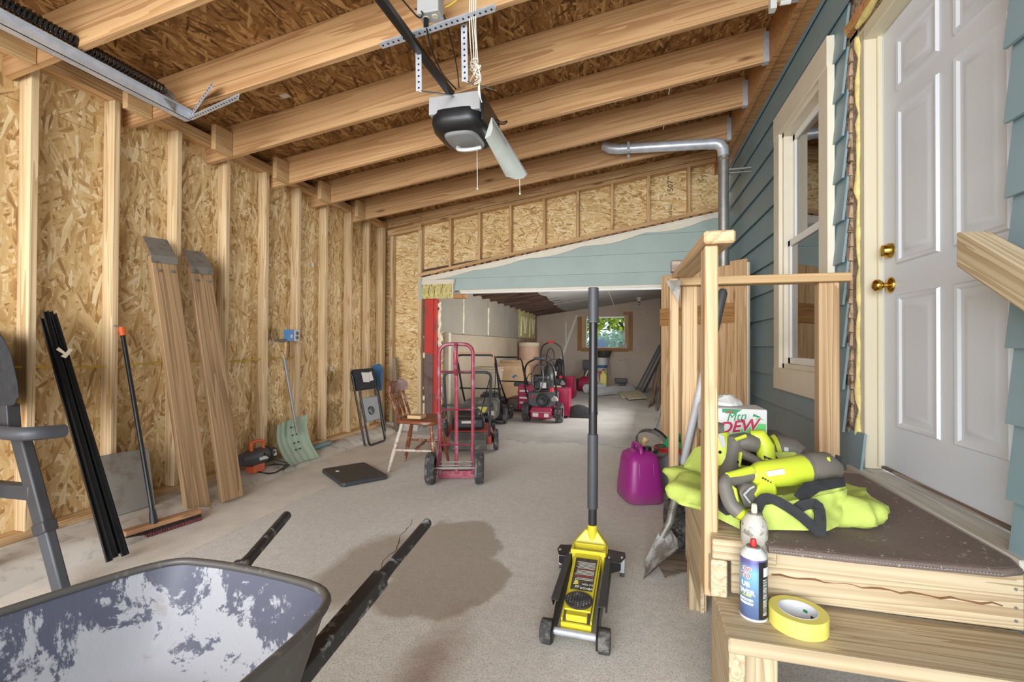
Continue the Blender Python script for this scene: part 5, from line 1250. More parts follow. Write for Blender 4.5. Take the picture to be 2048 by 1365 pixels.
# junction box with cable
jb = thing('outlet_box', (-3.08, 3.68, 1.15), 'small blue electrical outlet box fixed to a wall stud', 'outlet box')
q0, q1 = at(580, 660, x=-3.06), at(606, 683, x=-3.06)
MB().box((-3.09, q0.y-.045, q1.z), (-3.03, q0.y+.02, q0.z)).build('box', 'bluebox', jb, bevel=.003)
MB().box((-3.095, q0.y+.021, q1.z), (-3.025, q0.y+.085, q0.z)).build('cover_plate', 'lightgrey', jb, bevel=.002)
for z in (.3, .7): MB().tube([V((-3.024, q0.y+.053, q1.z+(q0.z-q1.z)*z)), V((-3.021, q0.y+.053, q1.z+(q0.z-q1.z)*z))], .018, 12).build('socket', 'darkgrey', jb)
MB().box((-3.031, q0.y-.025, q1.z+.03), (-3.028, q0.y-.005, q1.z+.06)).build('warning_label', 'paper', jb)
cbl = MB(); pts = [(-3.142, .9, .93)]
for i in range(9): y = 1.3+.3*i; pts.append((-3.142+.004*math.sin(i*2.2), y, .985+.012*math.sin(i*1.9)))
pts += [(-3.142, 3.7, 1.02)]
cb_ = cbl.tube(pts, .0055, 6).build('yellow_cable', 'romex', smooth=60); tag(cb_, 'yellow electrical cable threaded through the left wall studs', 'cable')
for px, py in ((625, 530), (662, 738)):
    p = at(px, py, x=-3.188); o = MB().box((p.x-.001, p.y-.02, p.z-.022), (p.x+.001, p.y+.02, p.z+.022)).build('sticker', 'paper', wl)

# ================================================================== GARAGE DOOR OPENER, TRACK, DUCT
op = thing('garage_door_opener', (-.98, 2.55, 2.45), 'dark grey garage door opener with light oval cover hanging from the rafters', 'garage opener')
yo = 2.5
f0, f1 = at(857, 222, y=yo), at(966, 200, y=yo)
xa, xb = f0.x, f1.x; zt_ = at(900, 188, y=yo).z; zb0 = at(857, 230, y=yo).z
MB().box((xa, yo, zb0-.0), (xb-.02, yo+.36, zt_)).build('chassis', 'lightgrey', op, bevel=.006)
mb = MB(); cxm, cym = (xa+xb)/2-.01, yo+.19
def sup(rx, ry, z, n=36, e=.55): return [V((cxm+rx*math.copysign(abs(math.cos(2*PI*k/n))**e, math.cos(2*PI*k/n)), cym+ry*math.copysign(abs(math.sin(2*PI*k/n))**e, math.sin(2*PI*k/n)), z)) for k in range(n)]
mb.loft([sup(.172, .20, zb0+.02), sup(.176, .205, zb0-.03), sup(.165, .19, zb0-.07), sup(.125, .15, zb0-.092), sup(.115, .14, zb0-.090)]).build('motor_cover', 'black', op, smooth=50)
MB().loft([sup(.112, .138, zb0-.086, e=.6), sup(.106, .132, zb0-.10, e=.6), sup(.09, .115, zb0-.106, e=.6)]).build('oval_cover', 'greyplastic', op, smooth=50)
MB().box((xb-.02, yo+.02, zb0-.055), (xb-.005, yo+.37, zt_-.01)).build('side_plate', 'black', op, bevel=.004)
# lens hanging open on the right
LA, LB, LC, LD = at(971, 277, y=2.56), at(984, 236, y=2.60), at(1054, 349, y=2.94), at(1012, 353, y=2.90)
m = MB(); rr_ = []
for i in range(9):
    t = i/8; a = LA.lerp(LD, t); b = LB.lerp(LC, t); rr_.append([a, a.lerp(b, .35)+V((.02, 0, -.03))*math.sin(PI*.35), a.lerp(b, .7)+V((.018, 0, -.025)), b, b+V((-.004, 0, .004)), a+V((-.004, 0, .004))])
m.loft(rr_).build('lens_panel', 'lens', op, smooth=50)
m = MB(); rr_ = []
MB().tube([LB, LC], .006, 6).tube([LC, LD], .005, 6).build('lens_edge', 'greyplastic', op)
MB().loft([sup(.145, .06, zb0-.04, e=.8), sup(.14, .055, zb0-.085, e=.8)]).build('rear_lens', 'lens', op, smooth=50) if False else None
mb = MB(); mb.tube(arc(at(945, 292, y=2.72), .10, PI*.9, PI*1.75, 8, (1, 0, 0), (0, .6, .5)), [.012]*9, 6); mb.build('front_lens', 'whiteplastic', op, smooth=50)
MB().tube(bend([(xb-.03, yo+.28, zt_-.01), (xb+.02, yo+.32, zt_-.05), (xb+.06, yo+.33, zt_-.03), (xb+.05, yo+.3, zt_-.07), (xb-.0, yo+.3, zt_-.06)], .03), .004, 6).build('wire_loop', 'black', op, smooth=60)
rl0, rl1 = V((-1.035, 2.52, zt_+.008)), V((-1.035, -.9, zt_-.06))
MB().beam(rl0, rl1, .034, .03).build('rail', 'black', op, bevel=.002)
MB().tube([rl0+V((-.035, 0, .012)), rl1+V((-.035, 0, .012))], .006, 6).build('chain', 'black', op)
def strip(p, q, w_, nrm, name='hanger_strap', parent=None, n=None):
    p, q = V(p), V(q); nrm = V(nrm).normalized(); d = (q-p).normalized(); s = d.cross(nrm).normalized()
    o = MB().beam(p, q, w_, .003, nrm).build(name, 'galv', parent)
    L = (q-p).length; n = n or int(L/.028); h = MB()
    for i in range(n):
        c = p+d*(L*(i+.5)/n); h.tube([c+nrm*.0012, c+nrm*.0024], .0055, 8); h.tube([c-nrm*.0012, c-nrm*.0024], .0055, 8)
    h.build('hole', 'black', o)
    return o
y1 = 2.062
a0, a1 = at(765, 92, y=y1), at(991, 17, y=y1)
strip(a0+V((0, 0, .01)), a1+V((0, 0, .01)), .038, (0, -1, .25), 'angle_bar', op); strip(a0+V((0, -.018, -.012)), a1+V((0, -.018, -.012)), .034, (0, -.2, -1), 'angle_bar', op)
for px0, py0, px1, py1 in ((928, 48, 930, 163), (837, 100, 838, 182)):
    strip(at(px0, py0, y=2.10), at(px1, py1, y=2.10), .032, (0, -1, .0), 'hanger_strap', op)
    e = at(px1, py1, y=2.10); strip(e, V((e.x+.02, 2.53, zt_+.004)), .03, (.4, 0, 1), 'hanger_strap', op)
# outlet and plug on the rafter
ob_ = thing('ceiling_outlet', (-.95, 2.03, 2.8), 'grey ceiling outlet box on a rafter with the opener plugged in', 'outlet box')
p0_, p1_ = at(846, 48, y=2.06), at(888, 3, y=2.06)
MB().box((p0_.x, 1.99, p0_.z), (p1_.x, 2.063, p1_.z+.03)).build('box', 'lightgrey', ob_, bevel=.005)
for fx_ in (.3, .72): MB().tube([V((p0_.x+(p1_.x-p0_.x)*fx_, 2.0+.026, p0_.z-.001)), V((p0_.x+(p1_.x-p0_.x)*fx_, 2.026, p0_.z-.005))], .016, 14).build('socket', 'cloth', ob_)
cu_ = V((p0_.x+(p1_.x-p0_.x)*.3, 2.026, p0_.z))
MB().tube([cu_, cu_-V((0, 0, .045))], .013, 10).build('plug', 'black', ob_)
MB().tube(bend([cu_-V((0, 0, .04)), at(862, 100, y=2.1), at(885, 150, y=2.3), at(912, 178, y=2.5)], .08, 6), .0045, 6).build('power_cord', 'black', ob_, smooth=60)
MB().tube(bend([(-1.08, 1.0, zt_+.02), at(840, 40, y=2.0), at(848, 25, y=1.98), (p0_.x-.02, 2.02, p0_.z+.05)], .05, 5), .004, 6).build('cord', 'black', ob_, smooth=60)
MB().tube(bend([at(890, 15, y=2.06), at(905, 8, y=2.06), at(930, -15, y=2.06)], .05), .005, 6).build('yellow_feed', 'romex', ob_, smooth=60)
MB().tube(bend([at(888, 30, y=2.05), at(905, 90, y=2.2), at(915, 140, y=2.35), at(918, 175, y=2.5)], .06, 5), .0035, 6).build('control_wire', 'black', ob_, smooth=60)
# white rope bundle
rp = thing('rope_hank', at(950, 110, y=2.2), 'knotted white cord hanging from a rafter beside the opener strap', 'rope')
for k in range(4):
    x0 = 940+4*k
    pts = [at(x0, -12, y=2.03), at(x0-1, 40, y=2.05), at(x0+3*math.sin(k), 80, y=2.12), at(x0+4, 126, y=2.17)]
    MB().tube(bend(pts, .04), .0028, 5).build('strand', 'rope', rp, smooth=60)
for k in range(7):
    cx_, cy_ = 948+random.uniform(-4, 8), 120+k*4; pts = [at(cx_+7*math.sin(t*.9+k), cy_+14*math.sin(t*.5+k*2)+4*t*.6, y=2.17+.01*math.cos(t+k)) for t in range(9)]
    MB().tube(pts, .0028, 5).build('strand', 'rope', rp, smooth=60)
for k, e in enumerate((205, 196, 168)):
    pts = [at(955+3*k, 130, y=2.17), at(961-2*k, 155, y=2.18), at(955+4*k, 180 if k < 2 else 160, y=2.18), at(964-3*k, e, y=2.18)]
    MB().tube(bend(pts, .03), .0028, 5).build('strand', 'rope', rp, smooth=60)
# pull cords under the opener
for px, a_, b_, lab, y_ in ((954, 298, 378, 'thin pull cord hanging below the opener body', 2.75), (1039, 352, 388, 'thin pull cord hanging below the open lens panel', 2.93)):
    o = MB().tube([at(px, a_-8, y=y_), at(px+1, b_, y=y_)], .0022, 5).ball(at(px+1, b_, y=y_), .007, 7, 5).build('pull_cord', 'rope', smooth=60); tag(o, lab, 'cord')

# garage door track and spring
tk = thing('garage_door_track', (-2.7, .8, 2.5), 'galvanised garage door track with long coil spring under the rafters', 'door track')
zt2 = 2.515; xt = -2.68
e1 = at(376, 243, z=zt2); xt = e1.x
MB().slab([(xt-.025, -.9, zt2), (xt+.025, -.9, zt2), (xt+.025, e1.y, zt2), (xt-.025, e1.y, zt2)], (0, 0, .003)).slab([(xt+.022, -.9, zt2), (xt+.022, e1.y, zt2), (xt+.022, e1.y, zt2+.055), (xt+.022, -.9, zt2+.055)], (.003, 0, 0)).slab([(xt-.025, -.9, zt2), (xt-.025, e1.y, zt2), (xt-.025, e1.y, zt2+.02), (xt-.025, -.9, zt2+.02)], (.003, 0, 0)).build('track', 'galv', tk)
MB().slab([(xt+.024, -.9, zt2+.052), (xt+.05, -.9, zt2+.052), (xt+.05, e1.y, zt2+.052), (xt+.024, e1.y, zt2+.052)], (0, 0, .003)).build('track_flange', 'galv', tk)
sp = []; ysp0, ysp1 = -.2, 2.06; xs, zs_ = xt+.03, zt2+.098
turns = 115
for i in range(turns*8+1):
    t = i/(turns*8); sp.append((xs+.024*math.cos(2*PI*i/8), ysp0+(ysp1-ysp0)*t, zs_+.024*math.sin(2*PI*i/8)))
MB().tube(sp, .0055, 5).build('coil_spring', 'black', tk, smooth=60)
MB().tube([(xs, 2.06, zs_), (xs, 2.12, zs_-.01)], .006, 8).build('spring_hook', 'dullsteel', tk); MB().tube([(xs, ysp0, zs_), (xs, -.9, zs_)], .003, 6).build('spring_wire', 'dullsteel', tk)
MB().slab([(xs-.004, 2.05, zs_+.03), (xs-.004, 2.13, zs_), (xs-.004, 2.13, zt2), (xs-.004, 2.06, zt2+.05)], (.006, 0, 0)).build('spring_bracket', 'dullsteel', tk)
b0_ = V((xt+.02, e1.y+.01, zt2+.03)); b1_ = at(478, 192, y=2.12)
strip(b0_, b1_, .034, (0, -1, .2), 'support_angle', tk); strip(b0_+V((0, -.016, -.018)), b1_+V((0, -.016, -.018)), .03, (0, -.2, -1), 'support_angle', tk)
strip(b0_+V((-.01, 0, .01)), at(425, 178, y=2.12)+V((0, 0, .03)), .034, (0, -1, .2), 'support_angle', tk)

# vent duct
du = thing('vent_duct', (.9, 5.1, 2), 'galvanised round vent duct with elbow in the back right corner', 'duct')
R_ = .046; yd_ = 4.43
pv = at(1447, 330, y=yd_); ph = at(1330, 296, y=yd_); zh = ph.z; xv = pv.x
pl_ = at(1232, 296, y=yd_)
MB().tube([(xv-.10, yd_, zh-.005), (pl_.x, yd_, zh+.035)], R_, 18).build('duct_pipe', 'galv', du, smooth=50)
el = [V((xv-.13, yd_, zh-.005)), V((xv-.07, yd_, zh-.005)), V((xv-.03, yd_, zh-.02)), V((xv-.005, yd_, zh-.06)), V((xv, yd_, zh-.13))]
MB().tube(el, [R_*1.06, R_*1.1, R_*1.12, R_*1.1, R_*1.06], 18).build('elbow', 'galv', du, smooth=30)
MB().tube([(xv, yd_, zh-.12), (xv, yd_, 1.3)], R_*.98, 18).build('duct_pipe', 'galvdull', du, smooth=50)
MB().tube([(xv, yd_, zh-.155), (xv, yd_, zh-.17)], R_*1.03, 18).build('rust_band', 'oldwood', du, smooth=50)
MB().tube([V((pl_.x+.02, yd_, zh+.035)), V((pl_.x-.05, yd_, zh+.05)), V((pl_.x-.12, yd_, zh+.085))], [R_*1.05, R_*1.1, R_*.9], 16).build('flex_end', 'galv', du, smooth=30)
px_ = at(1257, 290, y=yd_); MB().box((px_.x-.012, yd_-.05, zh-.02), (px_.x+.012, yd_-.047, RZ(px_.x)+.1)).box((px_.x-.012, yd_-.05, zh-.055), (px_.x+.012, yd_+.05, zh-.05)).build('hanger_strap', 'galv', du)
zq = at(1460, 341, y=yd_).z; MB().box((xv, yd_-.012, zq), (1.03, yd_+.012, zq+.012)).box((xv, yd_-.012, zq-.03), (1.03, yd_+.012, zq-.023)).build('wall_bracket', 'galvdull', du)

# torn wire and connector by the ledger
wc = MB(); q = at(1560, 6, y=2.66); wc.tube(bend([q+V((.1, 0, .2)), q+V((.03, 0, .05)), q+V((-.04, 0, 0))], .03), .006, 6); wc.box((q.x-.05, q.y-.02, q.z-.035), (q.x-.02, q.y+.02, q.z+.03)); wc.tube([q, q+V((.05, .0, -.0))], .014, 8)
tag(wc.build('lamp_connector', 'whiteplastic', smooth=45), 'white wire connector dangling from the ledger at the top', 'wire')

# ================================================================== RIGHT MIDDLE: shovel, tyre, gas can, bucket
sh = thing('square_shovel', (.1, 2.3, 0), 'square steel shovel with grey grip leaning on the porch rail', 'shovel')
neck = at(1338, 1052, y=2.44); topp = at(1447, 578, y=2.375); ax_ = (topp-neck).normalized()
qa, qb, qc, qd = at(1284, 1160, z=.004), at(1288, 1126, z=.022), at(1317, 1067, y=2.50), at(1361, 1092, y=2.33)
tipc = (qa+qb)/2; bd = (neck-tipc).normalized(); nv = (qd-qa).cross(qc-qa).normalized(); nv = nv if nv.z > 0 else -nv
rows_ = []
for i in range(11):
    t = i/10; e0, e1 = (qa.lerp(qd, min(1, t/.85)), qb.lerp(qc, min(1, t/.85))); c = (e0+e1)/2; k = max(0, (t-.85)/.15); row = []
    for j in range(11):
        u = j/10; p = e0.lerp(e1, u); p = p.lerp(neck, k*.75) if k else p; row.append(p-nv*(.018*math.sin(PI*u)*(1-k)))
    rows_.append(row)
m = MB(); fr_ = [p for r in rows_ for p in r]; fs = [(i*11+k, i*11+k+1, (i+1)*11+k+1, (i+1)*11+k) for i in range(10) for k in range(10)]
fr_ = [V((p.x, p.y, max(p.z, .004))) for p in fr_]
m.add(fr_, fs); m.add([p-nv*.004 for p in fr_], [f[::-1] for f in fs]); m.build('blade', 'shovelsteel', sh, smooth=60)
MB().loft([[tipc.lerp(neck, t)+wv_*u*.07+nv*.010 for u in (-1, -.4, .5, .9)][:4] for t in (.15, .55)]).build('plaster_patch', 'paper', sh) if False else None
MB().tube([neck-bd*.07+nv*.004, neck+ax_*.02, neck+ax_*.16, neck+ax_*.34], [.016, .020, .019, .018], 12).build('socket', 'dullsteel', sh, smooth=60)
L_ = (topp-neck).length
MB().tube([neck+ax_*.33, neck+ax_*L_*.80], .0185, 12).build('shaft', 'lightgrey', sh, smooth=60)
MB().tube([neck+ax_*L_*.79, neck+ax_*L_*.985, topp], [.0225, .0225, .012], 14).build('grip', 'slate', sh, smooth=45)

ty = thing('knobby_wheel', (.21, 2.6, 0), 'black knobby pneumatic tyre standing upright under the landing edge', 'tyre')
TM = Matrix.Translation((.235, 2.66, .139)) @ Matrix.Rotation(.12, 4, 'Z') @ Matrix.Rotation(PI/2, 4, 'Y')
MB().lathe([(.05, -.03), (.085, -.042), (.115, -.04), (.129, -.022), (.131, 0), (.129, .022), (.115, .04), (.085, .042), (.05, .03)], TM, 28, False).build('tyre', 'rubber', ty, smooth=50)
m = MB()
for i in range(30):
    for k in range(-2, 3):
        a = 2*PI*(i+.5*(k % 2))/30; m.box((-.009, -.006, 0), (.009, .006, .007), TM @ Matrix.Rotation(a, 4, 'Z') @ Matrix.Translation((.1285-.004*abs(k), 0, k*.0145)) @ Matrix.Rotation(PI/2, 4, 'Y'))
m.build('tread_knobs', 'rubber', ty)
MB().lathe([(0, -.03), (.025, -.03), (.03, -.012), (.055, -.02), (.055, .02), (.03, .012), (.025, .03), (0, .03)], TM, 18, False).build('hub', 'black', ty, smooth=40)
cbd = MB().slab([at(1312, 1122, z=.003), at(1396, 1094, z=.003), at(1404, 1135, z=.003), at(1330, 1158, z=.003)], (0, 0, .006)).build('floor_offcut', 'oldwood'); tag(cbd, 'brown laminate offcut lying flat on the floor behind the shovel blade', 'offcut')

# gas can
gc = thing('gas_can', (.05, 3.5, 0), 'magenta plastic gas can with tapered shoulders on the concrete floor', 'gas can')
GM = rotz((.063, 3.47, 0), .35)
def rr2(sx, sy, z, r=.45, n=32): return [GM @ V((sx*math.copysign(abs(math.cos(2*PI*k/n))**r, math.cos(2*PI*k/n)), sy*math.copysign(abs(math.sin(2*PI*k/n))**r, math.sin(2*PI*k/n)), z)) for k in range(n)]
o = MB().loft([rr2(.13, .15, .004), rr2(.14, .16, .02), rr2(.138, .158, .10), rr2(.118, .135, .28), rr2(.108, .122, .325), rr2(.075, .08, .355), rr2(.05, .05, .365)]).build('can_body', 'gas', gc, smooth=50)
MB().tube(bend([GM @ V(p) for p in ((-.02, -.09, .345), (-.02, -.075, .395), (-.02, .06, .405), (-.02, .085, .345))], .03), .016, 10, flat=.8).build('handle', 'gas', gc, smooth=60)
MB().lathe([(0, 0), (.032, 0), (.032, .03), (.028, .034), (0, .034)], GM @ Matrix.Translation((.045, -.03, .352)), 18, False).build('cap', 'black', gc, smooth=40)
for s in (-1, 1): MB().tube([GM @ V((s*.05, -.132, .285)), GM @ V((s*.056, -.15, .08))], .006, 6).build('moulded_rib', 'gas', gc, smooth=60)
# grey bucket with green things in it, ring on top
bk_ = thing('grey_bin', (.27, 3.75, 0), 'grey plastic bin behind the magenta gas can, full of green scraps', 'bin')
BM = Matrix.Translation((.325, 3.76, 0))
MB().lathe([(0, .003), (.115, .003), (.118, .006), (.14, .30), (.146, .31), (.146, .318), (.136, .318), (.112, .02), (0, .018)], BM, 28, False).build('bin_body', 'greyplastic', bk_, smooth=40)
MB().ring([(.143, .305), (.150, .305), (.150, .325), (.143, .325)], BM, 28).build('rim', 'red', bk_)
for i, (x, y, z, m_) in enumerate(((.30, 3.66, .34, 'green'), (.34, 3.75, .38, 'green'), (.24, 3.72, .33, 'greendk'))):
    g = MB().box((-.07, -.012, -.08), (.07, .012, .08), Matrix.Translation((x, y, z)) @ Euler((.4+i*.3, .5-i*.4, .3*i)).to_matrix().to_4x4()).build('plastic_scrap', m_, bevel=.006); tag(g, ('bright green plastic piece leaning at the front of the grey bin', 'bright green plastic piece standing highest in the grey bin', 'dark green plastic piece at the left inside the grey bin')[i], 'scrap')
bl_ = MB(); bp = [BM @ V((.15*math.cos(a), -.02-.15*math.sin(a), .318+.028*math.sin(a))) for a in [PI*i/14 for i in range(15)]]
rh = bl_.tube(bp, .008, 8).build('bail_handle', 'red', bk_, smooth=60)
rg = thing('hose_reel_ring', (.14, 3.7, .44), 'dull metal ring with black strap, propped on the grey bin', 'ring')
RM = Matrix.Translation(at(1304, 888, y=3.62)) @ Euler((.62, .50, 0)).to_matrix().to_4x4()
MB().ring([(.120, -.02), (.126, -.02), (.126, .02), (.120, .02)], RM, 40).build('metal_band', 'dullsteel', rg, smooth=40)
m = MB(); n_ = 14
A = []
for i in range(n_+1):
    a = .2+1.6*i/n_; A.append([RM @ V((r*math.cos(a), r*math.sin(a), z)) for r, z in ((.127, -.004), (.139, -.004), (.139, .03), (.127, .03))])
m.loft(A).build('black_strap', 'blackplastic', rg, smooth=50)
td = MB().tube([at(1283, 905, y=3.6), at(1288, 893, y=3.6), at(1286, 886, y=3.61), at(1292, 878, y=3.62)], [.02, .032, .02, .026], 12).build('turned_spindle', 'rail', smooth=50); tag(td, 'pale turned wooden spindle end inside the metal ring', 'spindle')

# plank door leaning in the back right corner
pdr = thing('plank_door', (.68, 5.0, 0), 'tall pine plank door with amber batten standing in the back right corner', 'door panel')
D0, D1 = V((.30, 4.82, .004)), V((.935, 4.15, .004)); dv = (D1-D0); dn_ = V((dv.y, -dv.x, 0)).normalized(); dn_ = dn_ if dn_.y < 0 else -dn_
W_ = dv.length; du_ = dv.normalized(); hgt = 1.815; npl = 6
for i in range(npl):
    a = D0+du_*(W_*(i+.5)/npl); o = board('plank', a, a+V((0, 0, hgt+(.0 if i < 5 else .03))), W_/npl-.004, .022, 'panelpine', None, up=tuple(-dn_), bevel=.002)
    o.data = o.data; par(o, pdr)
a = D0+dn_*.02+V((0, 0, 1.40)); board('batten', a, a+du_*(W_-.11), .17, .018, 'batten', pdr, up=tuple(dn_))
a = D0+dn_*.02+du_*(W_-.05); board('edge_stile', a, a+V((0, 0, hgt+.02)), .05, .02, 'panelpine', pdr, up=tuple(-dn_))
a = D1-du_*.012+dn_*.0; board('white_edge', a+V((.016, -.012, 0)), a+V((.016, -.012, hgt)), .012, .03, 'trim', pdr, up=tuple(-dn_))

# ================================================================== REAR ROOM MACHINES
def wheel(name, Mx, r, w_, parent, tread=0, hub='dullsteel', mat='rubber'):
    o = MB().lathe([(r*.55, -w_*.4), (r*.85, -w_*.5), (r*.97, -w_*.38), (r, 0), (r*.97, w_*.38), (r*.85, w_*.5), (r*.55, w_*.4)], Mx, 20, False).build(name, mat, parent, smooth=50)
    MB().lathe([(0, -w_*.35), (r*.2, -w_*.35), (r*.57, -w_*.2), (r*.57, w_*.2), (r*.2, w_*.35), (0, w_*.35)], Mx, 16, False).build('hub', hub, o, smooth=40)
    if tread:
        m = MB()
        for i in range(tread):
            for k in (-1, 1):
                a = 2*PI*(i+.25*k)/tread; m.box((-w_*.22, -r*.11, 0), (w_*.22, r*.11, r*.07), Mx @ Matrix.Rotation(a, 4, 'Z') @ Matrix.Translation((r*.97, 0, k*w_*.22)) @ Matrix.Rotation(PI/2, 4, 'Y'))
        m.build('tread', mat, o)
    return o
def mower(name, loc, rot, label, deckmat, engmat, hmat, bag, hz=.95, hw=.25, bar=None, sc_=1.0):
    t = thing(name, loc, label, 'lawn mower'); Q = rotz(loc, rot) @ Matrix.Scale(sc_, 4)
    q = lambda x, y, z: Q @ V((x, y, z))
    deck = [(-.24, -.28), (.24, -.28), (.27, -.1), (.26, .2), (.15, .34), (-.15, .34), (-.26, .2), (-.27, -.1)]
    MB().loft([[q(x*f, y*f, z) for x, y in deck] for f, z in ((1.02, .07), (1, .16), (.9, .21), (.5, .23))]).build('deck', deckmat, t, smooth=35)
    MB().lathe([(0, .22), (.15, .22), (.16, .28), (.15, .36), (.11, .40), (0, .41)], Q @ Matrix.Translation((0, .06, 0)), 20, False).build('engine', engmat, t, smooth=45)
    MB().lathe([(.04, .408), (.10, .40), (.10, .415), (.04, .42)], Q @ Matrix.Translation((0, .06, 0)), 16).build('recoil_cover', 'darkgrey', t, smooth=40)
    MB().tube([q(.15, .06, .30), q(.21, .06, .30)], .05*sc_, 12).build('air_filter', 'blackplastic', t, smooth=40)
    for sx in (-1, 1):
        wheel('wheel', Q @ Matrix.Translation((sx*.29, -.25, .115)) @ Matrix.Rotation(PI/2, 4, 'Y'), .115, .05, t)
        wheel('wheel', Q @ Matrix.Translation((sx*.28, .27, .10)) @ Matrix.Rotation(PI/2, 4, 'Y'), .10, .05, t)
    if bag == 'flap': MB().loft([[q(x, y, z) for x in (-.19, .19)] + [q(x, y+.02, z) for x in (.19, -.19)] for y, z in ((-.29, .20), (-.36, .13), (-.37, .035))]).build('rear_flap', 'mowergrey', t, bevel=.006)
    else: MB().loft([[q(x*f, y, z) for x, y in ((-.22, -.27), (.22, -.27), (.22, -.62), (-.22, -.62))] for f, z in ((.95, .10), (1, .14), (1, .33), (.85, .37))]).build('grass_box', 'mowergrey', t, bevel=.02)
    pts = [q(-hw, -.28, .16), q(-hw, -.55, .52), q(-hw, -.80, hz), q(hw, -.80, hz), q(hw, -.55, .52), q(hw, -.28, .16)]
    MB().tube(bend(pts, .07), .0135*sc_, 8).build('handle', hmat, t, smooth=60)
    MB().tube([q(-hw, -.55, .52), q(hw, -.55, .52)], .010, 8).build('cross_bar', hmat, t)
    for s in (-1, 1): MB().ball(q(s*hw+.015*s, -.55, .52), .02, 8, 6).build('handle_knob', 'blackplastic', t, smooth=60)
    if bar: MB().tube(bend([q(-hw+.02, -.78, hz-.10), q(-hw+.02, -.83, hz+.03), q(hw-.02, -.83, hz+.03), q(hw-.02, -.78, hz-.10)], .05), .007, 8).build('control_bar', bar, t, smooth=60)
    MB().tube(bend([q(hw, -.79, hz-.02), q(hw-.04, -.6, .65), q(.12, -.2, .35)], .1), .005, 6).build('control_cable', 'black', t, smooth=60)
    return t, q
t, q = mower('lawn_mower', (-1.74, 4.78, 0.003), .33, 'red lawn mower with grey rear flap directly behind the hand truck', 'mowerred', 'blackplastic', 'darkgrey', 'flap', hz=.86, hw=.22)
MB().box((-.17, -.33, .235), (.17, -.10, .36), rotz((-1.74, 4.78, 0.003), .33)).build('collector', 'blackplastic', t, bevel=.03)
MB().slab([q(-.07, -.333, .30), q(.07, -.333, .30), q(.07, -.333, .325), q(-.07, -.333, .325)], (0, -.002, 0)).build('label', 'paper', t)
t, q = mower('lawn_mower', (-2.03, 6.45, 0.005), .08, 'black lawn mower with yellow-stickered grass box behind the red mower', 'blackplastic', 'blackplastic', 'black', 'box', hz=.98, hw=.26, bar='paleorange')
MB().slab([q(-.12, -.626, .28), q(.12, -.626, .28), q(.08, -.626, .20), q(.02, -.626, .20), q(-.02, -.626, .23), q(-.12, -.626, .23)], (0, -.002, 0)).build('warning_sticker', 'tapeyellow', t)
MB().slab([q(.13, -.626, .17), q(.21, -.626, .17), q(.21, -.626, .23), q(.13, -.626, .23)], (0, -.002, 0)).build('label', 'paper', t)
t, q = mower('lawn_mower', (-1.78, 7.75, 0.005), -.15, 'dusty dark mower with dull red deck between the black mower and snow blower', 'dkred', 'darkgrey', 'black', 'flap', hz=.92, hw=.24)
MB().box((-.16, -.16, .40), (.16, .10, .47), rotz((-1.78, 7.75, .005), -.15)).build('fuel_tank', 'darkgrey', t, bevel=.02)

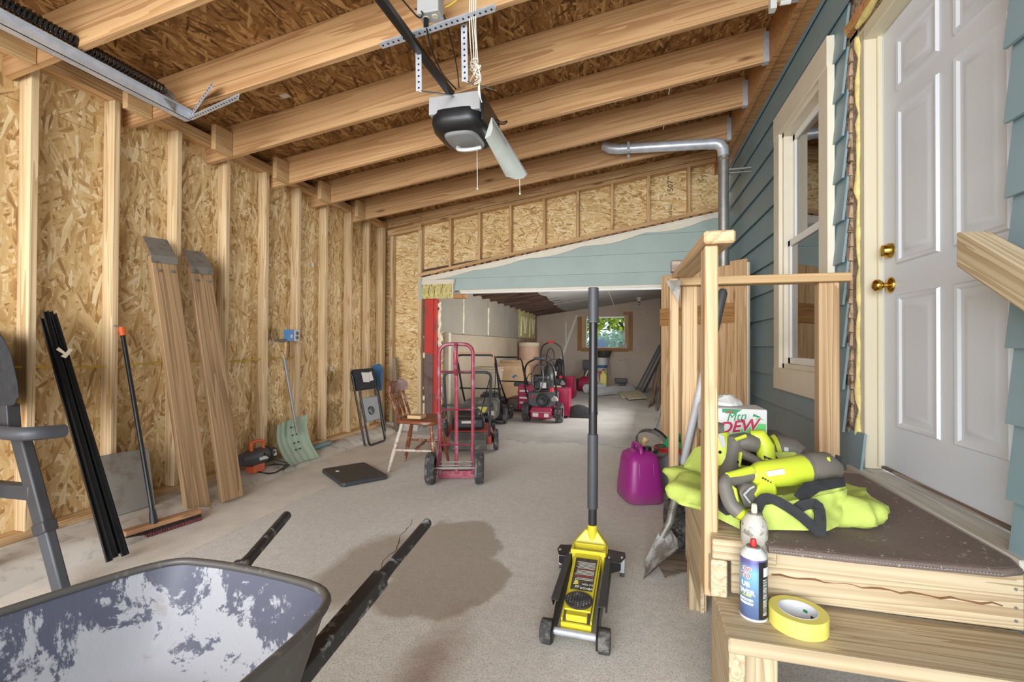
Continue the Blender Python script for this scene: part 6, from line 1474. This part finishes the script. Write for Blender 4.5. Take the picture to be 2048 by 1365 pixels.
def snowblower(loc, rot, label, s=1.0, body='magentared', scoop='magentared', tall=1.0, gray='darkgrey'):
    t = thing('snow_blower', loc, label, 'snow blower'); Q = rotz(loc, rot) @ Matrix.Scale(s, 4); lowz = lambda z: z*.68 if z < .7 else .476+(z-.7)*1.44
    q = lambda x, y, z: Q @ V((x, y, lowz(z)))
    for sx in (-1, 1): wheel('wheel', Q @ Matrix.Translation((sx*.26, 0, .15)) @ Matrix.Rotation(PI/2, 4, 'Y'), .145, .11, t, tread=14, hub=body)
    MB().tube([q(-.25, 0, .22), q(.25, 0, .22)], .014, 8).build('axle', 'dullsteel', t)
    MB().loft([[q(x, y, z) for x, z in ((-.15, .10), (.15, .10), (.17, .16), (.17, .30), (.14, .36), (-.14, .36), (-.17, .30), (-.17, .16))] for y in (-.16, .34)]).build('rear_cover', body, t, bevel=.012)
    MB().slab([q(-.15, -.161, .235), q(.15, -.161, .235), q(.15, -.161, .245), q(-.15, -.161, .245)], (0, -.004, 0)).build('cover_seam', 'lightgrey', t)
    for x0, x1 in ((-.13, -.04), (.05, .12)): MB().slab([q(x0, -.161, .14), q(x1, -.161, .14), q(x1, -.161, .22), q(x0, -.161, .22)], (0, -.003, 0)).build('label', 'paper', t)
    MB().loft([[q(x, y, z) for x, z in ((-.21, .40), (-.12, .34), (.14, .34), (.21, .42), (.22, .66), (.16, .70), (-.20, .70), (-.22, .62))] for y in (-.14, .22)]).build('engine_block', gray, t, bevel=.02)
    RQ = Q @ Matrix.Translation((.03, -.145, .355)) @ Matrix.Rotation(PI/2, 4, 'X') @ Matrix.Scale(.78, 4)
    MB().lathe([(0, .045), (.03, .05), (.04, .03), (.07, .035), (.085, .02), (.11, .03), (.135, .02), (.14, .0), (0, 0)], RQ, 28, False).build('recoil_starter', 'blackplastic', t, smooth=30)
    MB().ring([(.075, .034), (.085, .034), (.085, .040), (.075, .040)], RQ, 24).build('recoil_ring', gray, t)
    MB().tube([q(.20, -.15, .55), q(.20, -.17, .55)], .035, 10).tube([q(.19, -.12, .62), q(.24, -.12, .5)], .03, 8).build('carburettor', 'dullsteel', t, smooth=40)
    MB().ball(q(-.14, -.16, .585), .026*s, 10, 7).build('primer_bulb', 'red', t, smooth=60)
    MB().loft([[q(x, y, z) for x, y in ((-.13, -.10), (.10, -.10), (.10, .12), (-.13, .12))] for z in (.72, .84, .88)]).build('air_box', 'black', t, bevel=.02)
    MB().slab([q(-.02, -.103, .74), q(.07, -.103, .74), q(.07, -.103, .80), q(-.02, -.103, .80)], (0, -.003, 0)).build('label', 'paper', t)
    MB().tube([q(.13, -.02, .70), q(.13, -.02, .735)], .04, 14).build('fuel_cap', 'red', t, smooth=40)
    # auger housing in front
    for sx in (-1, 1): MB().slab([q(sx*.34, .40, .03), q(sx*.34, .78, .03), q(sx*.34, .70, .69), q(sx*.34, .40, .69)], V((-sx*math.cos(rot), -sx*math.sin(rot), 0))*.012).build('auger_side', scoop, t)
    MB().slab([q(-.34, .40, .06), q(.34, .40, .06), q(.34, .40, .69), q(-.34, .40, .69)], (0, .012, 0)).slab([q(-.34, .40, .69), q(.34, .40, .69), q(.34, .70, .69), q(-.34, .70, .69)], (0, 0, .012)).build('auger_housing', scoop, t)
    m = MB()
    for i in range(40):
        u = i/39; a = u*8*PI*(1 if u < .5 else -1); p = q(-.31+.62*u, .56, .22); r_ = V((0, math.cos(a), math.sin(a)))*.13; m.beam(p, p+r_, .03, .008)
    m.tube([q(-.32, .56, .22), q(.32, .56, .22)], .02, 8).build('auger', 'dullsteel', t)
    MB().tube(bend([q(0, .42, .50), q(0, .45, .72), q(0, .38, .86), q(-.02, .60, .92)], .08), [.085]*2+[.085]*(len(bend([q(0, .42, .50), q(0, .45, .72), q(0, .38, .86), q(-.02, .60, .92)], .08))-2), 10).build('chute', 'blackplastic', t, smooth=50)
    pts = [q(-.21, .0, .40), q(-.235, -.12, .62), q(-.245, -.22, .78*tall), q(-.215, -.30, 1.0*tall), q(-.05, -.33, 1.06*tall), q(.05, -.33, 1.06*tall), q(.215, -.30, 1.0*tall), q(.245, -.22, .78*tall), q(.235, -.12, .62), q(.21, 0, .40)]
    MB().tube(bend(pts, .09), .014*s, 8).build('handle', 'black', t, smooth=60)
    MB().tube([q(-.235, -.12, .64), q(.235, -.12, .64)], .010, 8).build('cross_bar', 'darkgrey', t)
    MB().tube([q(-.07, -.335, 1.062*tall), q(.07, -.335, 1.062*tall)], .021, 10).build('grip', 'darkgrey' if tall < 1.1 else 'red', t, smooth=40)
    MB().tube(bend([q(-.23, -.2, .80*tall), q(-.16, -.26, .92*tall), q(.0, -.28, .84*tall), q(.1, -.15, .8)], .08), .006, 6).tube(bend([q(-.23, -.2, .76*tall), q(-.1, -.25, .80*tall), q(.06, -.28, .86*tall), q(.2, -.25, .82*tall)], .08), .006, 6).build('control_cable', 'black', t, smooth=60)
    rc_ = [q(-.02+.085*math.cos(a), -.30+.03*math.sin(a), .86*tall+.14*math.sin(a)) for a in [2*PI*i/16 for i in range(16)]]
    MB().tube(rc_, .010, 6, True).build('control_loop', 'black', t, smooth=60)
    return t, q
snowblower((-1.24, 6.55, .005), -.02, 'crimson snow blower facing away, nearest of the two snow blowers', .93)
snowblower((-1.50, 9.15, .005), -.06, 'red and black snow blower behind the nearest one, with taller handles', .95, 'dkred', 'magentared', 1.16, 'blackplastic')
o = MB().loft([[V((-.78+.24*math.cos(a)*f, 7.15+.16*math.sin(a)*f, z)) for a in [2*PI*i/14 for i in range(14)]] for f, z in ((1, .006), (.95, .05), (.7, .12), (.35, .17), (.1, .18))])
for v_ in o.v: v_ += V((random.uniform(-.02, .02), random.uniform(-.02, .02), random.uniform(-.0, .012)))
tag(o.build('black_bag', 'blackcloth', smooth=40), 'black plastic bag crumpled on the floor right of the nearest snow blower', 'bag')
rs = thing('red_cabinet', (-1.62, 7.3, 0), 'dark red machine cover with white stripes left of the nearest snow blower', 'machine cover')
MB().box((-1.78, 7.2, .06), (-1.43, 7.45, .46)).build('panel', 'magentared', rs, bevel=.015)
for z in (.17, .25, .36): MB().box((-1.75, 7.196, z), (-1.43, 7.2, z+.03)).build('stripe', 'paper', rs)
for x in (-1.7, -1.5): MB().tube([(x, 7.25, .03), (x, 7.31, .03)], .03, 10).tube([(x, 7.28, .0), (x, 7.28, .07)], .006, 6).build('foot', 'black', rs)

# boxes and bins by the rear left wall
bx = thing('cardboard_box', (-2.25, 8.6, 0), 'brown cardboard box with blue mark by the rear left wall', 'box')
bxM = rotz((-2.2, 8.62, 0), .12)
MB().box((-.3, -.25, .003), (.3, .25, .72), bxM).build('carton', 'cardboard', bx, bevel=.006)
for s, a in ((-1, .5), (1, .9)): MB().slab([bxM @ V((-.3, s*.25, .72)), bxM @ V((.3, s*.25, .72)), bxM @ V((.3, s*(.25-.05), .72+.11*a)), bxM @ V((-.3, s*(.25-.09), .72+.10*a))], (0, .006, 0)).build('flap', 'cardboard', bx)
MB().slab([bxM @ V((-.02, -.251, .52)), bxM @ V((.06, -.251, .56)), bxM @ V((.10, -.251, .50)), bxM @ V((.05, -.251, .53)), bxM @ V((.03, -.251, .48))], (0, -.003, 0)).build('printed_mark', 'bluecloth', bx)
tb_ = thing('tan_bin', (-2.2, 7.4, 0), 'tall tan plastic bin behind the black lawn mower handle', 'bin')
MB().loft([[V((-2.32+sx*f, 7.30+sy*f, z)) for sx, sy in ((-.2, -.2), (.2, -.2), (.2, .2), (-.2, .2))] for f, z in ((.85, .003), (1.0, .66), (1.06, .67), (1.06, .72))]).build('bin_body', 'tanboard', tb_, bevel=.02)
MB().box((-2.535, 7.08, .722), (-2.105, 7.52, .75)).build('lid', 'tanboard', tb_, bevel=.012)
drm = thing('fibre_drum', (-2.2, 10.1, 0), 'tall pinkish-tan fibre drum in the rear left corner', 'drum')
dp = at(1058, 690, y=10.3)
MB().lathe([(0, .003), (.235, .003), (.235, 1.16), (0, 1.16)], Matrix.Translation((dp.x, 10.3, 0)), 32, False).build('drum_body', 'drum', drm, smooth=40)
MB().lathe([(.236, 1.10), (.245, 1.10), (.245, 1.17), (.235, 1.18), (0, 1.18)], Matrix.Translation((dp.x, 10.3, 0)), 32, False).build('drum_lid', 'cloth', drm, smooth=40)
stk_ = board('brown_strip', (dp.x-.31, 10.2, .01), (dp.x-.29, 10.28, 1.17), .05, .03, 'oldwood', up=(0, -1, 0)); tag(stk_, 'dark brown strip upright at the left of the fibre drum', 'board')
cl = MB(); rows_ = []
for i in range(9):
    t = i/8; rows_.append([V((-1.86+.5*u+.05*math.sin(9*u+t*5), 8.35+.5*t, .40*(t**.7)*(1-.45*abs(u-.4))+.012*math.sin(14*u+6*t)+.02)) for u in [k/16 for k in range(17)]])
fr_ = [p for r in rows_ for p in r]; fs = [(i*17+k, i*17+k+1, (i+1)*17+k+1, (i+1)*17+k) for i in range(8) for k in range(16)]
cl.add(fr_, fs); cl.add([V((p.x, p.y, max(.005, p.z-.02))) for p in fr_], [f[::-1] for f in fs]); tag(cl.build('drop_cloth', 'cloth', smooth=60), 'folded cream drop cloth heaped between cardboard box and snow blower', 'cloth')

# clutter by the rear wall
def put(mb, name, mat, label, cat, **k): return tag(mb.build(name, mat, **k), label, cat)
c = at(1157, 762, y=11.6); put(MB().box((c.x-.22, 11.45, .006), (c.x+.16, 11.8, .26)), 'black_crate', 'blackplastic', 'black crate by the rear wall left of the jack handle', 'crate', bevel=.01)
c = at(1176, 725, y=11.9); put(MB().box((c.x-.10, 11.85, .006), (c.x+.09, 12.05, .72)).box((c.x-.13, 11.84, .50), (c.x+.05, 12.06, .74)), 'black_speaker_case', 'blackplastic', 'tall dark case leaning by the rear wall behind the jack handle', 'case', bevel=.01)
m = MB()
for i in range(7): m.beam((-1.75+.07*i, 11.9+.05*(i % 3), .10+.03*i), (-1.25+.05*i, 11.95-.04*(i % 2), .30+.035*i), .05, .02)
put(m, 'scrap_sticks', 'rail', 'loose heap of pale sticks and battens by the rear wall', 'scrap wood')['kind'] = 'stuff'
rgc = thing('red_gas_can', (-.95, 10.9, 0), 'red gas can with pale spout on the rear floor by the white sheet', 'gas can')
c = at(1172, 775, y=11.35)
MB().loft([[V((c.x+x*f, 11.35+y*f, z)) for x, y in ((-.2, -.14), (.17, -.16), (.2, .13), (-.17, .15))] for f, z in ((1, .006), (1, .20), (.85, .28), (.4, .36))]).build('can_body', 'magentared', rgc, smooth=30, bevel=.03)
MB().tube([V((c.x-.02, 11.33, .34)), V((c.x+.05, 11.33, .50))], .018, 8).build('spout', 'cloth', rgc)
c = at(1198, 758, y=11.7); rb_ = thing('red_white_carton', (c.x, 11.7, 0), 'red and white carton beside the yellow jug near the rear wall', 'carton')
MB().box((c.x-.12, 11.6, .006), (c.x+.06, 11.8, .46)).build('carton', 'magentared', rb_, bevel=.01); MB().slab([(c.x+.0, 11.598, .1), (c.x+.05, 11.598, .1), (c.x-.03, 11.598, .45), (c.x-.09, 11.598, .45)], (0, -.004, 0)).build('white_stripe', 'paper', rb_)
c = at(1207, 760, y=11.45); yj = thing('yellow_jug', (c.x, 11.4, 0), 'yellow jug standing near the rear wall under the window', 'jug')
MB().loft([[V((c.x+x*f, 11.4+y*f, z)) for x, y in ((-.08, -.06), (.08, -.06), (.08, .06), (-.08, .06))] for f, z in ((1, .006), (1, .38), (.5, .46), (.3, .47), (.3, .50))]).build('jug_body', 'tapeyellow', yj, smooth=30, bevel=.02); MB().tube([V((c.x, 11.4, .50)), V((c.x, 11.4, .54))], .03, 10).build('cap', 'red', yj)
# stacked pails on a stand in front of the window
c = at(1203, 735, y=12.1)
psn = put(MB().lathe([(0, .006), (.14, .006), (.16, .50), (0, .50)], Matrix.Translation((c.x, 12.1, 0)), 18, False), 'cream_pail', 'cloth', 'cream pail at the bottom of the stack below the window', 'pail', smooth=40)
p2_ = thing('paint_pail', (c.x, 12.1, .51), 'white paint pail with blue label in the middle of the stack', 'pail')
MB().lathe([(0, .505), (.145, .505), (.155, .80), (0, .80)], Matrix.Translation((c.x, 12.1, 0)), 18, False).build('pail_body', 'whiteplastic', p2_, smooth=40)
MB().lathe([(.1475, .53), (.152, .61)], Matrix.Translation((c.x, 12.1, 0)), 18, False).build('label', 'bluecloth', p2_, smooth=40)
put(MB().lathe([(0, .805), (.15, .805), (.21, .93), (.215, .98), (.20, .98), (.14, .83), (0, .83)], Matrix.Translation((c.x+.05, 12.1, 0)), 20, False), 'dark_basin', 'labelblack', 'dark basin on top of the pail stack below the window', 'basin', smooth=40)
for px, lab in ((1241, 'white bottle with dark cap on the window sill'), (1251, 'plain white tub on the window sill at the right')):
    p = at(px, 693, y=12.62); b_ = thing('sill_bottle', (p.x, 12.62, 1.05), lab, 'bottle')
    MB().lathe([(0, 1.054), (.05, 1.054), (.05, 1.17), (.04, 1.19), (0, 1.19)], Matrix.Translation((p.x, 12.615, 0)), 16, False).build('body', 'whiteplastic', b_, smooth=40)
    if px == 1241: MB().tube([(p.x, 12.615, 1.188), (p.x, 12.615, 1.21)], .038, 12).build('cap', 'darkgrey', b_)
    else: MB().tube([(p.x, 12.615, 1.188), (p.x, 12.615, 1.198)], .046, 12).build('cap', 'whiteplastic', b_)
c = at(1243, 757, y=12.35); pj = thing('black_pump', (c.x, 12.35, 0), 'small black box on a stub by the rear wall under the window', 'pump')
MB().box((c.x-.17, 12.28, .13), (c.x+.14, 12.45, .25)).build('housing', 'black', pj, bevel=.01); MB().box((c.x-.05, 12.3, .004), (c.x+.09, 12.42, .13)).build('stub', 'black', pj, bevel=.006)
# grey-white sheet on the floor
m = MB(); rows_ = []
sA, sB, sC, sD = at(1172, 787, z=.006), at(1258, 778, z=.006), at(1284, 783, z=.006), at(1205, 793, z=.006)
for i in range(13):
    u = i/12; row = []
    for k in range(11):
        v = k/10; p = sA.lerp(sB, u).lerp(sD.lerp(sC, u), v); row.append(V((p.x, p.y, .008+.12*math.exp(-((v-.25)/.22)**2)*(.5+.5*math.sin(u*2.2+.6))+.02*abs(math.sin(7*u+4*v)))))
    rows_.append(row)
fr_ = [p for r in rows_ for p in r]; fs = [(i*11+k, i*11+k+1, (i+1)*11+k+1, (i+1)*11+k) for i in range(12) for k in range(10)]
m.add(fr_, fs); m.add([p-V((0, 0, .003)) for p in fr_], [f[::-1] for f in fs]); put(m, 'plastic_sheet', 'sheetw', 'rumpled grey-white sheet spread on the rear room floor', 'sheet', smooth=60)
a = at(1172, 782, y=10.7); put(MB().tube([V((a.x, 10.7, .11)), V((a.x+.35, 11.2, .11))], .10, 16), 'sheet_roll', 'sheetw', 'rolled end of white sheeting on the rear floor behind the jack handle', 'roll', smooth=50)
for nm, pp, lab in (('floor_board', [(1243, 785), (1278, 782), (1295, 797), (1257, 800)], 'pale flat board on the rear floor, uppermost of the two'), ('floor_board', [(1233, 783), (1262, 783), (1276, 795), (1243, 797)], 'pale flat board lying under the other board on the rear floor')):
    z = .03 if 'upper' in lab else .008; put(MB().slab([at(x, y, z=z) for x, y in pp], (0, 0, .018)), nm, 'cloth', lab, 'board')
# leaning gutters, boards and rods at the right
gl_ = ['leftmost dark gutter channel leaning at right of rear room', 'middle dark gutter channel leaning at right of rear room', 'rightmost dark gutter channel leaning at right of rear room']
for i, (x0, y0, x1, y1_) in enumerate(((1272, 782, 1320, 690), (1278, 785, 1322, 697), (1287, 785, 1325, 708))):
    p, q_ = at(x0, y0, z=.01), at(x1, y1_, x=.69); g_ = MB(); g_.beam(p, q_, .11, .008, (-1, 0, .4)); g_.beam(p+V((0, -.05, 0)), q_+V((0, -.05, 0)), .008, .05, (-1, 0, .4)); put(g_, 'gutter_channel', 'darkgrey' if i != 1 else 'labelblack', gl_[i], 'gutter')
bl2 = ['weathered board leaning nearest of the grey boards at the right', 'weathered board with orange tint leaning behind the nearest grey board', 'weathered board leaning furthest back among the grey boards', 'short weathered board low in the leaning stack']
for i, (x0, y0, x1, y1_) in enumerate(((1296, 815, 1316, 725), (1303, 811, 1322, 716), (1308, 806, 1324, 708), (1312, 822, 1324, 745))):
    p, q_ = at(x0, y0, z=.012), at(x1, y1_, x=.665); o = board('weathered_board', p, q_, .12, .022, 'oldwood' if i != 1 else 'batten', up=(-1, .3, .3)); tag(o, bl2[i], 'board')
p, q_ = at(1311, 866, z=.006), at(1338, 748, y=4.7); put(MB().tube([p, q_], .011, 8), 'metal_rod', 'galv', 'thin bright metal rod leaning on the plank door', 'rod', smooth=60)
put(MB().tube(bend([at(1306, 842, z=.006), at(1318, 832, z=.02), at(1330, 826, z=.006), at(1322, 848, z=.006)], .1), .006, 6), 'loose_wire', 'cloth', 'loose pale wire on the floor beside the metal rod', 'wire', smooth=60)
# bare bulb fixture on the rear ceiling
cf = at(1278, 606, y=11.6); lf = thing('ceiling_lampholder', (cf.x, 11.6, cf.z), 'white bare lampholder on the sloping rear ceiling', 'lamp')
zc_ = RC(cf.x); MB().lathe([(0, 0), (.07, 0), (.065, -.03), (.035, -.05), (.035, -.10), (0, -.10)], Matrix.Translation((cf.x, 11.6, zc_)), 18, False).build('lampholder', 'whiteplastic', lf, smooth=40); MB().ball((cf.x, 11.6, zc_-.14), (.03, .03, .05), 10, 8).build('bulb', 'glass', lf, smooth=60)

# ================================================================== YARD SEEN THROUGH THE REAR WINDOW
def shrub(name, c, r, n, mat, label, size):
    t = thing(name, (c[0], c[1], -.05), label, 'shrub'); m = MB()
    for i in range(n):
        d = V((random.gauss(0, 1), random.gauss(0, 1), random.gauss(0, 1))).normalized(); p = V(c)+V((d.x*r[0], d.y*r[1], d.z*r[2]))*random.uniform(.35, 1)
        a = V((random.gauss(0, 1), random.gauss(0, 1), random.gauss(0, 1))).normalized()*size; b = a.cross(d).normalized()*size*.6
        m.add([p-a, p+b, p+a, p-b], [(0, 1, 2, 3)])
    m.build('foliage', mat, t)['kind'] = 'stuff'
    m = MB()
    for k in range(5): m.tube([V((c[0], c[1], -.05)), V((c[0]+.1*k-.2, c[1], c[2]*.5)), V((c[0]+r[0]*.8*math.cos(k*1.3), c[1]+r[1]*.5*math.sin(k*2), c[2]+r[2]*.4))], [.06, .04, .015], 6)
    m.build('stem', 'bark', t, smooth=60)
shrub('leafy_tree', (-.2, 18.5, 3.2), (3.4, 1.2, 1.9), 5200, 'leafyellow', 'yellow-green leafy tree seen through the upper rear window', .13)
shrub('garden_shrub', (-.2, 17.2, .75), (2.6, .8, .95), 4200, 'leafteal', 'dense green shrub seen through the lower right of the rear window', .09)
bt = thing('tarp_heap', (-2.6, 15.9, 0), 'blue tarp-covered heap outside the rear window at its left', 'tarp')
MB().loft([[V((-2.9+x*f, 15.4+y*f, z)) for x, y in ((-1.0, -.8), (.9, -.9), (1.1, .8), (-1.1, .8))] for f, z in ((1, -.05), (.9, .6), (.5, 1.25), (.1, 1.55))]).build('tarp', 'tarpblue', bt, smooth=30, bevel=.08)
bk2 = thing('yard_chair', (-1.0, 15.2, 0), 'dark blue folded frame outside the rear window', 'chair')
for a_, b_ in (((-1.35, 15.2, -.05), (-.9, 15.2, 1.35)), ((-.8, 15.2, -.05), (-1.2, 15.2, 1.35)), ((-1.3, 15.2, .75), (-.75, 15.2, .95))): MB().tube([a_, b_], .022, 6).build('frame_tube', 'bluecloth', bk2)
MB().slab([(-1.35, 15.18, 1.05), (-.75, 15.18, 1.0), (-.78, 15.18, 1.28), (-1.3, 15.18, 1.38)], (0, .02, 0)).build('fabric', 'bluecloth', bk2)

# small white labels stuck on the deck, and shared groups of the look-alike things
def roofat(px, py):
    p = at(px, py, x=-1)
    for _ in range(30): p = at(px, py, z=RZ(p.x)+.2365)
    return p
for px, py in ((570, 192), (1320, 6)):
    p = roofat(px, py); e = V((1, 0, .13)).normalized()*.03; n_ = V((0, .022, 0))
    MB().slab([p-e-n_, p+e-n_, p+e+n_, p-e+n_], (0, 0, -.0008)).build('sticker', 'paper', ce)
GROUPS = {'ramp_plank': 'ramp planks on the left wall', 'spray_can': 'aerosol cans on the step', 'lawn_mower': 'lawn mowers in the opening', 'snow_blower': 'snow blowers in the rear room', 'gutter_channel': 'gutters leaning in the rear room', 'weathered_board': 'grey boards leaning in the rear room', 'floor_board': 'boards on the rear floor', 'plastic_scrap': 'scraps in the grey bin', 'pull_cord': 'pull cords under the opener', 'sill_bottle': 'containers on the rear window sill'}
for o in bpy.data.objects:
    k = o.name.split('.')[0]
    if k in GROUPS and o.parent is None: o['group'] = GROUPS[k]
